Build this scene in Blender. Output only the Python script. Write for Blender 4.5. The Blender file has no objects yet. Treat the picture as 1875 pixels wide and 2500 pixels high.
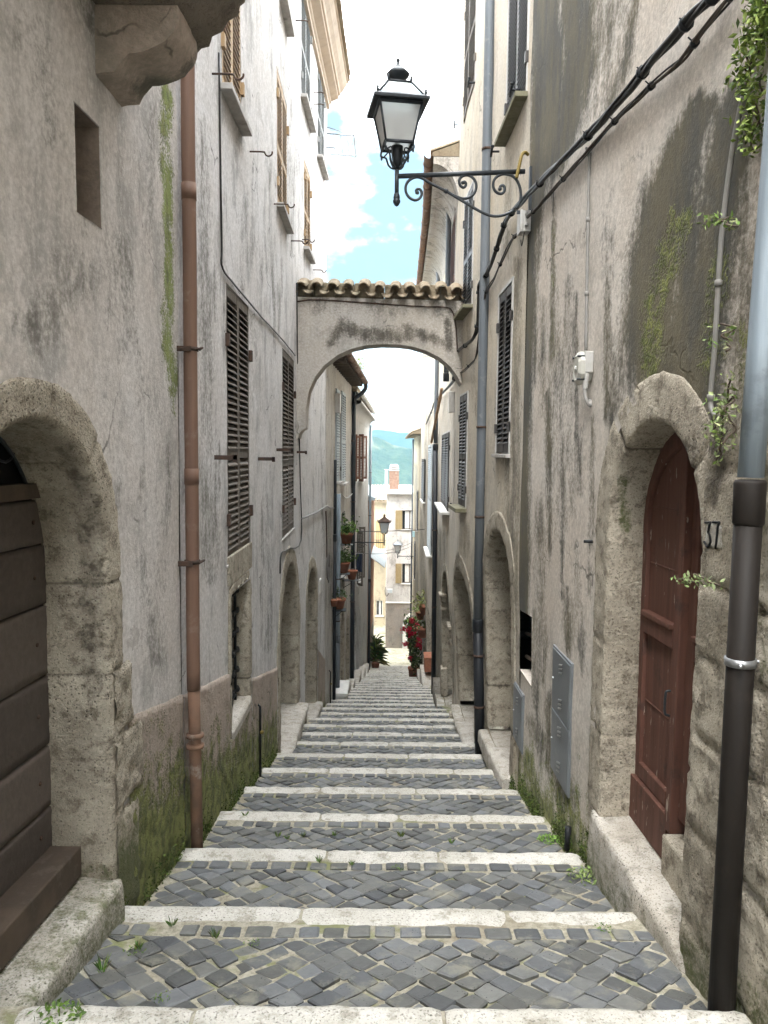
import bpy, math, random
import numpy as np
from mathutils import Vector, Matrix, noise, geometry
R = math.radians
random.seed(7)
SC = bpy.context.scene
COL = SC.collection
K = 1875.0 / 1659.0
F = 1880.0
ROT = Matrix.Rotation(R(85.5), 3, 'X') @ Matrix.Rotation(0.010, 3, 'Z')
ROTN = np.array(ROT)

# ------------------------------------------------------------------ street plan
_XL = np.array([(0, -1.55), (2, -1.42), (3.6, -1.31), (5, -1.27), (9, -1.27), (11.5, -1.31), (13, -1.29), (16, -1.21), (23, -1.0), (36, -.74), (44, -.55), (60, -.3)])
_XU = np.array([(0, 1.55), (2, 1.45), (3, 1.39), (4.4, 1.30), (7, 1.25), (9.4, 1.20), (11.5, 1.13), (13, 1.17), (14, 1.22), (16, 1.30), (24, 1.47), (28, 1.5), (36, 1.58), (44, 1.67), (60, 1.8)])
_XB = np.array([(0, 1.5), (2, 1.40), (3, 1.35), (4.4, 1.30), (7, 1.28), (9.4, 1.27), (11.5, 1.27), (13, 1.29), (16, 1.36), (24, 1.48), (28, 1.5), (36, 1.58), (44, 1.67), (60, 1.8)])
RISE, LT, DZ, Y0S, Z0S, NST = .12, 1.05, .2625, 2.69, -2.05, 39
def Yn(i): return Y0S + LT * i
def Zn(i): return Z0S - DZ * i
def ground(Y):
    i = math.ceil((Y - Y0S) / LT)
    if i > NST - 1: return Zn(NST - 1) - RISE - .02 * (Y - Yn(NST - 1))
    t = (Y - Yn(i - 1)) / LT
    return (Zn(i - 1) - RISE) * (1 - t) + Zn(i) * t
def gline(Y): return Z0S - .25 * (np.minimum(Y, 43) - Y0S) - .06
def XW(s, Y, Z):
    if s == 'L': return np.interp(Y, _XL[:, 0], _XL[:, 1])
    t = np.clip((Z - gline(Y) - .5) / 2.2, 0, 1); t = t * t * (3 - 2 * t)
    return np.interp(Y, _XB[:, 0], _XB[:, 1]) * (1 - t) + np.interp(Y, _XU[:, 0], _XU[:, 1]) * t
def W(s, Y, Z, o=0.):
    x = float(XW(s, Y, Z))
    return Vector((x + o if s == 'L' else x - o, Y, Z))
def ray(px, py): return ROT @ Vector(((px - 937.5) / F, (1250 - py) / F, -1))
def D(px, py): return px * K, py * K
def hit(s, px, py, o=0.):
    v = ray(px, py); t = 6.0
    for _ in range(60):
        x = float(XW(s, t * v.y, t * v.z)) + (o if s == 'L' else -o)
        t = .5 * t + .5 * max(.5, min(60, x / v.x))
    return t * v.y, t * v.z
def atY(px, py, Y):
    v = ray(px, py); return v * (Y / v.y)
def projN(P):
    q = P @ ROTN
    return np.stack([937.5 + F * q[:, 0] / -q[:, 2], 1250 - F * q[:, 1] / -q[:, 2]], 1)
def nz(v, s=1., o=0.): return noise.noise(Vector((v[0] * s + o, v[1] * s + o * .7, v[2] * s - o)))

# ------------------------------------------------------------------ objects
LOC = {}
def tag(o, label=None, cat=None, group=None, kind=None):
    if label: o['label'] = label
    if cat: o['category'] = cat
    if group: o['group'] = group
    if kind: o['kind'] = kind
    return o
def thing(name, loc, label, cat, group=None):
    o = bpy.data.objects.new(name, None); COL.objects.link(o)
    o.location = loc; o.empty_display_size = .2; LOC[o.name] = Vector(loc)
    return tag(o, label, cat, group)
def copy_tree(o, parent=None):
    c = o.copy(); COL.objects.link(c); c.parent = parent
    for ch in list(o.children): copy_tree(ch, c)
    return c

class MB:
    def __init__(s): s.v = []; s.f = []; s.sm = []; s.col = None; s.fc = []
    def add(s, vs, fs, smooth=False, tone=None):
        b = len(s.v); s.v += [tuple(v) for v in vs]; s.f += [tuple(b + i for i in f) for f in fs]; s.sm += [smooth] * len(fs)
        if tone is not None:
            if s.col is None: s.col = []
            s.col += [(.5, .5, .5, 1)] * (b - len(s.col)); s.col += [tone if len(tone) == 4 else (*tone, 1)] * len(vs)
        return s
    def hexa(s, p, tone=None):
        return s.add(p, [(0, 3, 2, 1), (4, 5, 6, 7), (0, 1, 5, 4), (1, 2, 6, 5), (2, 3, 7, 6), (3, 0, 4, 7)], False, tone)
    def box(s, x0, x1, y0, y1, z0, z1, M=None, tone=None):
        p = [Vector(c) for c in ((x0, y0, z0), (x1, y0, z0), (x1, y1, z0), (x0, y1, z0), (x0, y0, z1), (x1, y0, z1), (x1, y1, z1), (x0, y1, z1))]
        if M: p = [M @ q for q in p]
        return s.hexa(p, tone)
    def wbox(s, sd, y0, y1, z0, z1, o0, o1, tilt=0., tone=None, z0b=None, z1b=None):
        # box on a wall; z0b / z1b are the heights at y1
        a0 = z0 if z0b is None else z0b; a1 = z1 if z1b is None else z1b
        p = [W(sd, y0, z0, o0), W(sd, y0, z0 - tilt, o1), W(sd, y1, a0 - tilt, o1), W(sd, y1, a0, o0),
             W(sd, y0, z1, o0), W(sd, y0, z1 - tilt, o1), W(sd, y1, a1 - tilt, o1), W(sd, y1, a1, o0)]
        if sd == 'R': p = [p[3], p[2], p[1], p[0], p[7], p[6], p[5], p[4]]
        return s.hexa(p, tone)
    def tube(s, pts, r, n=10, cap=True, tone=None):
        pts = [Vector(p) for p in pts]; m = len(pts)
        rs = r if isinstance(r, (list, tuple)) else [r] * m
        vs = []; u = None
        for i, p in enumerate(pts):
            t = (pts[min(i + 1, m - 1)] - pts[max(i - 1, 0)]).normalized()
            if u is None:
                u = t.orthogonal().normalized()
            u = (u - t * u.dot(t))
            if u.length < 1e-6: u = t.orthogonal()
            u.normalize(); w = t.cross(u)
            for k in range(n):
                a = 2 * math.pi * k / n; vs.append(p + (u * math.cos(a) + w * math.sin(a)) * rs[i])
        fs = [(i * n + k, i * n + (k + 1) % n, (i + 1) * n + (k + 1) % n, (i + 1) * n + k) for i in range(m - 1) for k in range(n)]
        if cap: fs += [tuple(range(n - 1, -1, -1)), tuple((m - 1) * n + k for k in range(n))]
        return s.add(vs, fs, True, tone)
    def lathe(s, prof, c, n=16, M=None, tone=None):
        vs = []; m = len(prof)
        for r, z in prof:
            for k in range(n):
                a = 2 * math.pi * k / n; q = Vector((r * math.cos(a), r * math.sin(a), z)); q = M @ q if M else q
                vs.append(Vector(c) + q)
        fs = [(i * n + k, i * n + (k + 1) % n, (i + 1) * n + (k + 1) % n, (i + 1) * n + k) for i in range(m - 1) for k in range(n)]
        fs += [tuple(range(n - 1, -1, -1)), tuple((m - 1) * n + k for k in range(n))]
        return s.add(vs, fs, True, tone)
    def grid(s, P, smooth=True, tone=None):      # P[i][j]
        n, m = len(P), len(P[0])
        return s.add([q for r in P for q in r], [(i * m + j, i * m + j + 1, (i + 1) * m + j + 1, (i + 1) * m + j) for i in range(n - 1) for j in range(m - 1)], smooth, tone)
    def build(s, name, mat, parent=None, loc=None, bevel=0., attr=None):
        me = bpy.data.meshes.new(name)
        base = Vector((0, 0, 0))
        if parent is not None: base = LOC.get(parent.name, Vector((0, 0, 0)))
        elif loc is not None: base = Vector(loc)
        me.from_pydata([(v[0] - base.x, v[1] - base.y, v[2] - base.z) for v in s.v], [], s.f)
        me.polygons.foreach_set('use_smooth', s.sm)
        if s.col is not None:
            s.col += [(.5, .5, .5, 1)] * (len(s.v) - len(s.col))
            a = me.color_attributes.new('tone', 'FLOAT_COLOR', 'POINT'); a.data.foreach_set('color', np.array(s.col, dtype=np.float32).ravel())
        if attr is not None:
            a = me.color_attributes.new('stain_shade', 'FLOAT_COLOR', 'POINT'); a.data.foreach_set('color', np.asarray(attr, dtype=np.float32).ravel())
        me.materials.append(mat); me.update()
        o = bpy.data.objects.new(name, me); COL.objects.link(o)
        if parent is not None: o.parent = parent; LOC[o.name] = base
        elif loc is not None: o.location = base; LOC[o.name] = base
        if bevel:
            b = o.modifiers.new('bevel', 'BEVEL'); b.width = bevel; b.segments = 2; b.limit_method = 'ANGLE'
        return o
def spline(pts, n=6):
    P = [Vector(p) for p in pts]; P = [P[0] * 2 - P[1]] + P + [P[-1] * 2 - P[-2]]; out = []
    for i in range(1, len(P) - 2):
        a, b, c, d = P[i - 1:i + 3]
        for k in range(n):
            t = k / n; out.append(.5 * ((2 * b) + (c - a) * t + (2 * a - 5 * b + 4 * c - d) * t * t + (3 * b - a - 3 * c + d) * t ** 3))
    out.append(P[-2]); return out

# ------------------------------------------------------------------ materials
class NT:
    def __init__(s, name):
        m = bpy.data.materials.new(name); m.use_nodes = True; s.m = m; s.t = m.node_tree; s.n = s.t.nodes; s.l = s.t.links
        s.b = s.n['Principled BSDF']; s.b.inputs['Specular IOR Level'].default_value = .25
        s._pos = None
    def new(s, k): return s.n.new('ShaderNode' + k)
    def pos(s):
        if s._pos is None: s._pos = s.new('NewGeometry').outputs['Position']
        return s._pos
    def put(s, v, sock):
        if hasattr(v, 'is_output'): s.l.new(v, sock)
        elif isinstance(v, (tuple, list)): sock.default_value = tuple(v) + ((1,) if len(v) == 3 and len(sock.default_value) == 4 else ())
        else: sock.default_value = v
    def math(s, op, a, b=0., c=None, clamp=False):
        n = s.new('Math'); n.operation = op; n.use_clamp = clamp
        s.put(a, n.inputs[0]); s.put(b, n.inputs[1])
        if c is not None: s.put(c, n.inputs[2])
        return n.outputs[0]
    def vscale(s, sc, off=(0, 0, 0), rot=(0, 0, 0), v=None):
        n = s.new('Mapping'); s.l.new(v or s.pos(), n.inputs[0]); n.inputs['Scale'].default_value = sc; n.inputs['Location'].default_value = off; n.inputs['Rotation'].default_value = rot
        return n.outputs[0]
    def noise(s, sc, det=4, vec=None, rough=.55, dist=0.):
        n = s.new('TexNoise'); s.l.new(vec or s.pos(), n.inputs['Vector']); n.inputs['Scale'].default_value = sc; n.inputs['Detail'].default_value = det
        n.inputs['Roughness'].default_value = rough; n.inputs['Distortion'].default_value = dist
        return n.outputs['Fac']
    def voro(s, sc, vec=None, feat='F1', out='Distance', rnd=1.):
        n = s.new('TexVoronoi'); n.feature = feat; s.l.new(vec or s.pos(), n.inputs['Vector']); n.inputs['Scale'].default_value = sc; n.inputs['Randomness'].default_value = rnd
        return n.outputs[out]
    def warp(s, sc, amt, base=None):
        n = s.new('TexNoise'); s.l.new(base or s.pos(), n.inputs['Vector']); n.inputs['Scale'].default_value = sc; n.inputs['Detail'].default_value = 5
        m = s.new('VectorMath'); m.operation = 'MULTIPLY_ADD'; s.l.new(n.outputs['Color'], m.inputs[0]); m.inputs[1].default_value = (amt, amt, amt); s.l.new(base or s.pos(), m.inputs[2])
        return m.outputs[0]
    def step(s, v, a, b):
        n = s.new('MapRange'); n.interpolation_type = 'SMOOTHSTEP'; s.put(v, n.inputs[0]); n.inputs[1].default_value = a; n.inputs[2].default_value = b
        return n.outputs[0]
    def mix(s, f, a, b, mode='MIX'):
        n = s.new('Mix'); n.data_type = 'RGBA'; n.blend_type = mode; s.put(f, n.inputs[0]); s.put(a, n.inputs[6]); s.put(b, n.inputs[7])
        return n.outputs[2]
    def attr(s, name):
        n = s.new('Attribute'); n.attribute_name = name
        q = s.new('SeparateColor'); s.l.new(n.outputs['Color'], q.inputs[0])
        return q.outputs
    def attrc(s, name):
        n = s.new('Attribute'); n.attribute_name = name; return n.outputs['Color']
    def bump(s, h, strength=.5, dist=.01):
        n = s.new('Bump'); s.l.new(h, n.inputs['Height']); n.inputs['Strength'].default_value = strength; n.inputs['Distance'].default_value = dist
        s.l.new(n.outputs[0], s.b.inputs['Normal'])
    def done(s, col, rough=.8, metal=0.):
        s.put(col, s.b.inputs['Base Color']); s.put(rough, s.b.inputs['Roughness']); s.put(metal, s.b.inputs['Metallic'])
        return s.m
def hexc(h):
    c = [int(h[i:i + 2], 16) / 255 for i in (0, 2, 4)]
    return tuple(x / 12.92 if x <= .04045 else ((x + .055) / 1.055) ** 2.4 for x in c)

def m_plaster(name, base, warm, grime, grime_amt=.5, stain_shade=((.10, .092, .08), (.13, .125, .10)), bumpd=.012, rubble=0., moss_gain=1.):
    t = NT(name)
    st = t.noise(1., 6, t.vscale((4.2, 4.2, .8)), .62, .6)
    stf = t.noise(1., 5, t.vscale((17, 17, 2.6)), .62)
    blot = t.noise(1.1, 6, None, .62); med = t.noise(6, 6, None, .65); fine = t.noise(70, 3); grit = t.noise(240, 2)
    mot = t.noise(1., 9, t.vscale((2.9, 2.9, 1.9)), .72)
    c = t.mix(t.step(blot, .3, .7), base, warm)
    flk = t.step(t.noise(1.9, 9, None, .68, .4), .615, .63); c = t.mix(t.math('MULTIPLY', flk, .65), c, tuple(x * .74 for x in warm))
    c = t.mix(t.math('MULTIPLY', t.step(t.math('ADD', t.math('MULTIPLY', st, .42), t.math('MULTIPLY', mot, .58)), .47, .64), grime_amt), c, grime)
    c = t.mix(t.math('MULTIPLY', t.step(stf, .54, .74), grime_amt * .28), c, grime)
    c = t.mix(t.math('MULTIPLY', t.step(med, .55, .75), .25), c, tuple(min(1, x * 1.35) for x in base))
    grain = t.noise(32, 5, None, .75)
    c = t.mix(t.math('MULTIPLY', t.step(grain, .47, .66), .42), c, grime)
    c = t.mix(t.math('MULTIPLY', t.step(grain, .50, .36), .34), c, tuple(min(1, x * 1.4) for x in base))
    c = t.mix(t.math('MULTIPLY', t.step(mot, .52, .66), grime_amt * .55), c, grime)
    crk = t.voro(1.15, t.warp(2.2, .55), 'DISTANCE_TO_EDGE'); ck = t.math('MULTIPLY', t.math('SUBTRACT', 1., t.step(crk, .002, .012)), t.step(t.noise(1.7, 3), .54, .62))
    c = t.mix(t.math('MULTIPLY', ck, .8), c, tuple(x * .45 for x in grime))
    S = t.attr('stain_shade')
    nn = t.math('ADD', t.math('MULTIPLY', st, .34), t.math('ADD', t.math('MULTIPLY', med, .26), t.math('MULTIPLY', mot, .40)))
    d = t.math('ADD', S[0], t.math('MULTIPLY', t.math('SUBTRACT', nn, .5), 2.4))
    d2 = t.math('ADD', d, t.math('ADD', t.math('MULTIPLY', t.math('SUBTRACT', stf, .5), .5), t.math('MULTIPLY', t.math('SUBTRACT', grain, .5), 1.0)))
    sc = t.mix(t.step(t.noise(1., 7, t.vscale((2.6, 2.6, 1.1), (4, 2, 7)), .65), .38, .62), stain_shade[0], stain_shade[1])
    sc = t.mix(t.math('MULTIPLY', t.step(fine, .5, .8), .22), sc, tuple(x * 2.0 for x in stain_shade[1]))
    f = t.math('MULTIPLY', t.step(d2, .18, .95), t.step(S[0], .02, .25))
    c = t.mix(t.math('MULTIPLY', f, .93), c, sc)
    mo = t.math('ADD', S[1], t.math('MULTIPLY', t.math('SUBTRACT', t.math('ADD', t.math('MULTIPLY', med, .6), t.math('MULTIPLY', fine, .4)), .5), 3.0))
    mf = t.math('MULTIPLY', t.step(mo, .34, .8), t.step(S[1], .02, .2))
    mc = t.mix(t.step(t.noise(14, 4), .35, .65), (.062, .080, .018), (.20, .22, .06))
    mc = t.mix(t.math('MULTIPLY', S[2], t.step(stf, .3, .7)), mc, (.20, .26, .06))
    c = t.mix(t.math('MULTIPLY', mf, .9 * moss_gain), c, mc)
    pit = t.step(t.voro(38, t.vscale((1, 1, 1), (0, 0, 0))), .0, .16)
    pitm = t.step(t.noise(2.3, 3), .56, .66)
    h = t.math('ADD', t.math('MULTIPLY', med, .5), t.math('ADD', t.math('MULTIPLY', fine, .28), t.math('MULTIPLY', grit, .10)))
    h = t.math('ADD', h, t.math('ADD', t.math('MULTIPLY', t.math('MULTIPLY', pit, pitm), .12), t.math('ADD', t.math('MULTIPLY', grain, .35), t.math('ADD', t.math('MULTIPLY', ck, -.25), t.math('MULTIPLY', flk, -.16)))))
    h = t.math('ADD', h, t.math('MULTIPLY', mf, t.math('MULTIPLY', fine, .8)))
    if rubble:
        h = t.math('ADD', h, t.math('MULTIPLY', t.noise(16, 5, None, .7), rubble))
    t.bump(h, .75, bumpd)
    return t.done(c, .92)
def m_stone(name, a, b, dark, moss=.5, bumpd=.02, pit=.6, darkamt=.5):
    t = NT(name)
    blot = t.noise(2.2, 6, None, .65); med = t.noise(11, 6, None, .7); fine = t.noise(60, 4, None, .65)
    c = t.mix(t.step(blot, .35, .65), a, b)
    c = t.mix(t.math('MULTIPLY', t.step(med, .48, .66), darkamt), c, dark)
    c = t.mix(t.math('MULTIPLY', t.step(fine, .5, .75), .35), c, tuple(min(.8, x * 1.5) for x in a))
    pn = t.step(t.noise(105, 3, None, .6), .56, .66)
    c = t.mix(t.math('MULTIPLY', pn, pit * .75), c, tuple(x * .5 for x in dark))
    p = t.step(t.voro(44), .05, .3); pm = t.step(t.noise(3, 3, None), .45, .62)
    c = t.mix(t.math('MULTIPLY', t.math('MULTIPLY', t.math('SUBTRACT', 1., p), pm), pit), c, tuple(x * .35 for x in dark))
    S = t.attr('stain_shade')
    mo = t.math('ADD', S[1], t.math('MULTIPLY', t.math('SUBTRACT', t.math('ADD', t.math('MULTIPLY', med, .5), t.math('MULTIPLY', fine, .5)), .5), 1.6))
    mf = t.math('MULTIPLY', t.step(mo, .4, .85), t.step(S[1], .02, .2))
    c = t.mix(t.math('MULTIPLY', mf, .85), c, t.mix(med, (.035, .045, .014), (.11, .13, .04)))
    df = t.step(t.math('ADD', S[0], t.math('MULTIPLY', t.math('SUBTRACT', med, .5), .9)), .3, .8)
    c = t.mix(t.math('MULTIPLY', t.math('MULTIPLY', df, t.step(S[0], .02, .2)), .8), c, tuple(x * .55 for x in dark))
    h = t.math('ADD', t.math('MULTIPLY', med, .45), t.math('ADD', t.math('ADD', t.math('MULTIPLY', fine, .55), t.math('MULTIPLY', pn, -.22)), t.math('MULTIPLY', t.math('MULTIPLY', p, pm), .35)))
    t.bump(h, .8, bumpd)
    return t.done(c, .9)
def m_paint(name, col, col2, rough=.5, sc=8., wear=None, wamt=.0, metal=0., streak=False, bump=.0, chip=None):
    t = NT(name)
    v = t.vscale((18, 18, .9)) if streak else None
    n = t.noise(1. if streak else sc, 5, v, .6); f = t.noise(90, 3)
    c = t.mix(t.step(n, .3, .7), col, col2)
    if wear: c = t.mix(t.math('MULTIPLY', t.step(t.noise(5, 6, None, .7), .55, .68), wamt), c, wear)
    if chip: c = t.mix(t.step(t.noise(34, 4, t.vscale((1, 1, .22)), .6), .66, .69), c, chip)
    t.bump(t.math('ADD', n, t.math('MULTIPLY', f, .3)), .35, .004 + bump)
    return t.done(c, t.math('ADD', rough, t.math('MULTIPLY', t.math('SUBTRACT', n, .5), .25)), metal)
def m_plain(name, col, rough=.6, metal=0.):
    return m_paint(name, col, tuple(x * .8 for x in col), rough, 10., None, 0, metal)
def m_tone(name, rough=.8, sc=40., amt=.4, spots=None, bumpd=.006):
    # base colour comes from the mesh's own 'tone' colours, broken up by noise
    t = NT(name); c = t.attrc('tone'); n = t.noise(sc, 5, None, .65)
    c = t.mix(t.math('MULTIPLY', t.step(n, .3, .75), amt), c, t.mix(1., c, (1.7, 1.7, 1.7), 'MULTIPLY'))
    if spots:
        s = t.math('MULTIPLY', t.math('SUBTRACT', 1., t.step(t.voro(55), .12, .22)), t.step(t.noise(7, 2), .5, .62))
        c = t.mix(s, c, spots)
        c = t.mix(t.math('MULTIPLY', t.step(t.noise(4.5, 5, None, .7), .53, .68), .6), c, (.23, .22, .17))
    t.bump(n, .5, bumpd)
    return t.done(c, rough)
# ------------------------------------------------------------------ shared materials
M = {}
M['plas_near'] = m_plaster('plaster_warm_grey', (.58, .56, .545), (.52, .48, .445), (.29, .28, .265), .7)
M['plas_left'] = m_plaster('plaster_pale_grey', (.60, .59, .59), (.54, .515, .495), (.29, .285, .275), .85)
M['plas_render'] = m_plaster('render_pinkish', (.34, .285, .24), (.40, .325, .275), (.22, .20, .17), .6, bumpd=.03, rubble=.5)
M['plas_right'] = m_plaster('plaster_stained', (.58, .54, .49), (.52, .46, .395), (.30, .28, .245), .45, stain_shade=((.045, .047, .042), (.092, .080, .048)))
M['plas_cream'] = m_plaster('plaster_cream', (.53, .49, .425), (.52, .455, .35), (.33, .30, .25), .7, stain_shade=((.12, .105, .085), (.16, .14, .10)))
M['plas_arch'] = m_plaster('plaster_arch', (.43, .40, .365), (.40, .36, .31), (.24, .225, .20), .6, stain_shade=((.05, .045, .037), (.10, .088, .068)))
M['plas_far'] = m_plaster('plaster_far', (.46, .435, .405), (.43, .39, .335), (.24, .23, .205), .9)
M['plas_white'] = m_plaster('plaster_white', (.47, .455, .435), (.42, .40, .37), (.29, .28, .265), .7)
M['plas_yellow'] = m_plaster('plaster_yellow', (.42, .36, .25), (.38, .325, .23), (.26, .23, .175), .7)
M['plas_rough'] = m_plaster('render_rough_grey', (.235, .215, .19), (.27, .235, .20), (.15, .14, .12), .7, bumpd=.05, rubble=.8)
M['plas_red'] = m_plaster('plaster_red_ochre', (.33, .17, .11), (.38, .22, .15), (.22, .13, .09), .5)
M['stone'] = m_stone('limestone', (.46, .415, .335), (.30, .265, .21), (.12, .10, .075), bumpd=.03, pit=.8, darkamt=.75)
M['stone_pale'] = m_stone('limestone_pale', (.50, .47, .42), (.40, .365, .31), (.19, .17, .135), pit=.9)
M['stone_dark'] = m_stone('limestone_dark', (.21, .18, .145), (.15, .13, .105), (.065, .055, .045))
M['nose'] = m_stone('travertine', (.54, .52, .475), (.43, .41, .36), (.25, .23, .18), bumpd=.012, pit=.85, darkamt=.75)
M['sett'] = m_tone('basalt_sett', .52, 22., .35, (.022, .023, .026), .006)
t = NT('mortar'); n1 = t.noise(3.2, 6, None, .65); n2 = t.noise(24, 5, None, .7); n3 = t.noise(120, 3)
c = t.mix(t.step(n2, .35, .65), (.37, .345, .275), (.22, .20, .145))
c = t.mix(t.math('MULTIPLY', t.step(n3, .5, .7), .45), c, (.45, .42, .35))
c = t.mix(t.math('MULTIPLY', t.step(n1, .52, .64), .75), c, t.mix(n2, (.085, .10, .03), (.22, .24, .09)))
c = t.mix(t.math('MULTIPLY', t.step(t.noise(1.4, 5, t.vscale((1, 1, 1), (3, 9, 1)), .6), .55, .68), .6), c, (.20, .165, .115))
t.bump(t.math('ADD', n2, t.math('MULTIPLY', n3, .5)), .7, .012); M['mortar'] = t.done(c, .95)
M['black'] = m_plain('black_iron', (.022, .023, .025), .5, .3)
M['iron'] = m_paint('painted_iron', (.030, .034, .038), (.045, .05, .055), .42, 14, (.09, .075, .06), .25, .2)
M['rust'] = m_paint('rusty_iron', (.085, .05, .035), (.05, .038, .032), .8, 20)
M['dark'] = m_plain('dark_interior', (.010, .009, .008), .9)
t = NT('window_glass'); t.b.inputs['Specular IOR Level'].default_value = .6; M['pane'] = t.done((.018, .021, .024), .12)
M['sh_brown'] = m_paint('shutter_grey_brown', (.10, .085, .07), (.15, .13, .11), .7, 6, (.24, .22, .195), .5, 0, True)
M['sh_tan'] = m_paint('shutter_tan', (.30, .20, .105), (.38, .27, .15), .6, 6, (.2, .13, .07), .4, 0, True)
M['sh_grey'] = m_paint('shutter_grey', (.20, .205, .20), (.26, .265, .255), .6, 6, (.13, .13, .125), .4, 0, True)
M['sh_dark'] = m_paint('shutter_dark', (.040, .038, .037), (.065, .06, .056), .45, 6, (.12, .11, .10), .3, 0, True)
M['sh_red'] = m_paint('shutter_red_brown', (.12, .055, .035), (.17, .08, .05), .55, 6, (.25, .2, .17), .3, 0, True)
M['sh_olive'] = m_paint('shutter_olive', (.25, .19, .095), (.30, .23, .12), .6, 6, None, 0, 0, True)
M['sh_blue'] = m_paint('shutter_pale_blue', (.42, .46, .48), (.34, .38, .40), .55, 6, (.1, .1, .1), .4, 0, True)
M['sill'] = m_paint('marble_sill', (.44, .42, .40), (.34, .325, .30), .7, 9, (.2, .19, .165), .7)
M['sill_mossy'] = m_paint('mossy_sill', (.20, .185, .13), (.13, .125, .075), .85, 9)
M['pipe_rust'] = m_paint('pipe_copper_brown', (.185, .112, .080), (.15, .09, .066), .55, 5, (.25, .19, .155), .55, 0, True)
M['pipe_old'] = m_paint('pipe_peeling', (.20, .115, .075), (.14, .09, .065), .75, 9, (.33, .29, .25), .8)
M['pipe_grey'] = m_paint('pipe_weathered_grey', (.115, .13, .145), (.16, .175, .19), .5, 5, (.28, .285, .28), .45, .15, True)
M['pipe_zinc'] = m_paint('pipe_zinc', (.32, .375, .42), (.22, .265, .305), .5, 5, (.15, .17, .19), .5, .1, True)
M['pipe_brown'] = m_paint('pipe_dark_brown', (.012, .0095, .008), (.017, .0135, .011), .62, 5, (.030, .022, .017), .5, .0, True)
M['pipe_black'] = m_paint('pipe_black', (.016, .018, .022), (.026, .028, .032), .4, 5, (.06, .06, .06), .3, .1, True)
M['steel'] = m_paint('bracket_steel', (.42, .43, .44), (.32, .33, .34), .35, 20, None, 0, .8)
M['box_grey'] = m_paint('meter_door_grey', (.17, .185, .20), (.21, .225, .235), .4, 4, (.26, .265, .27), .5, .35)
M['plastic'] = m_paint('grey_plastic', (.50, .49, .47), (.42, .41, .39), .5, 5, (.3, .28, .23), .3)
M['conduit'] = m_paint('conduit_grey', (.22, .215, .205), (.27, .26, .245), .6, 8, (.15, .14, .12), .4)
M['cable'] = m_paint('cable_black', (.014, .0135, .013), (.024, .022, .02), .42, 12, (.04, .036, .03), .3)
M['cable_brown'] = m_paint('cable_brown', (.055, .045, .037), (.085, .07, .058), .7, 12)
M['cable_white'] = m_plain('cable_white', (.5, .5, .48), .6)
M['flex'] = m_plain('conduit_mustard', (.22, .16, .045), .6)
M['door_red'] = m_paint('door_red_brown', (.125, .058, .042), (.088, .042, .032), .7, 5, (.055, .034, .028), .7, 0, True, .006, (.30, .245, .20))
M['door_grey'] = m_paint('door_planks_old', (.085, .070, .062), (.055, .046, .040), .75, 5, (.12, .10, .088), .5, 0, False, .006, (.10, .085, .07))
M['wood_dark'] = m_paint('weathered_wood', (.10, .075, .055), (.06, .046, .036), .8, 5, (.14, .115, .09), .5)
M['wood_pale'] = m_paint('wood_plank', (.34, .22, .13), (.26, .17, .10), .75, 6)
M['tile'] = m_stone('roof_tile', (.27, .225, .155), (.20, .15, .10), (.10, .085, .055), bumpd=.01, pit=.3)
M['peach'] = m_paint('cornice_peach', (.50, .41, .325), (.45, .36, .285), .8, 5, (.38, .31, .25), .6)
M['terracotta'] = m_paint('terracotta', (.32, .13, .075), (.25, .10, .06), .8, 8, (.4, .25, .18), .4)
M['marble'] = m_paint('marble_white', (.62, .61, .58), (.55, .54, .51), .55, 6, (.45, .43, .39), .4)
M['cloth'] = m_plain('curtain', (.62, .62, .60), .9)
M['brick'] = m_paint('brick', (.15, .085, .06), (.20, .135, .10), .85, 12, (.30, .27, .23), .4)
M['metal_roof'] = m_paint('metal_roof', (.40, .47, .50), (.50, .55, .57), .45, 5)
M['planks'] = m_tone('old_planks', .8, 26., .35, None, .008)
M['leaf'] = m_tone('leaves', .6, 30., .3)
M['flower'] = m_plain('geranium_petals', (.42, .012, .035), .6)
M['moss'] = m_tone('moss_tufts', .95, 50., .4)
t = NT('lantern_glass'); n = t.noise(12, 4); t.bump(n, .2, .002); t.b.inputs['Transmission Weight'].default_value = .55
M['frost'] = t.done(t.mix(n, (.66, .66, .64), (.56, .56, .54)), .45)
t = NT('clear_glass'); t.b.inputs['Transmission Weight'].default_value = .9; M['glass'] = t.done((.80, .9, .92), .05)

# ------------------------------------------------------------------ facades
def seg_dist(P, a, b):
    a = np.array(a); b = np.array(b); d = b - a; L = (d ** 2).sum() + 1e-9
    t = np.clip(((P - a) @ d) / L, 0, 1); return np.sqrt(((P - a - t[:, None] * d) ** 2).sum(1)), t
def stain_shade_mask(P3, strokes, moss=None, sd='L'):
    P3 = np.asarray(P3); q = projN(P3) / K; out = np.zeros((len(P3), 4)); out[:, 3] = 1
    for ch, st, pts in strokes:
        best = np.zeros(len(P3))
        for (x0, y0, w0), (x1, y1, w1) in zip(pts[:-1], pts[1:]):
            d, t = seg_dist(q, (x0, y0), (x1, y1)); w = w0 + (w1 - w0) * t
            s = np.clip(1.25 - d / w, 0, 1); best = np.maximum(best, s * s * (3 - 2 * s))
        for c in (ch if isinstance(ch, tuple) else (ch,)): out[:, c] = np.maximum(out[:, c], st * best)
    if moss:
        h = P3[:, 2] - gline(P3[:, 1]); m = np.clip(1 - h / moss[0], 0, 1) ** 1.3 * moss[1]
        out[:, 1] = np.maximum(out[:, 1], m)
    return out
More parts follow.
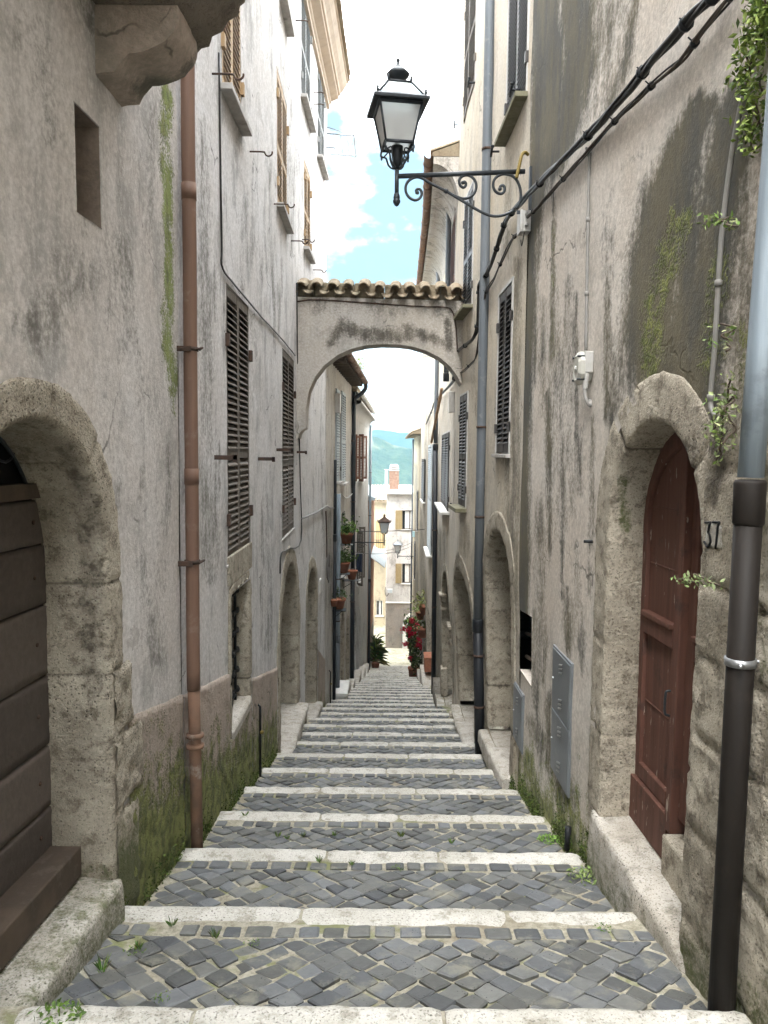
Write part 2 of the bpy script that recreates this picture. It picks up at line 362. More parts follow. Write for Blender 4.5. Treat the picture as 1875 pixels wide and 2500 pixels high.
def in_poly(P, poly):
    x, y = P[:, 0], P[:, 1]; ins = np.zeros(len(P), bool); n = len(poly)
    for i in range(n):
        (x0, y0), (x1, y1) = poly[i], poly[i - 1]
        c = ((y0 > y) != (y1 > y)) & (x < (x1 - x0) * (y - y0) / ((y1 - y0) or 1e-9) + x0); ins ^= c
    return ins
def resample(pts, ds, closed=False):
    pts = [Vector((p[0], p[1])) for p in pts]; out = []
    rng = range(len(pts) if closed else len(pts) - 1)
    for i in rng:
        a, b = pts[i], pts[(i + 1) % len(pts)]; n = max(1, int(round((b - a).length / ds)))
        out += [a.lerp(b, k / n) for k in range(n)]
    if not closed: out.append(pts[-1])
    return out
class House:
    def __init__(s, sd, y0, y1, zt, label, cat='house', name='stone_house', depth=5., mat='plas_left', step=.09, strokes=(), moss=None, zb=None, bumpy=.012):
        s.sd, s.y0, s.y1, s.zt, s.depth, s.mat, s.step, s.strokes, s.moss, s.bumpy = sd, y0, y1, zt, depth, mat, step, strokes, moss, bumpy
        s.ext = None; s.holes = []; ym = (y0 + y1) / 2; s.zb = zb
        x = float(XW(sd, ym, -2)) + (-2.5 if sd == 'L' else 2.5)
        s.root = thing(name, (x, ym, float(gline(ym))), label, cat)
    def hole(s, poly, depth, back=None): s.holes.append((poly, depth, back))
    def finish(s):
        sd = s.sd
        bot = lambda y: (float(gline(y)) - .5) if s.zb is None else s.zb
        n = max(2, int((s.y1 - s.y0) / s.step))
        ys = np.linspace(s.y0, s.y1, n + 1)
        outer = [(y, bot(y)) for y in ys] + [(s.y1, z) for z in np.linspace(bot(s.y1), s.zt, max(2, int((s.zt - bot(s.y1)) / s.step)))[1:]] + \
                [(y, s.zt) for y in ys[::-1][1:]] + [(s.y0, z) for z in np.linspace(s.zt, bot(s.y0), max(2, int((s.zt - bot(s.y0)) / s.step)))[1:-1]]
        loops = [outer] + [[(p.x, p.y) for p in resample(h[0], s.step, True)] for h in s.holes]
        rng = np.random.default_rng(3)
        zmin = min(bot(s.y0), bot(s.y1))
        gy, gz = np.meshgrid(np.arange(s.y0 + s.step / 2, s.y1, s.step), np.arange(zmin, s.zt, s.step))
        G = np.stack([gy.ravel(), gz.ravel()], 1); G += rng.uniform(-.25, .25, G.shape) * s.step
        keep = in_poly(G, outer)
        for l in loops[1:]: keep &= ~in_poly(G, l)
        edge = np.array([p for l in loops for p in l])
        G = G[keep]
        if len(G):
            bad = np.zeros(len(G), bool)
            for k in range(0, len(edge), 200):
                dd = ((G[:, None, :] - edge[None, k:k + 200]) ** 2).sum(2).min(1); bad |= dd < (s.step * .35) ** 2
            G = G[~bad]
        verts = [Vector(p) for p in edge] + [Vector(p) for p in G]; ed = []; b = 0
        for l in loops:
            m = len(l); ed += [(b + i, b + (i + 1) % m) for i in range(m)]; b += m
        vo, _, fo, *_ = geometry.delaunay_2d_cdt(verts, ed, [], 0, 1e-5)
        V2 = np.array([tuple(v) for v in vo]); Fa = np.array([f for f in fo if len(f) == 3])
        C = V2[Fa].mean(1); ok = in_poly(C, outer)
        for l in loops[1:]: ok &= ~in_poly(C, l)
        Fa = Fa[ok]
        P = []
        for y, z in V2:
            o = s.bumpy * (noise.noise(Vector((y * .9, z * .7, 3.1))) + .45 * noise.noise(Vector((y * 3.1, z * 2.3, 7.7))))
            P.append(W(sd, y, z, o))
        tri = V2[Fa]; area = (tri[:, 1, 0] - tri[:, 0, 0]) * (tri[:, 2, 1] - tri[:, 0, 1]) - (tri[:, 2, 0] - tri[:, 0, 0]) * (tri[:, 1, 1] - tri[:, 0, 1])
        mb = MB(); flip = (sd == 'R')
        fs = [tuple(f) if (a > 0) != flip else tuple(f[::-1]) for f, a in zip(Fa, area)]
        mb.add(P, fs, True)
        # reveals
        for (poly, depth, back), l in zip(s.holes, loops[1:]):
            if depth <= 0: continue
            m = len(l); a = [W(sd, y, z, .0) for y, z in l]; c = [W(sd, y, z, -depth) for y, z in l]
            q = [(i, (i + 1) % m, m + (i + 1) % m, m + i) for i in range(m)]
            mb.add(a + c, q if sd == 'R' else [f[::-1] for f in q], False)
            if back: mb.add(c, [tuple(range(m))], False)
        # the rest of the building's body
        sg = -1 if sd == 'L' else 1
        bk = lambda y, z: Vector((float(XW(sd, y, z)) + sg * s.depth, y, z))
        zb0, zb1 = bot(s.y0), bot(s.y1)
        for k in range(n):
            mb.add([W(sd, ys[k], s.zt), W(sd, ys[k + 1], s.zt), bk(ys[k + 1], s.zt), bk(ys[k], s.zt)], [(0, 1, 2, 3)])
        if s.ext is not None:  # walls run on unseen behind the camera, length set to block sky light
            ye = np.linspace(s.ext, s.y0, 9)
            for k in range(8):
                a, b_ = [W(sd, ye[k], z) for z in (zb0, s.zt)], [W(sd, ye[k + 1], z) for z in (zb0, s.zt)]
                mb.add([a[0], b_[0], b_[1], a[1]], [(0, 1, 2, 3) if sd == 'R' else (3, 2, 1, 0)])
                mb.add([a[1], b_[1], bk(ye[k + 1], s.zt), bk(ye[k], s.zt)], [(0, 1, 2, 3)])
        for y, zb in ((s.y0, zb0), (s.y1, zb1)):
            zz = np.linspace(zb, s.zt, 12)
            for k in range(11): mb.add([W(sd, y, zz[k]), bk(y, zz[k]), bk(y, zz[k + 1]), W(sd, y, zz[k + 1])], [(0, 1, 2, 3)])
        mb.add([bk(s.y0, zb0), bk(s.y1, zb1), bk(s.y1, s.zt), bk(s.y0, s.zt)], [(0, 1, 2, 3)])
        return mb.build('wall', M[s.mat], s.root, attr=stain_shade_mask(mb.v, s.strokes, s.moss, sd))

def rect(sd, *pts):
    """near-top, far-top, near-bottom, far-bottom, in photo points -> y0, y1, z0, z1 on that wall"""
    h = [hit(sd, *D(*p)) for p in pts]
    return (h[0][0] + h[2][0]) / 2, (h[1][0] + h[3][0]) / 2, (h[2][1] + h[3][1]) / 2, (h[0][1] + h[1][1]) / 2

def leaf(sd, y0, y1, z0, z1, o, pitch=.05, mids=(), top=.07, bot=.09, st=.045, th=.036, sl=.75):
    mb = MB()
    mb.wbox(sd, y0, y0 + st, z0, z1, o, o + th); mb.wbox(sd, y1 - st, y1, z0, z1, o, o + th)
    cuts = [(z0, z0 + bot)] + [(z0 + (z1 - z0) * m - .045, z0 + (z1 - z0) * m + .045) for m in mids] + [(z1 - top, z1)]
    for a, b in cuts: mb.wbox(sd, y0 + st, y1 - st, a, b, o + .002, o + th - .003)
    for (a, b), (c, d) in zip(cuts[:-1], cuts[1:]):
        n = max(1, int((c - b) / pitch)); p = (c - b) / n
        for k in range(n):
            z = b + p * (k + .5)
            mb.wbox(sd, y0 + st, y1 - st, z, z + .010, o + .001, o + th + .006, p * sl)
    return mb
def window(H, sd, y0, y1, z0, z1, mat='sh_brown', pitch=.05, mids=(.5,), o=-.045, sill='sill', sill_out=.07, sill_h=.05, top=.08, bot=.10, recess=.13, hinges=True, frame=None, frame_mat=None, leaves=2, hm=None):
    H.hole([(y0, z0), (y1, z0), (y1, z1), (y0, z1)], recess)
    f = MB(); fr = .05
    f.wbox(sd, y0, y0 + fr, z0, z1, -recess + .005, -recess + .05); f.wbox(sd, y1 - fr, y1, z0, z1, -recess + .005, -recess + .05)
    f.wbox(sd, y0 + fr, y1 - fr, z1 - fr, z1, -recess + .005, -recess + .048); f.wbox(sd, y0 + fr, y1 - fr, z0, z0 + fr, -recess + .005, -recess + .048)
    if frame:    # a surround strip standing slightly proud of the plaster
        for a, b, c, d in ((y0 - frame, y0, z0, z1 + frame), (y1, y1 + frame, z0, z1 + frame), (y0, y1, z1, z1 + frame)):
            f.wbox(sd, a, b, c, d, -.03, .014)
    w = f.build('window', M[frame_mat or mat], H.root)
    g = MB(); g.wbox(sd, y0, y1, z0, z1, -recess - .02, -recess + .004); g.build('pane', M['dark'], w)
    if leaves:
        ym = (y0 + y1) / 2; gp = .006
        for a, b in ((y0 + gp, ym - gp / 2), (ym + gp / 2, y1 - gp)):
            mb = leaf(sd, a, b, z0 + .012, z1 - .012, o, pitch, mids, top, bot)
            mb.build('shutter', M[mat], w)
        if hinges:
            for zz in (.16, .80):
                z = z0 + (z1 - z0) * zz; hh = .05
                for a_, b_ in ((y0 - .035, y0 + .02), (y1 - .02, y1 + .035)):
                    h = MB(); h.wbox(sd, a_, b_, z - hh, z + hh, .001, .03); h.build('hinge', M[hm or mat], w)
    if sill:
        b = MB(); b.wbox(sd, y0 - .06, y1 + .06, z0 - sill_h, z0 - .002, -recess, sill_out); b.build('sill', M[sill], w, bevel=.006)
    return w
def arch_path(y0, y1, zb, zs, zc, n=28):
    p = [(y0, zb), (y0, zs)]; c = (y0 + y1) / 2; r = (y1 - y0) / 2
    p += [(c - r * math.cos(math.pi * k / n), zs + (zc - zs) * math.sin(math.pi * k / n)) for k in range(1, n)]
    return p + [(y1, zs), (y1, zb)]
def surround(sd, path, w, depth, parent, mat, ds=.035, rough=.010, block=.42, seed=1, wj=.25, proud=.012, moss=None, strokes=(), flare=0., name='stone_surround'):
    rnd = random.Random(seed)
    pts = resample(path, ds); n = len(pts); S = [0.]
    for i in range(1, n): S.append(S[-1] + (pts[i] - pts[i - 1]).length)
    J = []; x = rnd.uniform(.15, block)
    while x < S[-1]: J.append(x); x += block * rnd.uniform(.7, 1.35)
    bw = [w * (1 + wj * rnd.uniform(-.6, 1)) for _ in range(len(J) + 1)]
    rows = []; jd = []
    nd = max(3, int(depth / .045))
    for i in range(n):
        a, b = pts[max(0, i - 1)], pts[min(n - 1, i + 1)]; tg = (b - a).normalized(); no = Vector((-tg.y, tg.x))
        bi = sum(1 for j in J if j < S[i]); ww = bw[bi]
        ww *= 1 + .045 * noise.noise(Vector((S[i] * 9, seed, 0)))
        dj = min([abs(S[i] - j) for j in J] + [9]); gr = max(0, 1 - dj / (.015 + .008 * noise.noise(Vector((S[i] * 3, seed, 2)))))
        prof = [(ww, -.03), (ww * .985, -.004), (ww * .96, proud)] + [(ww * f, proud) for f in (.8, .6, .4, .22)] + [(.022, proud), (.006, proud * .3 - .004), (0, -.02)] + [(-flare * k / nd, -.02 - (depth - .02) * k / nd) for k in range(1, nd + 1)]
        row = []
        for k, (dn, o) in enumerate(prof):
            p2 = pts[i] + no * dn; q = Vector((p2.x * 13, p2.y * 13, o * 13 + seed))
            d = noise.noise(q) * rough * .6 + noise.noise(q * 2.7) * rough * .6
            edge = 1.0 if k > 1 else .2
            if k <= 8: o2, dn2 = o + (d * .75 - gr * .013) * edge, dn + (abs(d) * .6 + gr * .006 if k >= 7 else 0)
            else: o2, dn2 = o, dn + d * .8 + gr * .011
            p2 = pts[i] + no * dn2
            row.append(W(sd, p2.x, p2.y, o2))
        rows.append(row if sd == 'L' else row[::-1]); jd += [gr] * len(row)
    mb = MB(); mb.grid(rows); at = stain_shade_mask(mb.v, strokes, moss, sd); at[:, 0] = np.maximum(at[:, 0], np.array(jd) * .85)
    return mb.build(name, M[mat], parent, attr=at)
def grow(path, d):
    pts = [Vector(p) for p in path]; out = []
    for i, p in enumerate(pts):
        a, b = pts[max(0, i - 1)], pts[min(len(pts) - 1, i + 1)]; tg = (b - a).normalized()
        out.append(tuple(p + Vector((-tg.y, tg.x)) * d))
    return out

# ------------------------------------------------------------------ the stepped street
def clip_rect(poly, x0, x1, y0, y1):
    for ax, v, s in ((0, x0, 1), (0, x1, -1), (1, y0, 1), (1, y1, -1)):
        out = []
        for i in range(len(poly)):
            a, b = poly[i - 1], poly[i]; da, db = (a[ax] - v) * s, (b[ax] - v) * s
            if (da >= 0) != (db >= 0):
                t = da / (da - db); out.append((a[0] + (b[0] - a[0]) * t, a[1] + (b[1] - a[1]) * t))
            if db >= 0: out.append(b)
        poly = out
        if len(poly) < 3: return []
    return poly
def inset(poly, d):
    n = len(poly); cx = sum(p[0] for p in poly) / n; cy = sum(p[1] for p in poly) / n; out = []
    for x, y in poly:
        l = math.hypot(x - cx, y - cy); k = max(0, 1 - d * 1.25 / l) if l > 1e-6 else 1
        out.append((cx + (x - cx) * k, cy + (y - cy) * k))
    return out
def parea(p): return abs(sum(p[i - 1][0] * p[i][1] - p[i][0] * p[i - 1][1] for i in range(len(p)))) / 2
NOSE = .175
def build_street():
    rnd = random.Random(11)
    setts = MB(); base = MB()
    for i in range(-12, NST):
        ya, yb = Yn(i - 1), Yn(i); za, zb = Zn(i - 1) - RISE, Zn(i)
        near = -4 < i < 9; hidden = i < -3
        zt = lambda s: za + (zb - za) * s / LT
        # bed
        ns, nx = (14, 34) if near else (5, 10)
        rows = []
        for a in range(ns + 1):
            s = LT * a / ns; y = ya + s
            xl, xr = float(XW('L', y, -9)) - .15, float(XW('R', y, zt(s))) + .2
            row = []
            for b in range(nx + 1):
                x = xl + (xr - xl) * b / nx; z = zt(s) - .007
                if near: z += .006 * noise.noise(Vector((x * 4, y * 4, 0)))
                row.append((x, y, z))
            rows.append(row)
        base.grid(rows)
        xl, xr = float(XW('L', ya, -9)) - .15, float(XW('R', ya, za)) + .2
        base.add([(xl, ya, za - .05), (xr, ya, za - .05), (xr, ya, za + RISE - .03), (xl, ya, za + RISE - .03)], [(0, 1, 2, 3)])
        # setts
        s1 = LT - NOSE - .012
        xl, xr = float(XW('L', (ya + yb) / 2, -9)) + .02, float(XW('R', (ya + yb) / 2, zt(.5))) - .03
        polys = []
        x = xl if not hidden else 99
        while x < xr - .04:
            w = min(rnd.uniform(.095, .15), xr - x); polys.append([(x + .008, s1 - .105), (x + w - .008, s1 - .105), (x + w - .008, s1 - .004), (x + .008, s1 - .004)]); x += w
        c = .106; e0 = .006; e1 = s1 - .122
        ox, oy = rnd.uniform(0, .16), rnd.uniform(0, .16)
        for a in range(-5, 31 if not hidden else -4):
            for b in range(-28, 30):
                cx = xl + ox + (a - b) * c * .7071 * 1.02; cy = oy + (a + b) * c * .7071 - .2
                if not (xl - .1 < cx < xr + .1 and -.1 < cy < e1 + .1): continue
                cx += .022 * noise.noise(Vector((cx * 2.1, cy * 2.1 + i, 2))); cy += .022 * noise.noise(Vector((cx * 2.1, cy * 2.1 + i, 9)))
                h = c * .7071 * .975; p = []
                for dx, dy in ((h * 1.04, 0), (0, h), (-h * 1.04, 0), (0, -h)): p.append((cx + dx + rnd.uniform(-.013, .013), cy + dy + rnd.uniform(-.013, .013)))
                p = clip_rect(p, xl, xr, e0, e1)
                if len(p) >= 3 and parea(p) > .0022: polys.append(p)
        for p in polys:
            if rnd.random() < .006: continue
            cx = sum(q[0] for q in p) / len(p); cy = sum(q[1] for q in p) / len(p)
            sink = .004 * noise.noise(Vector((cx * 1.3, (ya + cy) * 1.3, 4)))
            edge = min(cx - xl, xr - cx)
            sink -= max(0, .10 - edge) * .12
            if -cx > .2 and noise.noise(Vector((cx * 1.1, (ya + cy) * .9, 14))) > .3: sink -= .005
            hh = .0035 + rnd.uniform(-.004, .006) + sink; tx, ty = rnd.uniform(-.06, .06), rnd.uniform(-.06, .06)
            p = inset(p, .0005 + rnd.uniform(0, .0045))
            if near:
                q = []
                m = len(p)
                for k in range(m):
                    a, b, d = p[k - 1], p[k], p[(k + 1) % m]; f = rnd.uniform(.10, .2)
                    q += [(b[0] + (a[0] - b[0]) * f, b[1] + (a[1] - b[1]) * f), (b[0] + ((a[0] + d[0]) / 2 - b[0]) * f * .35, b[1] + ((a[1] + d[1]) / 2 - b[1]) * f * .35), (b[0] + (d[0] - b[0]) * f, b[1] + (d[1] - b[1]) * f)]
                p = [(a[0] + rnd.uniform(-.002, .002), a[1] + rnd.uniform(-.002, .002)) for a in q]
            v3 = lambda q, dz: Vector((q[0], ya + q[1], zt(q[1]) + hh + dz + (q[0] - cx) * tx + (q[1] - cy) * ty))
            r0 = [v3(q, -.035) for q in p]; r1 = [v3(q, -.005) for q in p]; r2 = [v3(q, .0) for q in inset(p, .009)]
            m = len(p); fs = []
            for r in (0, 1): fs += [(r * m + k, r * m + (k + 1) % m, (r + 1) * m + (k + 1) % m, (r + 1) * m + k) for k in range(m)]
            fs.append(tuple(2 * m + k for k in range(m)))
            g = rnd.uniform(.62, 1.32) * .100; w = rnd.random()
            tone = (g * (.97 + .10 * w), g * (1.02 + .05 * w), g * (1.08 - .10 * w))
            setts.add(r0 + r1 + r2, fs, near and False, tone)
        # the white stone edge of the step
        nb = MB(); xl, xr = float(XW('L', yb, -9)) - (.02 if i > 0 else -.0), float(XW('R', yb, zb)) - .02
        if i == 0: xl = float(XW('L', yb, -9)) + .06
        cuts = [xl]
        while cuts[-1] < xr: cuts.append(cuts[-1] + rnd.uniform(.55, 1.05))
        cuts[-1] = xr
        if len(cuts) > 2 and cuts[-1] - cuts[-2] < .3: cuts.pop(-2)
        for a, b in zip(cuts[:-1], cuts[1:]):
            m = max(3, int((b - a) / (.035 if near else .16))); dzs = rnd.uniform(-.006, .006); dys = rnd.uniform(-.012, .012); dw = rnd.uniform(-.02, .015); rows = []
            prof = [(-NOSE, -.05), (-NOSE, .004), (-NOSE + .012, .014), (-NOSE * .72, .018), (-NOSE * .48, .018), (-NOSE * .22, .018), (-.022, .015), (-.006, .008), (0, -.008), (-.003, -.06), (-.005, -RISE - .03)]
            for k in range(m + 1):
                f = k / m; x = a + .008 + (b - a - .016) * f; er = max(0, 1 - min(f, 1 - f) * (b - a) / .035)
                row = []
                for (ds, dz) in prof:
                    q = Vector((x * 7, (yb + ds) * 7, i * 3.1)); d = noise.noise(q)
                    yy = yb + dys + ds * (1 - dw * 3) * (1 - .04 * er) + .009 * d + .006 * noise.noise(q * 3)
                    zz = zb + dz + dzs + .005 * noise.noise(q * 1.7) - er * .010 - (.010 * max(0, noise.noise(q * .8)) if ds > -.03 else 0)
                    row.append((x + .006 * noise.noise(q * 2.3) * er, yy, zz))
                rows.append(row)
            nb.grid(rows)
            for rr, rv in ((rows[0], True), (rows[-1], False)):
                nb.add(rr, [tuple(range(len(rr)))[::1 if rv else -1]])
        st = np.zeros((len(nb.v), 4)); st[:, 3] = 1
        P = np.array(nb.v); e = np.minimum(P[:, 0] - xl, xr - P[:, 0]); st[:, 1] = np.clip(.55 - e / .35, 0, 1) * .8
        o = nb.build('step', M['nose'], None, ((xl + xr) / 2, yb, zb), attr=st); tag(o, kind='structure')
    # landing at the bottom
    rows = []
    y1 = Yn(NST - 1)
    for a in range(13):
        y = y1 - .02 + a * 1.4
        rows.append([(x, y, Zn(NST - 1) - RISE - .02 * (y - y1)) for x in np.linspace(-9, 9, 13)])
    lb = MB().grid(rows); o = lb.build('plaza', M['mortar'], None, (0, y1 + 4, Zn(NST - 1) - RISE)); tag(o, kind='structure')
    o = base.build('street', M['mortar'], None, (0, 4, -2.4)); tag(o, kind='structure')
    o = setts.build('cobbles', M['sett'], None, (0, 4, -2.4)); tag(o, kind='structure')
build_street()
# ------------------------------------------------------------------ left side of the street
M['niche'] = m_plaster('niche_brown', (.19, .15, .125), (.22, .18, .145), (.12, .10, .085), .5)
CLOUD = 56.; EXPO = 2.65
def S(px, py): return px / K, py / K          # full-size photo pixels -> the 1659-wide points used by rect()
def hy(sd, px, py): return hit(sd, px, py)[0]
def hz(sd, px, py): return hit(sd, px, py)[1]
def panel(parent, sd, top, o, mat, name='plinth', moss=None, strokes=(), step=.06, lo=None):
    ys = np.arange(top[0][0], top[-1][0] + step * .5, step); rows = []
    for y in ys:
        zt = float(np.interp(y, [p[0] for p in top], [p[1] for p in top])) + .012 * noise.noise(Vector((y * 6, 2, 5)))
        zb = (float(gline(y)) - .4) if lo is None else lo
        n = max(4, int((zt - zb) / step)); n = 34
        col = [W(sd, y, zb + (zt - zb) * k / n, o + .010 * noise.noise(Vector((y * 7, k * .45, 3))) + .006 * noise.noise(Vector((y * 19, k * 1.2, 8)))) for k in range(n + 1)]
        col.append(W(sd, y, zt + .004, -.02)); rows.append(col if sd == 'R' else col[::-1])
    mb = MB().grid(rows)
    return mb.build(name, M[mat], parent, attr=stain_shade_mask(mb.v, strokes, moss, sd))

def drips(seed, n, x0, x1, y0, y1, lmin, lmax, wmin, wmax, smin, smax, lean=0.):
    r_ = random.Random(seed); out = []
    for _ in range(n):
        x, y, l, w_, s_ = r_.uniform(x0, x1), r_.uniform(y0, y1), r_.uniform(lmin, lmax), r_.uniform(wmin, wmax), r_.uniform(smin, smax)
        out.append((0, s_, [(x, y, w_ * .6), (x + r_.uniform(-6, 6) + lean * l * .4, y + l * .4, w_), (x + r_.uniform(-8, 8) + lean * l, y + l, w_ * .5)]))
    return out
# ---- near house with the big arched plank door
A = House('L', -1.2, 4.80, 7.6, 'grey plastered house with the big plank door under a stone arch', mat='plas_near', step=.07, moss=(.9, .75),
    strokes=[((1,), .80, [(360, 190, 19), (358, 330, 20), (366, 520, 16), (362, 720, 21), (374, 840, 18), (377, 905, 8)]), (2, 1., [(360, 190, 24), (362, 720, 24), (377, 905, 12)]),
             (0, .45, [(265, 520, 25), (275, 640, 35), (290, 760, 30)]), (0, .35, [(330, 230, 12), (325, 420, 12), (320, 560, 15)]),
             (0, .30, [(180, 560, 60), (120, 700, 70)]), (0, .38, [(250, 60, 60), (200, 20, 60)]), (0, .3, [(230, 500, 30), (240, 620, 40)]),
             (0, .32, [(300, 800, 30), (330, 960, 25)]), (0, .3, [(350, 1080, 20), (340, 1330, 30)]), (0, .42, [(270, 560, 22), (272, 700, 26), (262, 780, 20)]), (0, .4, [(220, 580, 30), (150, 640, 50), (60, 700, 60)]), (0, .35, [(60, 60, 60), (120, 300, 40)]), (0, .4, [(300, 1180, 20), (340, 1420, 30)])] + drips(4, 14, 40, 375, 180, 1250, 60, 200, 8, 24, .35, .6))
A.ext = -9
DA0, DA1, DAS, DAC, DAZ = 2.40, 3.60, -.56, .105, -2.07
path = arch_path(DA0, DA1, DAZ - .1, DAS, DAC)
A.hole(grow(path, .12), 0)
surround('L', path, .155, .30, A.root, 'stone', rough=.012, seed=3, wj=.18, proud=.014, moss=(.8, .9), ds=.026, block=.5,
         strokes=[(0, .55, [(150, 980, 50), (190, 1100, 50), (200, 1500, 40)])])  # reveal darkened in the stone's colour, standing in for the recess's shade
n = [(hit('L', *p)) for p in ((181, 247), (244, 310), (188, 517), (250, 560))]
A.hole([n[0], n[1], n[3], n[2]], .165)
nb_ = MB(); nb_.wbox('L', n[0][0], n[1][0], n[2][1] - .2, n[0][1] + .2, -.18, -.160); nb_.add([W('L', y - .004, z, o) for (y, z), o in ((n[1], -.004), (n[3], -.004), (n[3], -.160), (n[1], -.160))], [(0, 1, 2, 3)]); nb_.add([W('L', y, z - .004, o) for (y, z), o in ((n[0], -.004), (n[1], -.004), (n[1], -.160), (n[0], -.160))], [(0, 1, 2, 3)]); nb_.build('niche_back', M['niche'], A.root, attr=[(.25, 0, 0, 1)] * len(nb_.v))
A.finish()
# quoin facing around the lower right jamb
for k, (z0, z1, w) in enumerate(((-2.40, -1.80, .36), (-1.79, -1.42, .44), (-1.41, -1.07, .29))):
    yy = np.linspace(DA1 + .04, DA1 + w, 12); rows = []
    for y in yy:
        col = []
        for j in range(15):
            z = z0 + (z1 - z0) * j / 14; e = 0 if 0 < j < 14 else -.02
            col.append(W('L', y, z, .020 + e + .014 * noise.noise(Vector((y * 13, z * 13, 4))) - (.02 if y > DA1 + w - .02 else 0)))
        rows.append(col[::-1])
    q = MB().grid(rows); q.build('quoin_stone', M['stone'], A.root, attr=stain_shade_mask(q.v, (), (1.0, 1.3)))
rec = .285
d = MB(); zt = -.23; zbs = [-1.95, -1.72, -1.42, -1.08, -.74, -.45, zt]; rnd = random.Random(8)
for k in range(6):
    a, b = zbs[k], zbs[k + 1]; n = 40; g = rnd.uniform(.75, 1.25); rows = []; tn = (.092 * g, .076 * g, .066 * g)
    for q in range(n + 1):
        y = DA0 - .02 + (DA1 - DA0 + .05) * q / n; e = .004 * noise.noise(Vector((y * 3, k * 3.1, 0))); nick = .010 * max(0, noise.noise(Vector((y * 9, k * 5.3, 1))) - .25)
        rows.append([W('L', y, a + .004 + e + nick, -rec - .03), W('L', y, a + .008 + e + nick, -rec - .001)] + [W('L', y, a + (b - a) * f, -rec + .004 * noise.noise(Vector((y * 2.2, f * 9 + k * 7, 3))) + .003 * noise.noise(Vector((y * 5, f * 40 + k * 7, 3)))) for f in (.15, .3, .45, .6, .75, .88)] + [W('L', y, b - .007 + e, -rec - .001), W('L', y, b - .003 + e, -rec - .03)])
    d.grid([r_[::-1] for r_ in rows], True, tn)
d.wbox('L', DA0 - .03, DA1 + .03, -2.0, zt, -rec - .09, -rec - .029, tone=(.01, .009, .008))
pd = d.build('plank_door', M['planks'], A.root)
for k in range(6):
    zc_ = (zbs[k] + zbs[k + 1]) / 2
    for yy in (DA1 - .10, DA0 + .62):
        s_ = MB(); s_.lathe([(0, -.004), (.011, -.004), (.010, .004), (0, .007)], W('L', yy + .012 * noise.noise(Vector((k * 2.3, yy, 0))), zc_, -rec + .002), 8, Matrix.Rotation(R(90), 3, 'Y')); s_.build('stud', M['rust'], pd)
d = MB(); d.wbox('L', DA0 - .02, DA1 + .03, zt + .002, zt + .07, -rec - .05, -rec + .03); d.build('transom', M['wood_dark'], pd)
f = MB(); yc = (DA0 + DA1) / 2
for s in (-1, 1):
    for cc, r0 in ((.30, .16), (.12, .09)):
        f.tube([W('L', yc + s * (cc + r0 * (1 - k / 26) * math.cos(k * .42)), zt + .26 + r0 * (1 - k / 26) * math.sin(k * .42), -rec) for k in range(25)], .006, 6)
f.tube([W('L', yc + .56 * math.cos(a), DAS + .67 * math.sin(a), -rec) for a in np.linspace(.62, math.pi - .62, 20)], .009, 6)
f.build('fanlight_grille', M['iron'], pd)
d = MB(); d.wbox('L', DA0 - .1, DA1 + .05, zt + .03, .3, -rec - .08, -rec - .05); d.build('fanlight_pane', M['dark'], pd)
d = MB(); d.wbox('L', DA0 - .03, DA1 - .005, DAZ + .001, DAZ + .15, -rec - .04, -.14); d.build('threshold_board', M['wood_dark'], pd, bevel=.008)
def rough_slab(sd, y0, y1, z1, z0, o0, o1, mat, parent, name, seed=0, moss=.6, z1b=None, z0b=None, crack=(), slope=0.):
    """worn doorstep: top and street face as one rounded, uneven grid"""
    n = max(8, int((y1 - y0) / .04)); rows = []
    for i in range(n + 1):
        t = i / n; y = y0 + (y1 - y0) * t; zt_ = z1 + ((z1b if z1b is not None else z1) - z1) * t; zb_ = z0 + ((z0b if z0b is not None else z0) - z0) * t
        er = max(0, 1 - min(t, 1 - t) * (y1 - y0) / .04); cr = max([max(0, 1 - abs(y - c) / .022) for c in crack] + [0])
        prof = [(o0, zt_)] + [(o0 + (o1 - o0) * f, zt_ - slope * f) for f in (.2, .4, .6, .8, .93)] + [(o1 - .006, zt_ - slope - .008), (o1, zt_ - slope - .03)] + [(o1 + .004, zt_ - slope + (zb_ - zt_ + slope) * f) for f in (.3, .55, .8, 1.)]
        row = []
        for k, (o, z) in enumerate(prof):
            q = Vector((y * 6, o * 6 + z * 5, seed)); dd = .010 * noise.noise(q) + .006 * noise.noise(q * 3.3)
            row.append(W(sd, y, z + dd - cr * .022 - er * .012, o + dd * (1 if k > 5 else 0) - (er * .012 if k > 5 else 0)))
        rows.append(row[::-1] if sd == 'L' else row)
    mb = MB().grid(rows)
    for rr in (rows[0], rows[-1]):
        c = W(sd, y0 if rr is rows[0] else y1, z0, o0); mb.add([c] + list(rr), [(0, k + 1, k + 2) for k in range(len(rr) - 1)])
    P = np.array(mb.v); st = np.zeros((len(P), 4)); st[:, 3] = 1
    zrel = np.clip((z1 - P[:, 2]) / max(.05, z1 - z0), 0, 1); st[:, 1] = moss * (.58 + .42 * zrel)
    return mb.build(name, M[mat], parent, attr=st)
rough_slab('L', 1.9, DA1 + .04, DAZ, -2.62, -.33, .055, 'stone_pale', A.root, 'doorstep', 5, .95, crack=(2.72,), slope=.03)
pl = [(DA1 + .22, hz('L', *D(277, 1545))), (4.80, hz('L', *D(385, 1510)))]
panel(A.root, 'L', pl, .014, 'plas_render', moss=(1.35, 1.35))
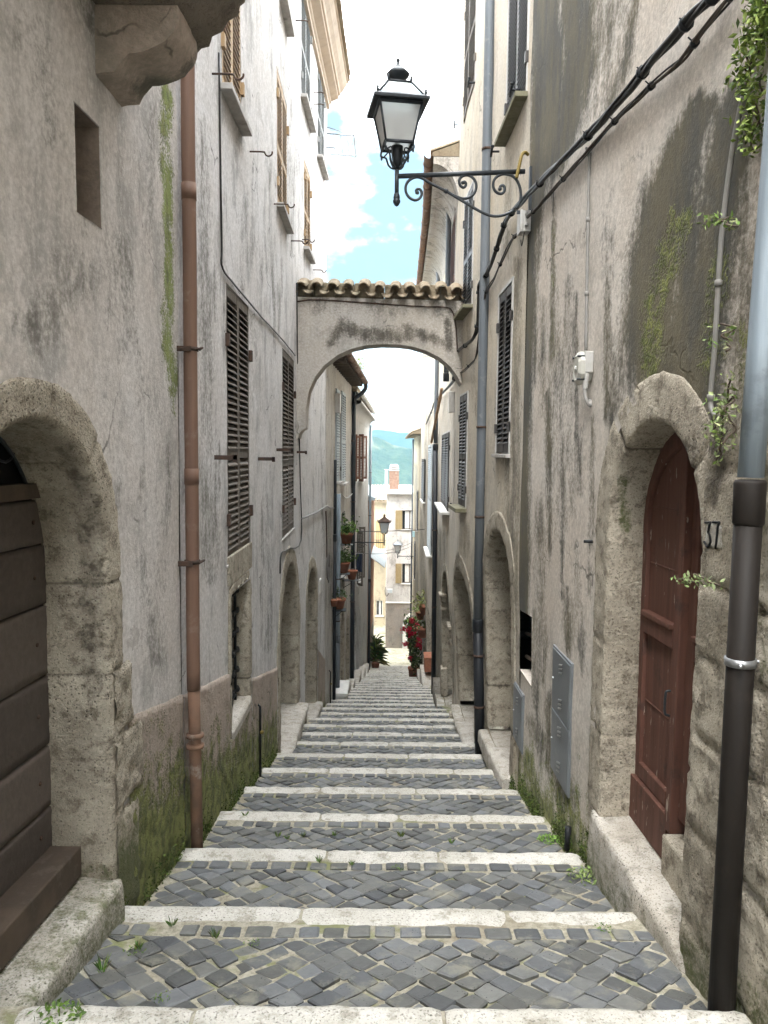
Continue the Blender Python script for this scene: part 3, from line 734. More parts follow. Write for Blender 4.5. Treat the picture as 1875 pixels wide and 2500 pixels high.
# balcony above
b = MB(); prof = [(-.3, 1.98), (.34, 1.98), (.36, 2.0), (.40, 2.01), (.42, 2.06), (.47, 2.08), (.50, 2.13), (.545, 2.15), (.56, 2.20), (.585, 2.22), (.60, 2.36), (-.3, 2.36)]
rows = []
for y in np.linspace(.6, 4.02, 40): rows.append([W('L', y, z + .008 * noise.noise(Vector((y * 5, z * 5, o * 5))), o + .010 * noise.noise(Vector((y * 4, z * 9, 2 + o)))) for o, z in prof])
b.grid(rows); b.add(rows[-1], [tuple(range(len(prof)))]); b.add(rows[0], [tuple(range(len(prof)))[::-1]])
bal = b.build('balcony', M['stone_dark'], A.root, attr=stain_shade_mask(b.v, [((1,), .45, [(440, 60, 40), (470, 90, 40)])]))
b = MB(); prof = [(-.2, 1.975)] + [(.37 - .235 * (1 - math.cos(a)), 1.93 - .16 * math.sin(a) - .0 * a) for a in np.linspace(0, math.pi / 2, 9)] + [(.10, 1.72), (.085, 1.685), (.02, 1.68), (-.2, 1.62)]
prof[1:1] = [(.37, 1.975)]
prof = [(o + .012 * noise.noise(Vector((o * 19, z * 19, 1))), z) for o, z in prof]
rows = []
for y in np.linspace(3.60, 3.92, 9): rows.append([W('L', y, z + .006 * noise.noise(Vector((y * 14, z * 14, o * 9))), o + .007 * noise.noise(Vector((y * 15, z * 15, 6 + o * 5)))) for o, z in prof])
b.grid(rows[::-1]); b.add(rows[0], [tuple(range(len(prof)))]); b.add(rows[-1], [tuple(range(len(prof)))[::-1]])
b.build('corbel', M['plas_render'], bal, attr=stain_shade_mask(b.v, [(0, .8, [(300, 190, 28), (400, 190, 28)]), ((0,), .7, [(395, 180, 30), (450, 110, 30)])]))
b = MB()
for y in np.arange(.7, 4.0, .11): b.tube([W('L', y, 2.36, .52), W('L', y, 3.2, .52)], .009, 6)
b.tube([W('L', y, 3.2, .52) for y in (.65, 2, 3.98)], .018, 6); b.tube([W('L', y, 2.45, .52) for y in (.65, 2, 3.98)], .012, 6)
b.tube([W('L', 3.97, 3.2, o) for o in (.52, .2, .0)], .018, 6)
b.build('railing', M['black'], bal)
b = MB(); b.wbox('L', .58, 4.05, 2.362, 2.385, .0, .625); b.build('balcony_floor', M['pane'], bal)

# ---- second house: pale, long, with shutters
A2 = House('L', 4.80, 15.9, 6.95, 'long pale house with louvred shutters, a barred window and peach eaves', mat='plas_left', step=.09, moss=(.75, .65),
    strokes=[(0, .55, [(440, 260, 22), (445, 700, 22), (455, 1250, 25)]), (0, .5, [(450, 1020, 22), (460, 1200, 30)]), (0, .42, [(570, 1080, 16), (575, 1300, 22), (580, 1400, 16)]),
             (0, .35, [(700, 1000, 12), (705, 1080, 10)]), (0, .5, [(697, 1100, 7), (702, 1180, 7), (703, 1300, 5)]), (0, .28, [(560, 500, 40), (590, 640, 40)]), (0, .3, [(520, 420, 30), (530, 560, 30)])] + drips(9, 22, 420, 640, 150, 1250, 60, 220, 5, 14, .35, .62))
def Wn(pts, **k):
    y0, y1, z0, z1 = rect('L', *[S(*p) for p in pts]); return window(A2, 'L', y0, y1, z0, k.pop('z1', z1), **k)
Wn(((548, 692), (606, 742), (558, 1372), (611, 1340)), mat='sh_brown', pitch=.052, mids=(.40,), sill_out=.012, sill_h=.03, recess=.09, o=-.038, hm='rust')
Wn(((686, 846), (717, 880), (692, 1310), (718, 1291)), mat='sh_brown', pitch=.052, mids=(.40,), sill_out=.012, sill_h=.03, recess=.09, o=-.038, hm='rust')
y0, y1, z0, _ = rect('L', S(541, 215), S(589, 300), S(543, 222), S(587, 300))
window(A2, 'L', y0, y1, z0, z0 + 2.0, mat='sh_tan', pitch=.05, mids=(), o=-.035, recess=.1, sill_out=.09)
y0, y1, z0, _ = rect('L', S(676, 515), S(700, 543), S(676, 515), S(700, 543)); u2 = (y0, y1)
z1 = (hz('L', 675, 171) + hz('L', 701, 250)) / 2
window(A2, 'L', y0, y1, z0, z1, mat='sh_tan', pitch=.05, mids=(.45,), o=-.035, recess=.1, sill_out=.09)
y0, y1, z0, _ = rect('L', S(742, 611), S(757, 627), S(742, 611), S(757, 627)); zz = (hz('L', 741, 388) + hz('L', 756, 425)) / 2
window(A2, 'L', y0, y1, z0, zz, mat='sh_tan', pitch=.05, mids=(.45,), o=-.035, recess=.1, sill_out=.09)
y0, y1, z0, _ = rect('L', S(683, 2), S(699, 69), S(683, 2), S(699, 69))
window(A2, 'L', y0, y1, z0, z0 + 1.75, mat='sh_grey', pitch=.05, mids=(.45,), o=-.035, recess=.1, sill_out=.10)
y0, y1, z0, _ = rect('L', S(735, 250), S(757, 297), S(735, 250), S(757, 297))
window(A2, 'L', y0, y1, z0, z0 + 1.75, mat='sh_grey', pitch=.05, mids=(.45,), o=-.035, recess=.1, sill_out=.10)
y0, y1, z0, _ = rect('L', S(775, 393), S(791, 419), S(775, 393), S(791, 419)); zz = (hz('L', 773, 128) + hz('L', 788, 195)) / 2
window(A2, 'L', y0, y1, z0, zz, mat='sh_grey', pitch=.05, mids=(.45,), o=-.035, recess=.1, sill_out=.10)
# barred window with stone frame
gy0, gy1, gz0, gz1 = rect('L', S(564, 1452), S(607, 1416), S(564, 1763), S(607, 1717))
A2.hole([(gy0 - .02, gz0), (gy1 + .02, gz0), (gy1 + .02, gz1), (gy0 - .02, gz1)], 0)
surround('L', [(gy0, gz0), (gy0, gz1), (gy1, gz1), (gy1, gz0)], .10, .34, A2.root, 'stone', seed=8, rough=.010, wj=.12, block=1.2, ds=.03)
g = MB(); g.wbox('L', gy0 - .1, gy1 + .1, gz0 - .2, gz1 + .1, -.40, -.35); wn = g.build('barred_window', M['dark'], A2.root)
g = MB()
for k in range(4):
    y = gy0 + (gy1 - gy0) * (k + .6) / 4.2; g.wbox('L', y - .011, y + .011, gz0 - .02, gz1 + .02, -.115, -.093)
for k in range(6):
    z = gz0 + (gz1 - gz0) * (k + .5) / 6; m = 40
    g.tube([W('L', gy0 - .02 + (gy1 - gy0 + .04) * j / m, z + .004 * math.sin(j), -.104 + .010 * math.cos(j * math.pi / 4.5)) for j in range(m + 1)], [.012 + .010 * abs(math.cos(j * math.pi / 9)) for j in range(m + 1)], 8)
g.build('window_grille', M['black'], wn)
rough_slab('L', gy0 - .03, gy1 + .05, gz0 + .01, gz0 - .10, -.34, .02, 'stone_pale', wn, 'sill', 9, .1)
h = MB(); h.wbox('L', gy0 - .13, gy1 + .13, gz1 + .10, gz1 + .34, -.02, .016); h.build('lintel', M['stone'], wn, bevel=.01)
# two arched doors
def arched_door(H, sd, y0, y1, zb, zs, zc, mat, w, depth, seed, step=True, stone='stone', leafmat='door_grey', step_out=.06, block=.42, hole=.6, moss=None, rough=.012, leafs=1, zb2=None):
    p = arch_path(y0, y1, zb - .1, zs, zc); H.hole(grow(p, w * hole), 0)
    surround(sd, p, w, depth, H.root, stone, seed=seed, block=block, rough=rough, moss=moss, ds=.045)
    m = MB()
    nb = 5 * leafs
    for k in range(nb):
        a = y0 - .02 + (y1 - y0 + .04) * k / nb; b = y0 - .02 + (y1 - y0 + .04) * (k + 1) / nb
        m.wbox(sd, a + .003, b - .003, zb - .05, zc + .05, -depth - .05, -depth + .006 * (k % 2))
    dr = m.build('door', M[leafmat], H.root)
    h = MB(); ym = y0 + (y1 - y0) * .8; h.wbox(sd, ym, ym + .05, zb + .95, zb + 1.12, -depth, -depth + .035); h.lathe([(.0, 0), (.022, .01), (.022, .04), (0, .05)], W(sd, ym + .02, zb + 1.02, -depth + .04), 8); h.build('handle', M['rust'], dr)
    if step: rough_slab(sd, y0 - .12, y1 + .15, zb, float(gline(y0)) - .2, -depth, step_out, 'stone_pale', H.root, 'doorstep', seed, .5, z1b=zb2 if zb2 is not None else zb)
    return dr
y0, y1 = hy('L', 684, 1560), hy('L', 726, 1560); zc = hz('L', 708, 1380); zb = hz('L', 690, 1815)
ymid = (y0 + y1) / 2; zc = float(atY(711, 1379, ymid).z); zb = float(atY(700, 1800, y0 + .5).z)
arched_door(A2, 'L', y0, y1, zb, zc - (y1 - y0) * .45, zc, 'x', .26, .42, 21, leafmat='wood_dark', moss=(.5, .4), step_out=.16, zb2=zb - .12)
y0, y1 = hy('L', 749, 1560), hy('L', 771, 1560); ymid = (y0 + y1) / 2; zc = float(atY(760, 1389, ymid).z); zb = float(atY(757, 1742, y0 + .5).z)
arched_door(A2, 'L', y0, y1, zb, zc - (y1 - y0) * .4, zc, 'x', .2, .40, 22, leafmat='wood_dark', moss=(.5, .4), step_out=.12, zb2=zb - .1)
A2.finish()
e1, e2 = hy('L', 552, 1650), hy('L', 617, 1650)
panel(A2.root, 'L', [(4.80, hz('L', *D(388, 1509))), (gy0 - .10, hz('L', *D(487, 1466)))], .014, 'plas_render', moss=(1.2, 1.3))
panel(A2.root, 'L', [(gy0 - .09, gz0 - .08), (gy1 + .10, gz0 - .10)], .016, 'plas_render', moss=(1.2, 1.3))
panel(A2.root, 'L', [(gy1 + .11, hz('L', *D(546, 1460))), (hy('L', 674, 1630), hz('L', 674, 1630))], .014, 'plas_render', moss=(1.1, 1.2))
panel(A2.root, 'L', [(hy('L', 775, 1600), hz('L', 775, 1586)), (15.85, hz('L', 806, 1576))], .014, 'plas_render', moss=(.7, .8))
# eaves
pr = [(-.05, 6.80), (.05, 6.80), (.05, 6.88), (.075, 6.90), (.085, 6.94), (.20, 6.99), (.22, 7.0), (.22, 7.05), (.25, 7.06), (.27, 7.10), (.33, 7.17), (.38, 7.25), (.39, 7.29), (.42, 7.30), (.42, 7.34), (-.05, 7.34)]
b = MB(); rows = [[W('L', y, z, o) for o, z in pr] for y in np.linspace(3, 15.95, 40)]
b.grid(rows, False); b.add([W('L', 16.30, z, o) for o, z in pr], []); b.add(rows[-1], [tuple(range(len(pr)))]); b.add(rows[0], [tuple(range(len(pr)))[::-1]])
b.build('cornice', M['peach'], A2.root)
b = MB()
for k in range(64):
    y = 3.1 + k * .2
    if y > 15.95: break
    n = 9
    P = []
    for j, (o, z) in enumerate(((.47, 7.37), (.2, 7.47), (-2.4, 8.35))):
        P.append([W('L', y + .095 * math.cos(a), z + .07 * math.sin(a), o) for a in np.linspace(0, math.pi, n)])
    b.grid(P)
b.wbox('L', 3, 15.97, 7.341, 7.37, -.1, .45)
b.add([W('L', 3, 7.37, .44), W('L', 15.97, 7.37, .44), W('L', 15.97, 8.3, -2.4), W('L', 3, 8.3, -2.4)], [(0, 1, 2, 3)])
b.build('roof', M['tile'], A2.root)

# ---- copper brown downpipe
def clampring(mb, c, r, n=12, h=.02, t=.006): mb.lathe([(r, -h), (r + t, -h), (r + t, h), (r, h)], c, n)
yP = hy('L', 441, 900); r = .043
dp = thing('drainpipe', W('L', yP, float(gline(yP)), .06), 'rusty brown downpipe between the balcony house and the long pale house', 'drainpipe')
zt = -1.56
m = MB(); c = lambda z, o=.062: W('L', yP, z, o)
m.tube([c(z) + Vector((.004 * noise.noise(Vector((z * 1.3, 1, 1))), .004 * noise.noise(Vector((z * 1.3, 5, 1))), 0)) for z in np.linspace(7.2, zt + .02, 60)], [r * (1 + .02 * noise.noise(Vector((z * 5, 2, 2)))) for z in np.linspace(7.2, zt + .02, 60)], 18)
for z in (1.62, -.12): m.lathe([(r, -.10), (r + .003, -.10), (r + .003, .0), (r, .0)], c(z), 16)
m.build('pipe', M['pipe_rust'], dp)
m = MB(); m.tube([c(zt + .06), c(zt - .25, .066), c(-2.1, .07), c(float(gline(yP)) + .02, .075)], r - .004, 16)
m.build('lower_pipe', M['pipe_old'], dp)
m = MB()
for z in (-1.83, -1.90): m.lathe([(r - .004, -.028), (r + .014, -.022), (r + .014, .0), (r - .004, .006)], c(z, .068), 16)
m.build('pipe_collar', M['pipe_old'], dp)
for z in (.62, -.71):
    m = MB(); clampring(m, c(z), r, 14, .012, .008); m.wbox('L', yP - .075, yP - .055, z - .02, z + .012, -.03, .08); m.tube([c(z) + Vector((.05, .03, 0)), c(z) + Vector((.075, .0, .01)), c(z) + Vector((.05, -.04, -.005))], .007, 6)
    m.build('clamp', M['rust'], dp)

# ---- iron brackets and hooks on the pale house
def hook(px, py, L, label, drop=.035, rr=.008, mat='rust', group='iron hooks on the pale house wall'):
    y, z = hit('L', px, py); m = MB(); P = [(-.04, 0), (L * .55, 0), (L * .72, -.004)] + [(L * .72 + drop * (1 - math.cos(a)), -.004 - drop * math.sin(a)) for a in np.linspace(.2, math.pi * 1.05, 9)]
    m.tube([W('L', y, z + dz, o) for o, dz in P], rr, 7)
    o = m.build('wall_hook', M[mat], None, W('L', y, z)); tag(o, label, 'hook', group)
hook(517, 180, .22, 'rusty iron hook across the lower part of the tan shutters beside the balcony')
hook(608, 370, .20, 'slim iron hook on bare wall right of the marble sill near the balcony')
hook(669, 498, .22, 'iron hook at the foot of the second pair of tan shutters')
hook(710, 588, .22, 'iron hook left of the smallest tan shutters')
hook(764, 659, .22, 'thin iron hook below the sill of the smallest tan shutters')
hook(738, 585, .16, 'small iron hook crossing the bottom of the smallest tan shutters')
hook(722, 50, .22, 'iron peg beside the highest grey shutters under the peach eaves', .01)
hook(765, 225, .22, 'upper iron peg across the grey shutters nearest the corner', .01)
hook(765, 254, .22, 'lower iron peg across the grey shutters nearest the corner', .01)
hook(796, 360, .22, 'short iron peg at the outer corner of the pale house', .01)
def bar(px, py, L, label):
    y, z = hit('L', px, py); m = MB()
    m.wbox('L', y - .006, y + .006, z - .022, z + .012, -.04, L); m.wbox('L', y - .006, y + .006, z - .034, z + .016, L - .03, L)
    o = m.build('iron_bracket', M['rust'], None, W('L', y, z)); tag(o, label, 'bracket', 'flat iron brackets along the pale house')
bar(523, 1115, .17, 'flat iron bracket on the near edge of the tallest brown shutters')
bar(630, 1119, .17, 'flat iron bracket on bare wall between the two pairs of brown shutters')
bar(675, 1097, .20, 'flat iron bracket across the narrower brown shutters')
bar(725, 1103, .15, 'flat iron bracket just below the left foot of the arch')
# ---- thin cables on this wall
def cable(sd, pts, label, r=.007, o=.014, mat='cable', name='cable', n=4, cat='cable', group=None, wob=.0):
    P = []
    for p in pts:
        y, z = hit(sd, p[0], p[1]); P.append(W(sd, y, z, p[2] if len(p) > 2 else o))
    P = spline(P, n)
    if wob: P = [q + Vector((0, wob * noise.noise(q * 9), wob * noise.noise(q * 8 + Vector((5, 5, 5))))) for q in P]
    m = MB().tube(P, r, 7); ob = m.build(name, M[mat], None, P[0]); tag(ob, label, cat, group); return ob
cable('L', [(530, 130), (534, 400), (537, 600), (539, 655), (572, 698), (639, 778), (684, 826), (718, 868)], 'thin dark wall cable slanting down over the brown shutters to the arch', .008, wob=.012)
cable('L', [(722, 690), (724, 850), (727, 1000), (731, 1180), (733, 1320), (702, 1340), (684, 1352), (681, 1400)], 'thin cable running down beside the arch and over the first stone doorway', .009, wob=.01)
cable('L', [(733, 1264), (770, 1250), (790, 1238), (812, 1240), (822, 1232)], 'pale twisted wire bundle below the second arched doorway line', .016, .03, 'conduit', wob=.03)

# ---- the flying arch
def xz_poly(px, Y): return [(atY(*D(*p), Y).x, atY(*D(*p), Y).z) for p in px]
YA = 11.5
ar = thing('archway', (0, YA, -4.2), 'plastered arch with tiled top spanning the stepped lane', 'arch')
intr = [(992, 822), (985, 808), (972, 791), (950, 772), (920, 757), (890, 748), (860, 744), (825, 743), (790, 746), (760, 753), (730, 766), (700, 789), (680, 815), (667, 845), (661, 880), (660, 925)]
poly = xz_poly([(1012, 650), (1012, 850)] + intr + [(652, 929), (646, 937), (644, 947), (625, 948), (625, 640)], YA)
def slab_xz(poly, y0, y1, mat, parent, name, step=.07, strokes=()):
    P = [Vector(p) for p in poly]; L2 = [(p.x, p.y) for p in resample(P, step, True)]
    x0, x1 = min(p[0] for p in L2), max(p[0] for p in L2); z0, z1 = min(p[1] for p in L2), max(p[1] for p in L2)
    G = np.array([(x + step * .2 * random.uniform(-1, 1), z + step * .2 * random.uniform(-1, 1)) for x in np.arange(x0, x1, step) for z in np.arange(z0, z1, step)])
    G = G[in_poly(G, L2)]; E = np.array(L2); G = np.array([g for g in G if ((E - g) ** 2).sum(1).min() > (step * .4) ** 2])
    vs = [Vector(p) for p in L2] + [Vector(p) for p in G]; m = len(L2)
    vo, _, fo, *_ = geometry.delaunay_2d_cdt(vs, [(i, (i + 1) % m) for i in range(m)], [], 0, 1e-5)
    V = np.array([tuple(v) for v in vo]); Fc = [f for f in fo]; C = np.array([V[list(f)].mean(0) for f in Fc]); ok = in_poly(C, L2)
    mb = MB()
    F2 = []
    for f, k in zip(Fc, ok):
        if not k: continue
        a, b, c = (V[i] for i in f[:3]); ar_ = (b[0] - a[0]) * (c[1] - a[1]) - (c[0] - a[0]) * (b[1] - a[1]); F2.append(tuple(f) if ar_ > 0 else tuple(f[::-1]))
    mb.add([(v[0], y0 + .010 * noise.noise(Vector((v[0] * 2, v[1] * 2, 1))), v[1]) for v in V], F2, True)
    mb.add([(v[0], y1, v[1]) for v in V], [f[::-1] for f in F2], True)
    a = [(p[0], y0 + .010 * noise.noise(Vector((p[0] * 2, p[1] * 2, 1))), p[1]) for p in L2]; b = [(p[0], y1, p[1]) for p in L2]
    mb.add(a + b, [(i, (i + 1) % m, m + (i + 1) % m, m + i) for i in range(m)])
    return mb.build(name, M[mat], parent, attr=stain_shade_mask(mb.v, strokes))
slab_xz(poly, YA, YA + .42, 'plas_arch', ar, 'arch_body', strokes=[
    (0, .75, [(715, 740, 14), (740, 700, 18), (790, 725, 28), (850, 725, 24), (890, 730, 14)]), (0, .75, [(872, 705, 12), (890, 715, 16), (930, 728, 18), (965, 745, 16)]), (0, .8, [(968, 690, 9), (970, 750, 14)]), (0, .35, [(660, 660, 30), (1000, 670, 30)])])
zl = atY(*D(640, 634), YA).z; zr = atY(*D(1000, 646), YA).z; xl = atY(*D(634, 620), YA).x; xr = atY(*D(1004, 620), YA).x
tl = MB(); nT = 11; rnd = random.Random(4)
for k in range(nT + 1):
    for cov in (0, 1):
        x = xl + (xr - xl) * (k + (.5 if cov else 0)) / nT
        if x > xr: continue
        zb = zl + (zr - zl) * (x - xl) / (xr - xl) + .035 + rnd.uniform(-.012, .012); yo = rnd.uniform(-.025, .025); tw = rnd.uniform(-.05, .05)
        rr = .078 * rnd.uniform(.92, 1.08); P = []; Q = []
        for j in range(4):
            y = YA - .13 + yo + .13 * j; zz = zb + .045 * j + (.055 if cov else 0); r_ = rr * (1 + .04 * j) * (1.0 if cov else 1.05)
            aa = np.linspace(.08, math.pi - .08, 10) if cov else np.linspace(math.pi + .15, 2 * math.pi - .15, 10)
            P.append([(x + tw * .13 * j + r_ * math.cos(a), y, zz + r_ * .8 * math.sin(a)) for a in aa]); Q.append([(x + tw * .13 * j + (r_ - .016) * math.cos(a), y, zz + (r_ - .016) * .8 * math.sin(a)) for a in aa])
        tl.grid(P); tl.grid([q[::-1] for q in Q]); tl.grid([P[0][::-1], Q[0][::-1]], False)
tl.build('roof_tiles', M['tile'], ar, attr=[(.25 * max(0, noise.noise(Vector(v) * 4)), .65 * max(0, noise.noise(Vector(v) * 2.5) + .2), 0, 1) for v in tl.v])
tc_ = MB(); x = xl - .05
while x < xr:
    w_ = rnd.uniform(.25, .5); z = zl + (zr - zl) * (x - xl) / (xr - xl); h_ = rnd.uniform(.20, .225)
    tc_.box(x, min(x + w_ - .004, xr + .05), YA + .12, YA + .40, z - .02, z + h_); x += w_
tc_.build('ridge_mortar', M['tile'], ar, bevel=.02, attr=[(.3, .35, 0, 1)] * len(tc_.v))
m = MB(); m.tube(spline([atY(*D(*p), YA) + Vector((0, -.015, 0)) for p in ((641, 652), (680, 648), (800, 655), (900, 662), (960, 664), (976, 672), (984, 700), (988, 760))], 5), .010, 6)
o = m.build('conduit', M['rust'], None, (0, YA, 2)); tag(o, 'thin rusty conduit running under the arch tiles', 'conduit')
# ------------------------------------------------------------------ right side of the street
def RW(H, pts, **k):
    y0, y1, z0, z1 = rect('R', *[S(*p) for p in pts]); return window(H, 'R', y0, y1, z0, k.pop('z1', z1), **k)
C = House('R', -1.0, 7.0, 7.6, 'dark stained house with the red-brown arched door and rough stone base', mat='plas_right', step=.07, moss=(.95, .95), bumpy=.016,
    strokes=[
     (0, 1.15, [(1172, -20, 52), (1185, 140, 58), (1180, 280, 48), (1158, 400, 34), (1140, 520, 26)]), (0, 1.1, [(1240, -20, 50), (1250, 120, 56), (1228, 260, 50), (1190, 360, 36)]), (0, .55, [(1300, -20, 30), (1310, 130, 30), (1290, 240, 25)]), (0, .5, [(1345, -20, 25), (1350, 70, 20)]),
     (0, 1.2, [(1134, 520, 32), (1126, 700, 36), (1122, 900, 34), (1120, 1100, 30), (1122, 1280, 28), (1118, 1420, 24)]), (0, .7, [(1160, 500, 18), (1150, 620, 20), (1142, 800, 18)]), (0, .75, [(1194, 480, 8), (1194, 660, 9), (1195, 780, 6)]), (1, .45, [(1194, 480, 7), (1194, 660, 8), (1195, 780, 5)]),
     (0, .5, [(1170, 640, 14), (1172, 900, 14)]), (0, .55, [(1226, 600, 16), (1230, 800, 18), (1235, 1000, 22)]), (0, .45, [(1250, 900, 22), (1255, 1060, 22)]),
     (0, 1.15, [(1520, 220, 36), (1475, 330, 56), (1432, 450, 72), (1412, 600, 82), (1402, 740, 86), (1420, 820, 90)]), (0, 1.05, [(1600, 200, 50), (1570, 330, 70), (1540, 500, 80), (1510, 700, 90), (1500, 860, 80)]), (0, .8, [(1700, 300, 100), (1650, 700, 100), (1640, 1000, 80)]),
     (1, .62, [(1470, 470, 40), (1420, 640, 38), (1400, 800, 36)]), (1, .55, [(1560, 560, 40), (1540, 800, 40)]), (1, .5, [(1620, 700, 40), (1620, 950, 40)]),
     (0, .7, [(1390, 400, 20), (1372, 520, 26), (1360, 650, 28), (1345, 800, 30), (1320, 880, 24)]), (0, .5, [(1200, 620, 16), (1204, 900, 22), (1215, 1150, 26)]), (0, .4, [(1340, 360, 12), (1400, 320, 20)]),
     (0, .4, [(1160, 1200, 22), (1150, 1400, 22)]), (0, .45, [(1245, 1200, 14), (1250, 1400, 16)]),
     (1, .8, [(1140, 1640, 18), (1170, 1760, 25), (1230, 1830, 35), (1290, 1880, 40)]), (0, .6, [(1150, 1560, 25), (1230, 1730, 40)])] + drips(2, 16, 1150, 1330, 380, 900, 120, 420, 6, 15, .5, .85) + drips(5, 9, 1290, 1420, -20, 60, 100, 260, 10, 22, .5, .8, -.25) + drips(7, 12, 1150, 1280, 950, 1500, 80, 260, 8, 20, .4, .7))
C.ext = -9
DR0, DR1 = hy('R', 1703, 1450), hy('R', 1480, 1500)
DRM = (DR0 + DR1) / 2; DRC = float(atY(1602, 1046, DRM).z) + .03; DRS = DRC - .62; DRZ = -2.15
path = arch_path(DR0, DR1, DRZ - .1, DRS, DRC)
C.hole(grow(path, .14), 0)
surround('R', path, .25, .20, C.root, 'stone', ds=.026, rough=.010, block=.5, seed=12, wj=.05, proud=.004, moss=(.7, .7), strokes=[(1, .75, [(1345, 1040, 20), (1350, 1140, 22)]), (0, .5, [(1480, 960, 40), (1500, 1060, 30)]), (0, .4, [(1300, 1100, 20)])])
ny = rect('R', S(1298, 1512), S(1268, 1484), S(1298, 1656), S(1268, 1651))
C.hole([(ny[0], ny[2]), (ny[1], ny[2]), (ny[1], ny[3] - .02), (ny[0], ny[3] + .03)], .26)
nb_ = MB(); nb_.wbox('R', ny[0] - .1, ny[1] + .1, ny[2] - .1, ny[3] + .1, -.30, -.255); nb_.wbox('R', ny[1] - .006, ny[1] + .03, ny[2], ny[3], -.25, -.012); nb_.build('niche_boarding', M['wood_dark'], C.root)
nb_ = MB(); nb_.tube([W('R', ny[0] + .08, ny[2] + .38, -.1), W('R', ny[1] - .02, ny[2] + .34, -.06)], .016, 7); nb_.build('niche_bar', M['wood_dark'], C.root)
nb_ = MB(); nb_.tube([W('R', ny[0] + .08, ny[2] + .16, -.1), W('R', ny[1] - .02, ny[2] + .12, -.06)], .016, 7); nb_.build('niche_bar', M['wood_dark'], C.root)
C.finish()
# rough ashlar facing on the near side of the door
def facing(y, z):
    yw = y + .02 * noise.noise(Vector((y * 4, z * 4, 2))); zw = z + .03 * noise.noise(Vector((y * 3, z * 3, 7))) - (y - 2.5) * .02
    ri = max(0, sum(1 for q in zc if q < zw) - 1); dj = min(min(abs(zw - q) for q in zc), min(abs(yw - q) for q in yv[ri]))
    q = Vector((y * 9, z * 9, 1)); g = max(0, 1 - dj / .022); top = max(0, (z - .0) / .3) ** 2
    return .018 + .007 * noise.noise(q) + .008 * noise.noise(q * 2.7) + .008 * noise.noise(q * .35) - g * .022 - top * .05
rows = []; rnd = random.Random(3); zc = [-3.2]
while zc[-1] < .35: zc.append(zc[-1] + rnd.uniform(.30, .52))
yv = [[1.0 + rnd.uniform(0, .5)] for _ in zc]
for r in yv:
    while r[-1] < 3.3: r.append(r[-1] + rnd.uniform(.35, .75))
yy = np.arange(1.25, DR0 - .025, .028)
for y in yy:
    col = []
    for z in np.arange(-3.0, .30, .028):
        col.append(W('R', y, z, facing(y, z)))
    rows.append(col)
fb = MB().grid(rows); fb.build('stone_facing', M['stone'], C.root, attr=stain_shade_mask(fb.v, [(1, .5, [(1640, 900, 30), (1650, 1500, 20)]), (1, .35, [(1560, 1120, 20), (1600, 1250, 30)]), (0, .7, [(1530, 900, 40), (1560, 1000, 40), (1530, 1080, 30)])], (.7, .8)))
# the red-brown door
o = -.20
def darc(a0, a1, rr): return [(DRM - rr * math.cos(a), DRS + (DRC - DRS) / .62 * rr * math.sin(a) * .97) for a in np.linspace(a0, a1, 24)]
d = MB()
d.wbox('R', DR0 - .05, DRM - .03, DRZ + .28, DRC + .1, o - .07, o - .024); d.wbox('R', DRM + .03, DR1 + .05, DRZ + .0, DRC + .1, o - .06, o - .02)
dr = d.build('door', M['door_red'], C.root)
for nm, a, b, zb, oo in (('far', DRM + .035, DR1 + .03, DRZ + .005, o), ('near', DR0 - .03, DRM - .035, DRZ + .285, o - .004)):
    d = MB(); st = .085
    d.wbox('R', a, a + st, zb, DRC + .08, oo - .05, oo); d.wbox('R', b - st, b, zb, DRC + .08, oo - .05, oo)
    for z, h, pr in ((zb, .26, .026), (zb + .265, .09, .002), (-1.02, .10, .004), (-.30, .012, -.018), (-.62, .010, -.019), (-1.42, .010, -.019), (-.95 + .03, .03, .02)):
        if nm == 'near' and pr == .026: continue
        d.wbox('R', a + (st if pr != .026 else 0), b - (st if pr != .026 else 0), z, z + h, oo - .05, oo + pr)
    d.build('door_leaf', M['door_red'], dr, bevel=.005)
d = MB(); rowsA = [[W('R', y, z, o - .03), W('R', y, z, o + .004), W('R', y2, z2, o + .004), W('R', y2, z2, o - .02)] for (y, z), (y2, z2) in zip(darc(.02, math.pi - .02, .63), darc(.02, math.pi - .02, .53))]
d.grid(rowsA, False); d.wbox('R', DRM - .034, DRM + .034, DRZ + .20, DRC + .05, o - .05, o + .036)
d.build('door_moulding', M['door_red'], dr, bevel=.006)
d = MB(); ph = W('R', DRM + .055, -1.28, o); d.tube(spline([ph + Vector(q) for q in ((.01, 0, .05), (-.04, 0, .055), (-.05, .0, .03), (-.05, 0, -.06), (-.03, 0, -.075), (.01, 0, -.08))], 4), .007, 7)
d.wbox('R', DRM + .04, DRM + .075, -1.40, -1.18, o + .001, o + .006); d.build('handle', M['iron'], dr)
d = MB(); d.wbox('R', DR0 - .02, DRM - .02, DRZ - .05, DRZ + .20, -.35, -.13); d.build('raised_sill', M['stone'], dr, bevel=.012, attr=[(0.2, .3, 0, 1)] * 8)
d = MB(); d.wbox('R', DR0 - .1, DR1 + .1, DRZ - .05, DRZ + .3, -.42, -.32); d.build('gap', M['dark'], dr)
rough_slab('R', DR0 - .12, DR1 + .12, DRZ - .02, float(gline(DR0)) - .22, -.24, .035, 'stone_pale', C.root, 'doorstep', 15, .65, z1b=DRZ + .01, z0b=float(gline(DR1)) - .3, crack=(DR0 + .42,), slope=.012)
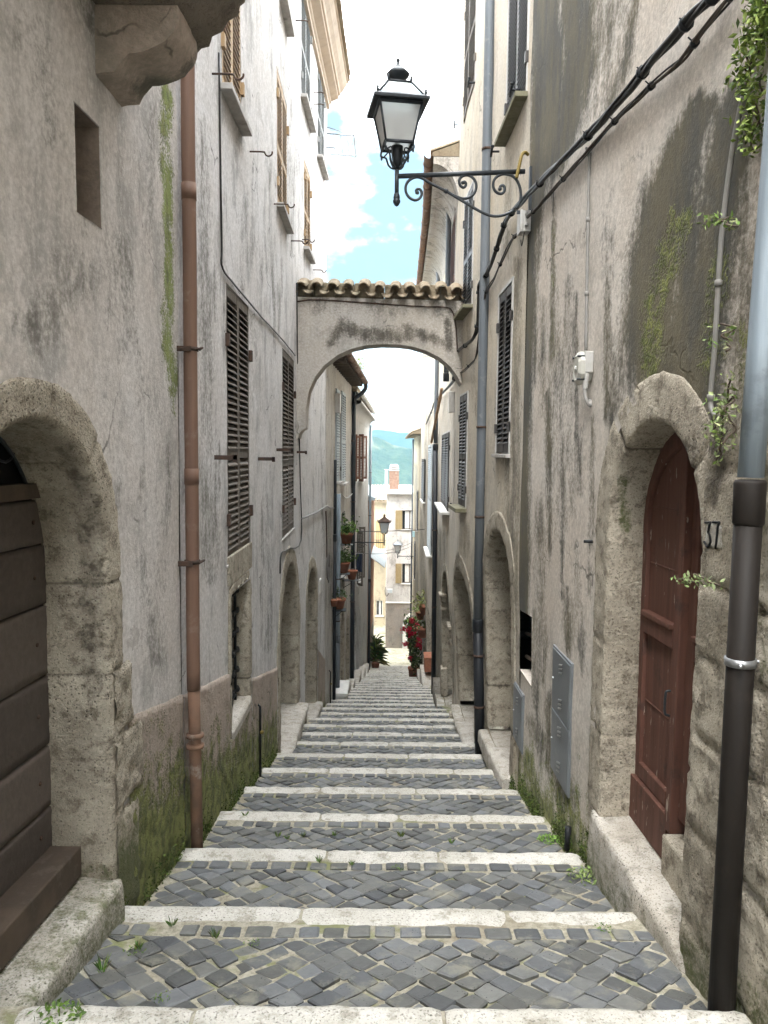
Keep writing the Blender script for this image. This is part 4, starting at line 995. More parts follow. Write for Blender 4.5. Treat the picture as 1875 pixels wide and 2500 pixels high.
# number painted beside the door
ny_, nz_ = hit('R', 1744, 1306); nb = MB()
def dg(pts, r=.0052): nb.tube([W('R', ny_ - a * 1.0, nz_ + b, facing(ny_ - a, nz_ + b) + .007) for a, b in ((pts[0][0] + (pts[1][0] - pts[0][0]) * k / 6, pts[0][1] + (pts[1][1] - pts[0][1]) * k / 6) for k in range(7))], r, 6)
sl = .12
digs = []
for pl_ in ([(-.080, .040), (-.018, .044), (-.046, .008), (-.022, -.002), (-.016, -.022), (-.034, -.042), (-.062, -.040), (-.080, -.026)], [(.010, .046), (.080, .050), (.058, .010), (.040, -.042)]):
    nb = MB()
    pl_ = [(a * .74 + .024, b * 1.2) for a, b in pl_]
    for a, b in zip(pl_[:-1], pl_[1:]): dg([a, b])
    digs.append(nb)
nb2 = MB(); cols = []
for i in range(9):
    cols.append([W('R', ny_ + .055 - .165 * i / 8, nz_ + (-.065 + .13 * j / 8) * (1 - .15 * abs(i - 4) / 4), facing(ny_ + .055 - .165 * i / 8, nz_ + (-.065 + .13 * j / 8) * (1 - .15 * abs(i - 4) / 4)) + (-.02 if i in (0, 8) or j in (0, 8) else .004)) for j in range(9)])
nb2.grid(cols); hn = thing('house_number', W('R', ny_, nz_, .04), 'black number 37 painted on a whitened patch of stone beside the red-brown door', 'house number')
[q.build('digit', M['black'], hn) for q in digs]; nb2.build('painted_patch', M['nose'], hn, attr=[(.05, 0, 0, 1)] * 81)

# ---- second right-hand house, cream
B = House('R', 7.0, 12.9, 7.25, 'cream stained house with dark shutters and two stone archways behind the grey downpipe', mat='plas_cream', step=.09, moss=(.6, .6),
    strokes=[(0, .75, [(1095, 640, 20), (1090, 900, 16), (1095, 1000, 16)]), (0, .45, [(1010, 700, 10), (1030, 900, 10)]), (0, .5, [(1100, 330, 10), (1090, 560, 14)]), (0, .5, [(1010, 1130, 10), (1005, 1200, 14)]), (0, .55, [(1100, 1020, 14), (1090, 1130, 12), (1095, 1300, 20)]), (0, .7, [(1120, 560, 15), (1115, 900, 15), (1110, 1200, 18), (1100, 1500, 22)])])
RW(B, ((1253, 676), (1221, 732), (1244, 1109), (1212, 1107)), mat='sh_dark', pitch=.05, mids=(), sill_out=.05, sill_h=.04, recess=.10, o=-.03, frame=.035, frame_mat='plastic')
y0, y1, z0, _ = rect('R', S(1287, 232), S(1237, 338), S(1287, 232), S(1237, 338))
window(B, 'R', y0, y1, z0, z0 + 1.9, mat='sh_dark', pitch=.045, mids=(), o=-.03, recess=.10, frame=.03, frame_mat='plastic', sill='sill_mossy', sill_out=.12)
y0, y1, z0, _ = rect('R', S(1161, 216), S(1134, 285), S(1161, 216), S(1134, 285)); c2 = (y0, y1)
window(B, 'R', y0, y1, z0, z0 + 1.9, mat='sh_brown', pitch=.045, mids=(.45,), o=-.02, recess=.09, frame=.025, frame_mat='plastic', sill=None)
RW(B, ((1156, 447), (1135, 494), (1156, 744), (1133, 766)), mat='sh_dark', pitch=.045, mids=(.45,), o=-.02, recess=.09, frame=.025, frame_mat='plastic', sill='sill_mossy', sill_out=.14, sill_h=.05)
RW(B, ((1143, 955), (1125, 972), (1138, 1240), (1121, 1232)), mat='sh_dark', pitch=.045, mids=(.45,), o=-.02, recess=.09, frame=.025, frame_mat='plastic', sill='sill_mossy', sill_out=.16, sill_h=.06)
y0, y1 = hy('R', 1250, 1600), hy('R', 1191, 1600); ym = (y0 + y1) / 2; zc = float(atY(1208, 1298, ym).z); zb = float(atY(1222, 1815, ym).z)
arched_door(B, 'R', y0 + .02, y1, zb, zc - .62, zc, 'x', .24, .42, 31, leafmat='wood_dark', moss=(.5, .5), step_out=.10, block=.5, rough=.016, zb2=zb - .18)
y0, y1 = hy('R', 1157, 1600), hy('R', 1119, 1600); ym = (y0 + y1) / 2; zc = float(atY(1132, 1392, ym).z); zb = float(atY(1140, 1752, ym).z)
arched_door(B, 'R', y0, y1, zb, zc - .6, zc, 'x', .22, .42, 32, leafmat='wood_dark', moss=(.5, .5), step_out=.14, block=.5, rough=.016, zb2=zb - .2)
B.finish()
# metal doors of the meter niches
def meter(pts, label, split=True):
    y0, y1, z0, z1 = rect('R', *[S(*p) for p in pts]); t = thing('meter_cabinet', W('R', (y0 + y1) / 2, z0, 0), label, 'meter cabinet')
    m = MB(); m.wbox('R', y0 - .012, y1 + .012, z0 - .012, z1 + .012, -.05, .010); m.build('cabinet_frame', M['box_grey'], t, bevel=.003)
    zs = [z0, (z0 + z1) / 2, z1] if split else [z0, z1]
    for a, b in zip(zs[:-1], zs[1:]):
        m = MB(); m.wbox('R', y0 + .004, y1 - .004, a + .006, b - .006, .0, .016); dd = m.build('cabinet_door', M['box_grey'], t, bevel=.003)
        yc = y0 + (y1 - y0) * .48; w = min(.05, (y1 - y0) * .22)
        for zc in ((a + (b - a) * .22, a + (b - a) * .78)):
            v = MB()
            for k in (-1, 0, 1):
                P = []
                for q in range(7):
                    an = math.pi * q / 6; P.append([W('R', yy_, zc + k * .030 + .009 * math.cos(an) - .012 * (yy_ - yc) / w, .0155 + .008 * math.sin(an)) for yy_ in np.linspace(yc - w, yc + w, 5)])
                v.grid(P)
            v.build('louvre', M['steel'], dd)
        l = MB(); l.lathe([(.0, -.01), (.009, -.01), (.009, .006), (0, .008)], W('R', y1 - .035, (a + b) / 2, .018), 10, Matrix.Rotation(R(-90), 3, 'Y')); l.build('lock', M['steel'], dd)
meter(((1394, 1610), (1352, 1584), (1393, 1936), (1350, 1886)), 'tall grey metal meter cabinet with two louvred doors left of the red-brown door')
meter(((1277, 1697), (1255, 1662), (1277, 1838), (1258, 1803)), 'small grey metal meter door below the dark niche', False)

# ---- pipes on the right
def pipe(sd, Y, zt, zj, zb, r, label, m1, m2, o=.06, clamps=(), lean=0., flute=False, ob=None, r2=None, cm='rust'):
    t = thing('drainpipe', W(sd, Y, zb, o), label, 'drainpipe'); r2 = r2 or r * 1.06
    base = W(sd, Y, zj, o); P = lambda z: base + Vector((lean * (z - zj), 0, z - zj))
    m = MB(); m.tube([P(z) for z in np.linspace(zj + .02, zt, 6)], r, 28 if flute else 16)
    if flute:
        for v in range(len(m.v)):
            k = v % 28; q = Vector(m.v[v])
            if k % 4 == 0 and v < 28 * 6: ax = P(q.z); m.v[v] = tuple(ax + (q - ax) * .965)
    m.build('upper_pipe', M[m1], t)
    if zb < zj:
        wb = W(sd, Y, zb, o if ob is None else ob)
        m = MB(); m.tube([P(zj), P(zj) * .5 + wb * .5 if ob is None else P(zj) + (wb - P(zj)) * .5, wb], r2, 20); low = m.build('lower_pipe', M[m2], t)
        m = MB(); m.lathe([(r2, -.15), (r2 + .006, -.14), (r2 + .007, .0), (r2 + .003, .012), (r, .012)], P(zj), 20); m.build('socket', M[m2], t)
    for z in clamps:
        c = P(z) if z > zj else P(zj) + (wb - P(zj)) * ((zj - z) / (zj - zb)); rr = (r if z > zj else r2)
        m = MB(); m.lathe([(rr, -.014), (rr + .007, -.014), (rr + .007, .014), (rr, .014)], c, 18); s = 1 if sd == 'R' else -1
        m.tube([c + Vector((s * rr, 0, 0)), c + Vector((s * (rr + .07), 0, 0))], .006, 6); m.tube([c + Vector((-s * .02, -rr - .012, .0)), c + Vector((-s * .035, -rr - .02, 0))], .008, 6)
        m.build('clamp', M[cm], t)
    return t
pipe('R', 2.72, 2.2, -.02 + hz('R', 1800, 1166) * 0 + float(atY(1812, 1166, 2.72).z), float(ground(2.72)) - .05, .044, 'fat downpipe beside the red-brown door, ribbed blue-grey above and dark brown below', 'pipe_zinc', 'pipe_brown', o=.105, clamps=(float(atY(1785, 1615, 2.72).z),), lean=.030, flute=True, ob=.088, r2=.0475, cm='steel')
YB = 9.25
pipe('R', YB, 7.2, float(atY(1168, 1514, YB).z), float(ground(YB)), .058, 'tall weathered grey downpipe with a black foot on the cream house', 'pipe_grey', 'pipe_black', o=.075, clamps=tuple(float(atY(1180, y, YB).z) for y in (365, 1043, 1262, 1600, 1725)), ob=.055)
# conduits
def conduit(pts, label, r=.0115, o=.02, mat='conduit', clips=()):
    P = spline([W('R', *hit('R', *p), o) for p in pts], 5); t = thing('conduit', P[-1], label, 'conduit'); m = MB(); m.tube(P, r, 10); m.build('tube', M[mat], t)
    for i in clips:
        c = P[int(i * (len(P) - 1))]; m = MB(); m.lathe([(r, -.014), (r + .005, -.012), (r + .005, .012), (r, .014)], c, 12); m.build('clip', M[mat], t)
conduit([(1438, 362), (1446, 372), (1445, 420), (1441, 617), (1439, 740), (1437, 855)], 'thin grey conduit dropping from the cables to the round-faced box', .0095, .018, clips=(.25, .55, .78))
conduit([(1828, 235), (1802, 366), (1775, 579), (1758, 849), (1750, 939), (1748, 985), (1752, 1003), (1762, 1018)], 'grey conduit with hooked end above the stone of the door arch', .0105, .022, clips=(.35, .66))
# octagonal outlet box
by, bz = hit('R', 1441, 900); t = thing('outlet_box', W('R', by, bz, .03), 'mossy white octagonal outlet box on the stained wall', 'electric box')
m = MB()
def octo(r, o, dy=0.): return [W('R', by + dy + r * math.cos(R(22.5 + 45 * k)) * .9, bz + r * 1.12 * math.sin(R(22.5 + 45 * k)), o) for k in range(8)]
m.grid([octo(.075, .0) + octo(.075, .0)[:1], octo(.078, .05) + octo(.078, .05)[:1], octo(.098, .052) + octo(.098, .052)[:1], octo(.098, .075) + octo(.098, .075)[:1], octo(.072, .094) + octo(.072, .094)[:1], octo(.062, .090) + octo(.062, .090)[:1]], False); m.add(octo(.062, .090), [tuple(range(8))])
t_ = M['plastic']; m.build('casing', m_paint('mossy_plastic', (.46, .45, .41), (.40, .39, .34), .5, 6, (.17, .18, .07), .9), t, bevel=.003)
m = MB(); m.lathe([(.018, 0), (.018, .006), (0, .008)], W('R', by, bz, .09), 14, Matrix.Rotation(R(-90), 3, 'Y')); m.build('boss', M['plastic'], t)
m = MB(); m.wbox('R', by - .07, by - .01, bz - .03, bz + .10, .0, .052); m.lathe([(.016, -.10), (.02, -.03), (.022, .0)], W('R', by - .045, bz - .03, .04), 12); m.build('socket_housing', M['plastic'], t, bevel=.004)
m = MB(); m.tube(spline([W('R', by - .045, bz - .10, .04), W('R', by - .05, bz - .15, .045), W('R', by - .07, bz - .21, .035), W('R', by - .06, bz - .235, .01), W('R', by - .02, bz - .20, .0)], 4), .011, 8); m.build('lead', M['conduit'], t)
m = MB()
for k in (1, 3, 5, 7): m.tube([W('R', by + .088 * math.cos(R(45 * k)) * .9, bz + .1 * math.sin(R(45 * k)), .05), W('R', by + .088 * math.cos(R(45 * k)) * .9, bz + .1 * math.sin(R(45 * k)), .098)], .007, 6)
m.build('screw', M['iron'], t)
# junction box by the lamp
by, bz = hit('R', 1292, 545); t = thing('junction_box', W('R', by, bz, .05), 'pale plastic junction box under the lamp bracket with cables entering', 'electric box')
m = MB(); m.wbox('R', by - .075, by + .075, bz - .09, bz + .09, .0, .07); m.build('casing', M['plastic'], t, bevel=.006); m = MB(); m.wbox('R', by - .08, by + .08, bz - .094, bz + .094, .071, .092); m.build('lid', M['plastic'], t, bevel=.006)
for dz in (.05, -.04):
    m = MB(); m.lathe([(.014, 0), (.016, .02), (.012, .035)], W('R', by - .075, bz + dz, .04), 10, Matrix.Rotation(R(90), 3, 'X')); m.build('gland', M['conduit'], t)
m = MB(); m.tube(spline([W('R', by - .04, bz - .09, .05), W('R', by - .03, bz - .17, .06), W('R', by + .02, bz - .19, .06), W('R', by + .05, bz - .13, .06)], 5), .005, 6); m.build('wire_loop', M['cable'], t)
# cable bundles
cb1 = [(1800, -45), (1763, 0), (1713, 48), (1644, 120), (1563, 211), (1455, 331), (1378, 403), (1297, 484), (1262, 520), (1246, 542), (1235, 571), (1221, 616), (1201, 666), (1181, 693), (1178, 730), (1174, 797), (1163, 829), (1128, 858), (1119, 887), (1115, 919), (1109, 937), (1066, 981), (1059, 1002), (1044, 1035)]
cb2 = [(1835, -45), (1798, 0), (1733, 83), (1679, 149), (1594, 222), (1528, 284), (1451, 368), (1362, 465), (1316, 513), (1298, 530)]
cb3 = [(1290, 560), (1269, 578), (1249, 610), (1233, 646), (1215, 684), (1197, 714), (1192, 741), (1185, 786), (1174, 865), (1153, 894), (1113, 927)]
def bundle(pts, label, strands, tw=.012, o=.05, ties=0):
    P = []
    for p in pts: P.append(W('R', *hit('R', p[0], p[1]), o))
    P = spline(P, 6); t = thing('cable_bundle', P[0], label, 'cables')
    for k, (r, mat) in enumerate(strands):
        Q = []
        for i, p in enumerate(P):
            a = i * .21 + k * 2 * math.pi / len(strands); Q.append(p + Vector((tw * math.cos(a) + .006 * noise.noise(p * 4), tw * .6 * noise.noise(p * 3 + Vector((k, k, 0))), tw * math.sin(a) + .008 * noise.noise(p * 5 + Vector((0, k, k))))))
        m = MB(); m.tube(Q, r, 9); m.build('cable', M[mat], t)
    rnd = random.Random(len(pts))
    for k in range(ties):
        i = int((k + .5) / ties * (len(P) - 2)) + 1; p = P[i]; d = (P[i + 1] - P[i - 1]).normalized(); rr = tw + max(s[0] for s in strands) + .003
        m = MB(); m.tube([p - d * .012, p + d * .012], rr, 10); q = d.orthogonal().normalized(); m.tube([p, p + Vector((-.03, 0, .025))], .004, 5); m.build('cable_tie', M['black'], t)
bundle(cb1, 'thick black cable bundle running down the right wall past the arch', [(.017, 'cable'), (.012, 'cable'), (.008, 'cable')], .013, .05, 16)
bundle(cb2, 'thinner brown cables strung below the thick black bundle to the junction box', [(.008, 'cable_brown'), (.006, 'cable_brown'), (.005, 'cable')], .009, .035, 6)
bundle(cb3, 'loose dark cables dropping from the junction box behind the grey pipe', [(.008, 'cable'), (.007, 'cable_brown')], .009, .05, 5)

# ---- wrought iron wall lantern
YL = 6.9
def LP(zx, zy, dy=0.): return atY(860 + zx / 3.606, 130 + zy / 3.606, YL) + Vector((0, dy, 0))
lw = W('R', YL, float(LP(1490, 1050).z), 0)
lm = thing('wall_lantern', lw, 'big black four-sided lantern on a scrolled iron arm high above the lane', 'street lamp')
a0, a1 = LP(400, 1083), LP(1490, 1040)
m = MB(); m.tube([a0, a1 + Vector((.03, 0, 0))], .021, 14); m.build('arm', M['iron'], lm)
m = MB(); pb, pt_ = LP(1492, 1500), LP(1492, 1000); m.box(lw.x - .02, lw.x + .02, YL - .022, YL + .022, pb.z, pt_.z); m.box(lw.x - .12, lw.x + .01, YL - .006, YL + .006, LP(0, 1400).z, LP(0, 1370).z); m.build('wall_plate', M['iron'], lm)
sc1 = [(572, 1228), (562, 1212), (578, 1194), (603, 1206), (612, 1240), (592, 1278), (550, 1294), (502, 1270), (472, 1220), (474, 1160), (510, 1112), (568, 1090), (622, 1104), (680, 1140), (820, 1212), (940, 1283), (1060, 1355), (1150, 1405), (1240, 1434), (1330, 1425), (1425, 1385)]
sc2 = [(975, 1140), (988, 1132), (1000, 1146), (996, 1170), (975, 1182), (950, 1162), (941, 1122), (962, 1088), (1008, 1073), (1058, 1094), (1090, 1150), (1082, 1218), (1040, 1264), (975, 1279), (900, 1255), (830, 1218)]
sc3 = [(1300, 1195), (1304, 1172), (1326, 1163), (1342, 1186), (1334, 1222), (1306, 1238), (1266, 1222), (1242, 1178), (1248, 1118), (1290, 1076), (1350, 1064), (1420, 1088), (1464, 1150), (1482, 1220), (1478, 1300), (1440, 1370)]
for sc in (sc1, sc2, sc3):
    m = MB(); P = spline([LP(*p) for p in sc], 4); m.tube(P, .0125, 8); m.lathe([(0, -.018), (.016, -.010), (.018, 0), (.016, .010), (0, .018)], P[0], 8); m.build('scroll', M['iron'], lm)
m = MB(); m.tube([LP(812, 1206), LP(838, 1222)], .02, 8); m.build('scroll_collar', M['iron'], lm)
cx = LP(393, 1080); CXY = Vector((cx.x, YL, 0)); RZ = Matrix.Rotation(R(9), 3, 'Z')
def lz(zy, dy=0.): return float(LP(393, zy).z)
zS0, zS1 = lz(1255), lz(860)       # stem
m = MB(); m.tube([CXY + Vector((0, 0, zS0)), CXY + Vector((0, 0, lz(1030)))], .019, 12); m.lathe([(.020, 0), (.026, .01), (.020, .02)], CXY + Vector((0, 0, zS0)), 12)
m.lathe([(.0, 0), (.018, .012), (.031, .035), (.033, .055), (.024, .062), (.030, .072), (.026, .095), (.018, .11)], CXY + Vector((0, 0, lz(1352))), 14); m.build('stem', M['iron'], lm)
zb, zt = lz(820), lz(455) - .045; hb, ht = .118, .178
m = MB(); m.lathe([(.028, lz(1020) - zb), (.042, lz(930) - zb), (.048, -.05), (.05, .0)], CXY + Vector((0, 0, zb)), 14); m.build('burner_socket', M['black'], lm)
def sq(h, z, k): return CXY + Vector((0, 0, z)) + RZ @ Vector((h * (-1, 1, 1, -1)[k], h * (-1, -1, 1, 1)[k], 0))
m = MB()
for k in range(4):
    m.tube([sq(hb, zb, k), sq(ht, zt, k)], .0125, 4, True); m.tube([sq(hb, zb, k), sq(hb, zb, (k + 1) % 4)], .014, 6); m.tube([sq(ht, zt, k), sq(ht, zt, (k + 1) % 4)], .014, 6)
    c = sq(hb, zb, k); e = CXY + Vector((0, 0, lz(1015))); dv_ = (c - CXY); dv_.z = 0
    m.tube(spline([c, c + Vector((0, 0, -.05)) + dv_ * .04, CXY + dv_ * .72 + Vector((0, 0, zb - .075)), CXY + dv_ * .55 + Vector((0, 0, zb - .14)), CXY + dv_ * .30 + Vector((0, 0, lz(1015) + .01)), e], 4), .0085, 7)
    m.tube(spline([CXY + dv_ * .85 + Vector((0, 0, zb - .06)), CXY + dv_ * .5 + Vector((0, 0, zb - .03)), CXY + dv_ * .45 + Vector((0, 0, zb - .10)), CXY + dv_ * .25 + Vector((0, 0, lz(1000)))], 4), .006, 6)
    m.lathe([(0, -.03), (.010, -.015), (.008, 0), (.012, .012), (0, .02)], c + Vector((0, 0, -.06)), 8)
m.build('frame', M['iron'], lm)
m = MB()
for k in range(4):
    a, b, c, d = sq(hb - .004, zb, k), sq(hb - .004, zb, (k + 1) % 4), sq(ht - .004, zt, (k + 1) % 4), sq(ht - .004, zt, k); nn = (b - a).cross(d - a).normalized() * .004
    m.hexa([a, b, b - nn, a - nn, d, c, c - nn, d - nn])
m.build('glass', M['frost'], lm)
hr = .235; zr = zt + .055; m = MB(); rows = []
for h, z in ((ht - .01, zt - .004), (ht + .01, zt + .018), (hr, zr - .045), (hr + .004, zr - .02), (hr - .008, zr - .012), (ht + .012, zr + .012), (ht - .03, zr + .012)): rows.append([sq(h, z, k % 4) for k in range(5)])
m.grid(rows, False); m.build('eave', M['iron'], lm, bevel=.004)
zq = lz(290); hq = .098
m = MB()
for k in range(4):
    m.tube([sq(.19, zr + .008, k), sq(hq, zq, k)], .010, 6); m.tube([sq(hq, zq, k), sq(hq, zq, (k + 1) % 4)], .010, 6)
    for p in (sq(hq, zq, k), sq(.205, zr + .0, k)): m.lathe([(.008, 0), (.013, .018), (.009, .028), (.012, .038), (0, .055)], p, 8)
m.build('roof_frame', M['iron'], lm)
m = MB()
for k in range(4):
    a, b, c, d = sq(.188, zr + .008, k), sq(.188, zr + .008, (k + 1) % 4), sq(hq, zq, (k + 1) % 4), sq(hq, zq, k); nn = (b - a).cross(d - a).normalized() * .004; m.hexa([a, b, b - nn, a - nn, d, c, c - nn, d - nn])
m.build('roof_glass', M['glass'], lm)
m = MB(); m.add([sq(hq, zq + .004, k) for k in range(4)], [(0, 1, 2, 3)]); z0 = lz(290)
m.lathe([(.058, 0), (.05, .012), (.044, .03), (.046, .045), (.075, .062), (.098, .088), (.100, .10), (.078, .122), (.05, .145), (.03, .17), (.014, .18), (.010, .195), (.016, .206), (.018, .216), (.010, .228), (0, .236)], CXY + Vector((0, 0, z0)), 20); m.build('finial', M['iron'], lm)
m = MB(); m.lathe([(.02, .0), (.024, .03), (.02, .04), (.034, .06), (.052, .10), (.055, .14), (.035, .185), (0, .20)], CXY + Vector((0, 0, zb)), 14); m.build('bulb', M['frost'], lm)
m = MB(); P = spline([LP(1440, 1110, -.03), LP(1460, 1020, -.035), LP(1480, 930, -.03), LP(1500, 885, -.0), LP(1530, 862, .03), LP(1560, 870, .06)], 8)
m.tube(P, [.0135 + .0025 * (i % 2) for i in range(len(P))], 9); m.build('flex_conduit', M['flex'], lm)
# ------------------------------------------------------------------ farther houses, right
def flatten_open(H, sd, y, z0, z1, w, mat, parent, o0=.01, ang=80, side=1):
    """a shutter leaf folded out from the wall, seen nearly edge on"""
    mb = MB(); st = .05
    a = W(sd, y, z0, o0); d = Vector((math.sin(R(ang)) * (1 if sd == 'L' else -1), side * math.cos(R(ang)), 0)); t = Vector((0, 0, 1)).cross(d) * .018
    def bx(u0, u1, za, zb, k=1.):
        p = [a + d * u0 - t * k, a + d * u1 - t * k, a + d * u1 + t * k, a + d * u0 + t * k]
        mb.hexa([q + Vector((0, 0, za - z0)) for q in p] + [q + Vector((0, 0, zb - z0)) for q in p])
    bx(0, st, z0, z1); bx(w - st, w, z0, z1); bx(st, w - st, z0, z0 + .09, .9); bx(st, w - st, z1 - .08, z1, .9); bx(st, w - st, (z0 + z1) / 2 - .04, (z0 + z1) / 2 + .04, .9)
    z = z0 + .12
    while z < z1 - .1: bx(st, w - st, z, z + .018, .7); z += .055
    return mb.build('shutter', M[mat], parent)
def eave(H, sd, y0, y1, z, out, mat='tile', thick=.10, gutter=True, gm='tile', slope=.35, back=3.0, soffit='wood_dark', fascia=0.):
    ys = np.linspace(y0, y1, 30)
    b = MB(); b.grid([[W(sd, y, z, -.05), W(sd, y, z, out), W(sd, y, z + thick * .6, out + .01), W(sd, y, z + thick + slope * back, -back + out), W(sd, y, z, -back + out)] for y in ys], False)
    for r in (ys[0], ys[-1]): b.add([W(sd, r, z, -.05), W(sd, r, z, out), W(sd, r, z + thick * .6, out + .01), W(sd, r, z + thick + slope * back, -back + out), W(sd, r, z, -back + out)], [(0, 1, 2, 3, 4)])
    y = y0 + .1
    while y < y1 - .05:
        b.grid([[W(sd, y + .085 * math.cos(a), z + thick * .6 + .02 + slope * k + .06 * math.sin(a), out + .04 - k) for a in np.linspace(0, math.pi, 7)] for k in (0, .8, back)]); y += .2
    rf = b.build('roof', M[mat], H.root, attr=[(.2, .3, 0, 1)] * len(b.v))
    if gutter:
        g = MB(); rows = [[W(sd, y, z + .03 - .075 * math.sin(a), out + .075 - .075 * math.cos(a)) for a in np.linspace(-.2, math.pi + .2, 9)] for y in ys]
        g.grid(rows); g.grid([[p + (Vector((.008, 0, .006)) if sd == 'R' else Vector((-.008, 0, .006))) for p in r][::-1] for r in rows])
        yy = y0 + .4
        while yy < y1: g.tube([W(sd, yy, z + .03 - .082 * math.sin(a), out + .075 - .082 * math.cos(a)) for a in np.linspace(-.2, math.pi + .2, 9)], .008, 5); yy += 1.1
        g.build('gutter', M[gm], H.root)
    return rf
D1 = House('R', 12.9, 33.0, 4.75, 'beige house with red-brown shutters and a deep curved eave beyond the arch', mat='plas_cream', step=.16, moss=(.5, .5),
    strokes=[(0, .5, [(940, 980, 10), (945, 1100, 12)]), (0, .6, [(925, 900, 12), (920, 1200, 12)]), (0, .55, [(960, 1150, 10), (955, 1260, 10)]), (0, .8, [(945, 1150, 14), (950, 1300, 18), (950, 1500, 20)]), (0, .75, [(905, 1100, 10), (915, 1300, 14), (920, 1500, 16)]), (0, .6, [(975, 1300, 12), (975, 1500, 14)])])
y0, y1 = hy('R', 1112, 640), hy('R', 1093, 640); z1 = float(atY(1102, 520, (y0 + y1) / 2).z)
window(D1, 'R', y0, y1, z1 - 1.9, z1, mat='sh_red', pitch=.05, mids=(), o=-.02, recess=.08, frame=.05, frame_mat='plas_white', sill=None)
y0, y1 = hy('R', 1098, 1150), hy('R', 1081, 1150); ym = (y0 + y1) / 2
window(D1, 'R', y0, y1, float(atY(1089, 1237, ym).z), float(atY(1089, 1058, ym).z), mat='sh_dark', pitch=.05, mids=(), o=-.0, recess=.08, frame=.03, frame_mat='plastic', sill='marble', sill_out=.18)
y0, y1 = hy('R', 1057, 1200), hy('R', 1049, 1200); ym = (y0 + y1) / 2
window(D1, 'R', y0, y1, float(atY(1053, 1345, ym).z), float(atY(1053, 1085, ym).z), mat='sh_blue', pitch=.06, mids=(.5,), o=.03, recess=.08, sill='marble', sill_out=.18, hm='sh_dark')
y0, y1 = hy('R', 1039, 1170), hy('R', 1033, 1170); ym = (y0 + y1) / 2
window(D1, 'R', y0, y1, float(atY(1036, 1222, ym).z), float(atY(1036, 1120, ym).z), mat='sh_dark', pitch=.06, mids=(), o=.03, recess=.08, sill='marble', sill_out=.12)
y0, y1 = hy('R', 1072, 640), hy('R', 1064, 640)
y0, y1 = hy('R', 1104, 1600), hy('R', 1081, 1600); ym = (y0 + y1) / 2; zc = float(atY(1090, 1402, ym).z); zb = float(atY(1092, 1728, ym).z)
pd_ = arched_door(D1, 'R', y0, y1, zb, zc - .7, zc, 'x', .22, .5, 41, leafmat='sh_dark', step_out=.22, block=.9, rough=.006, zb2=zb - .25)
for yy in (y0, y1):
    m = MB(); m.wbox('R', yy - .17, yy + .17, zb - .2, zb + .42, -.1, .05); m.build('pedestal', M['stone'], pd_, bevel=.01, attr=[(.1, .1, 0, 1)] * 8)
    m = MB(); m.wbox('R', yy - .22, yy + .22, zc - .74, zc - .68, -.1, .07); m.wbox('R', yy - .18, yy + .18, zc - .84, zc - .742, -.1, .045); m.wbox('R', yy - .16, yy + .16, zc - 1.05, zc - .99, -.1, .03); m.build('impost', M['stone'], pd_, bevel=.01, attr=[(.1, .1, 0, 1)] * len(m.v))
for (xa, xb, ya, yb) in ((1056, 1042, 1440, 1640), (1040, 1034, 1460, 1640)):
    y0, y1 = hy('R', xa, 1550), hy('R', xb, 1550); zz = float(gline((y0 + y1) / 2)) + .15
    D1.hole([(y0, zz), (y1, zz), (y1, zz + 2.1), (y0, zz + 2.1)], .25); m = MB(); m.wbox('R', y0, y1, zz, zz + 2.1, -.3, -.2); m.build('door', M['wood_dark'], D1.root)
    rough_slab('R', y0 - .2, y1 + .2, zz, zz - .6, -.2, .22, 'stone_pale', D1.root, 'doorstep', 3, .4)
D1.finish()
pr = [(-.02, 4.05)] + [(.42 * (1 - math.cos(a)), 4.05 + .62 * math.sin(a)) for a in np.linspace(0.1, math.pi / 2, 9)] + [(.42, 4.78), (-.05, 4.78)]
b = MB(); rows = [[W('R', y, z, o) for o, z in pr] for y in np.linspace(12.92, 33, 30)]; b.grid([r[::-1] for r in rows]); b.add(rows[0], [tuple(range(len(pr)))]); b.build('cornice', M['plas_far'], D1.root, attr=[(.25, 0, 0, 1)] * len(b.v))
eave(D1, 'R', 12.92, 33, 4.79, .43, gm='pipe_old')
D2 = House('R', 33.02, 44.0, .75, 'low ochre house with a tiled eave at the foot of the lane on the right', mat='plas_yellow', step=.25, moss=(.5, .5), strokes=[(0, .7, [(898, 1000, 6), (900, 1300, 8)])])
y0, y1 = 38.4, 39.6
window(D2, 'R', y0, y1, -6.4, -4.6, mat='sh_dark', pitch=.06, mids=(), o=.02, recess=.1)
window(D2, 'R', 35.0, 36.0, -3.6, -1.8, mat='sh_dark', pitch=.06, mids=(), o=.02, recess=.1)
D2.finish(); eave(D2, 'R', 33.02, 44.2, .76, .36, gm='tile')
pipe('R', hy('R', 1068, 1300), 4.7, float(atY(1068, 1085, hy('R', 1068, 1300)).z), float(ground(hy('R', 1068, 1300))), .055, 'dark downpipe on the beige house just past the arch', 'pipe_grey', 'pipe_black', o=.08, clamps=(-2., -4.))
pipe('R', hy('R', 1106, 600), 4.7, 1.5, 1.45, .05, 'short grey gutter pipe seen above the arch tiles', 'pipe_grey', 'pipe_black', o=.09)
pipe('R', 43.8, .7, -6, -12.2, .045, 'thin pipe on the far corner of the low ochre house', 'pipe_grey', 'pipe_black', o=.06)
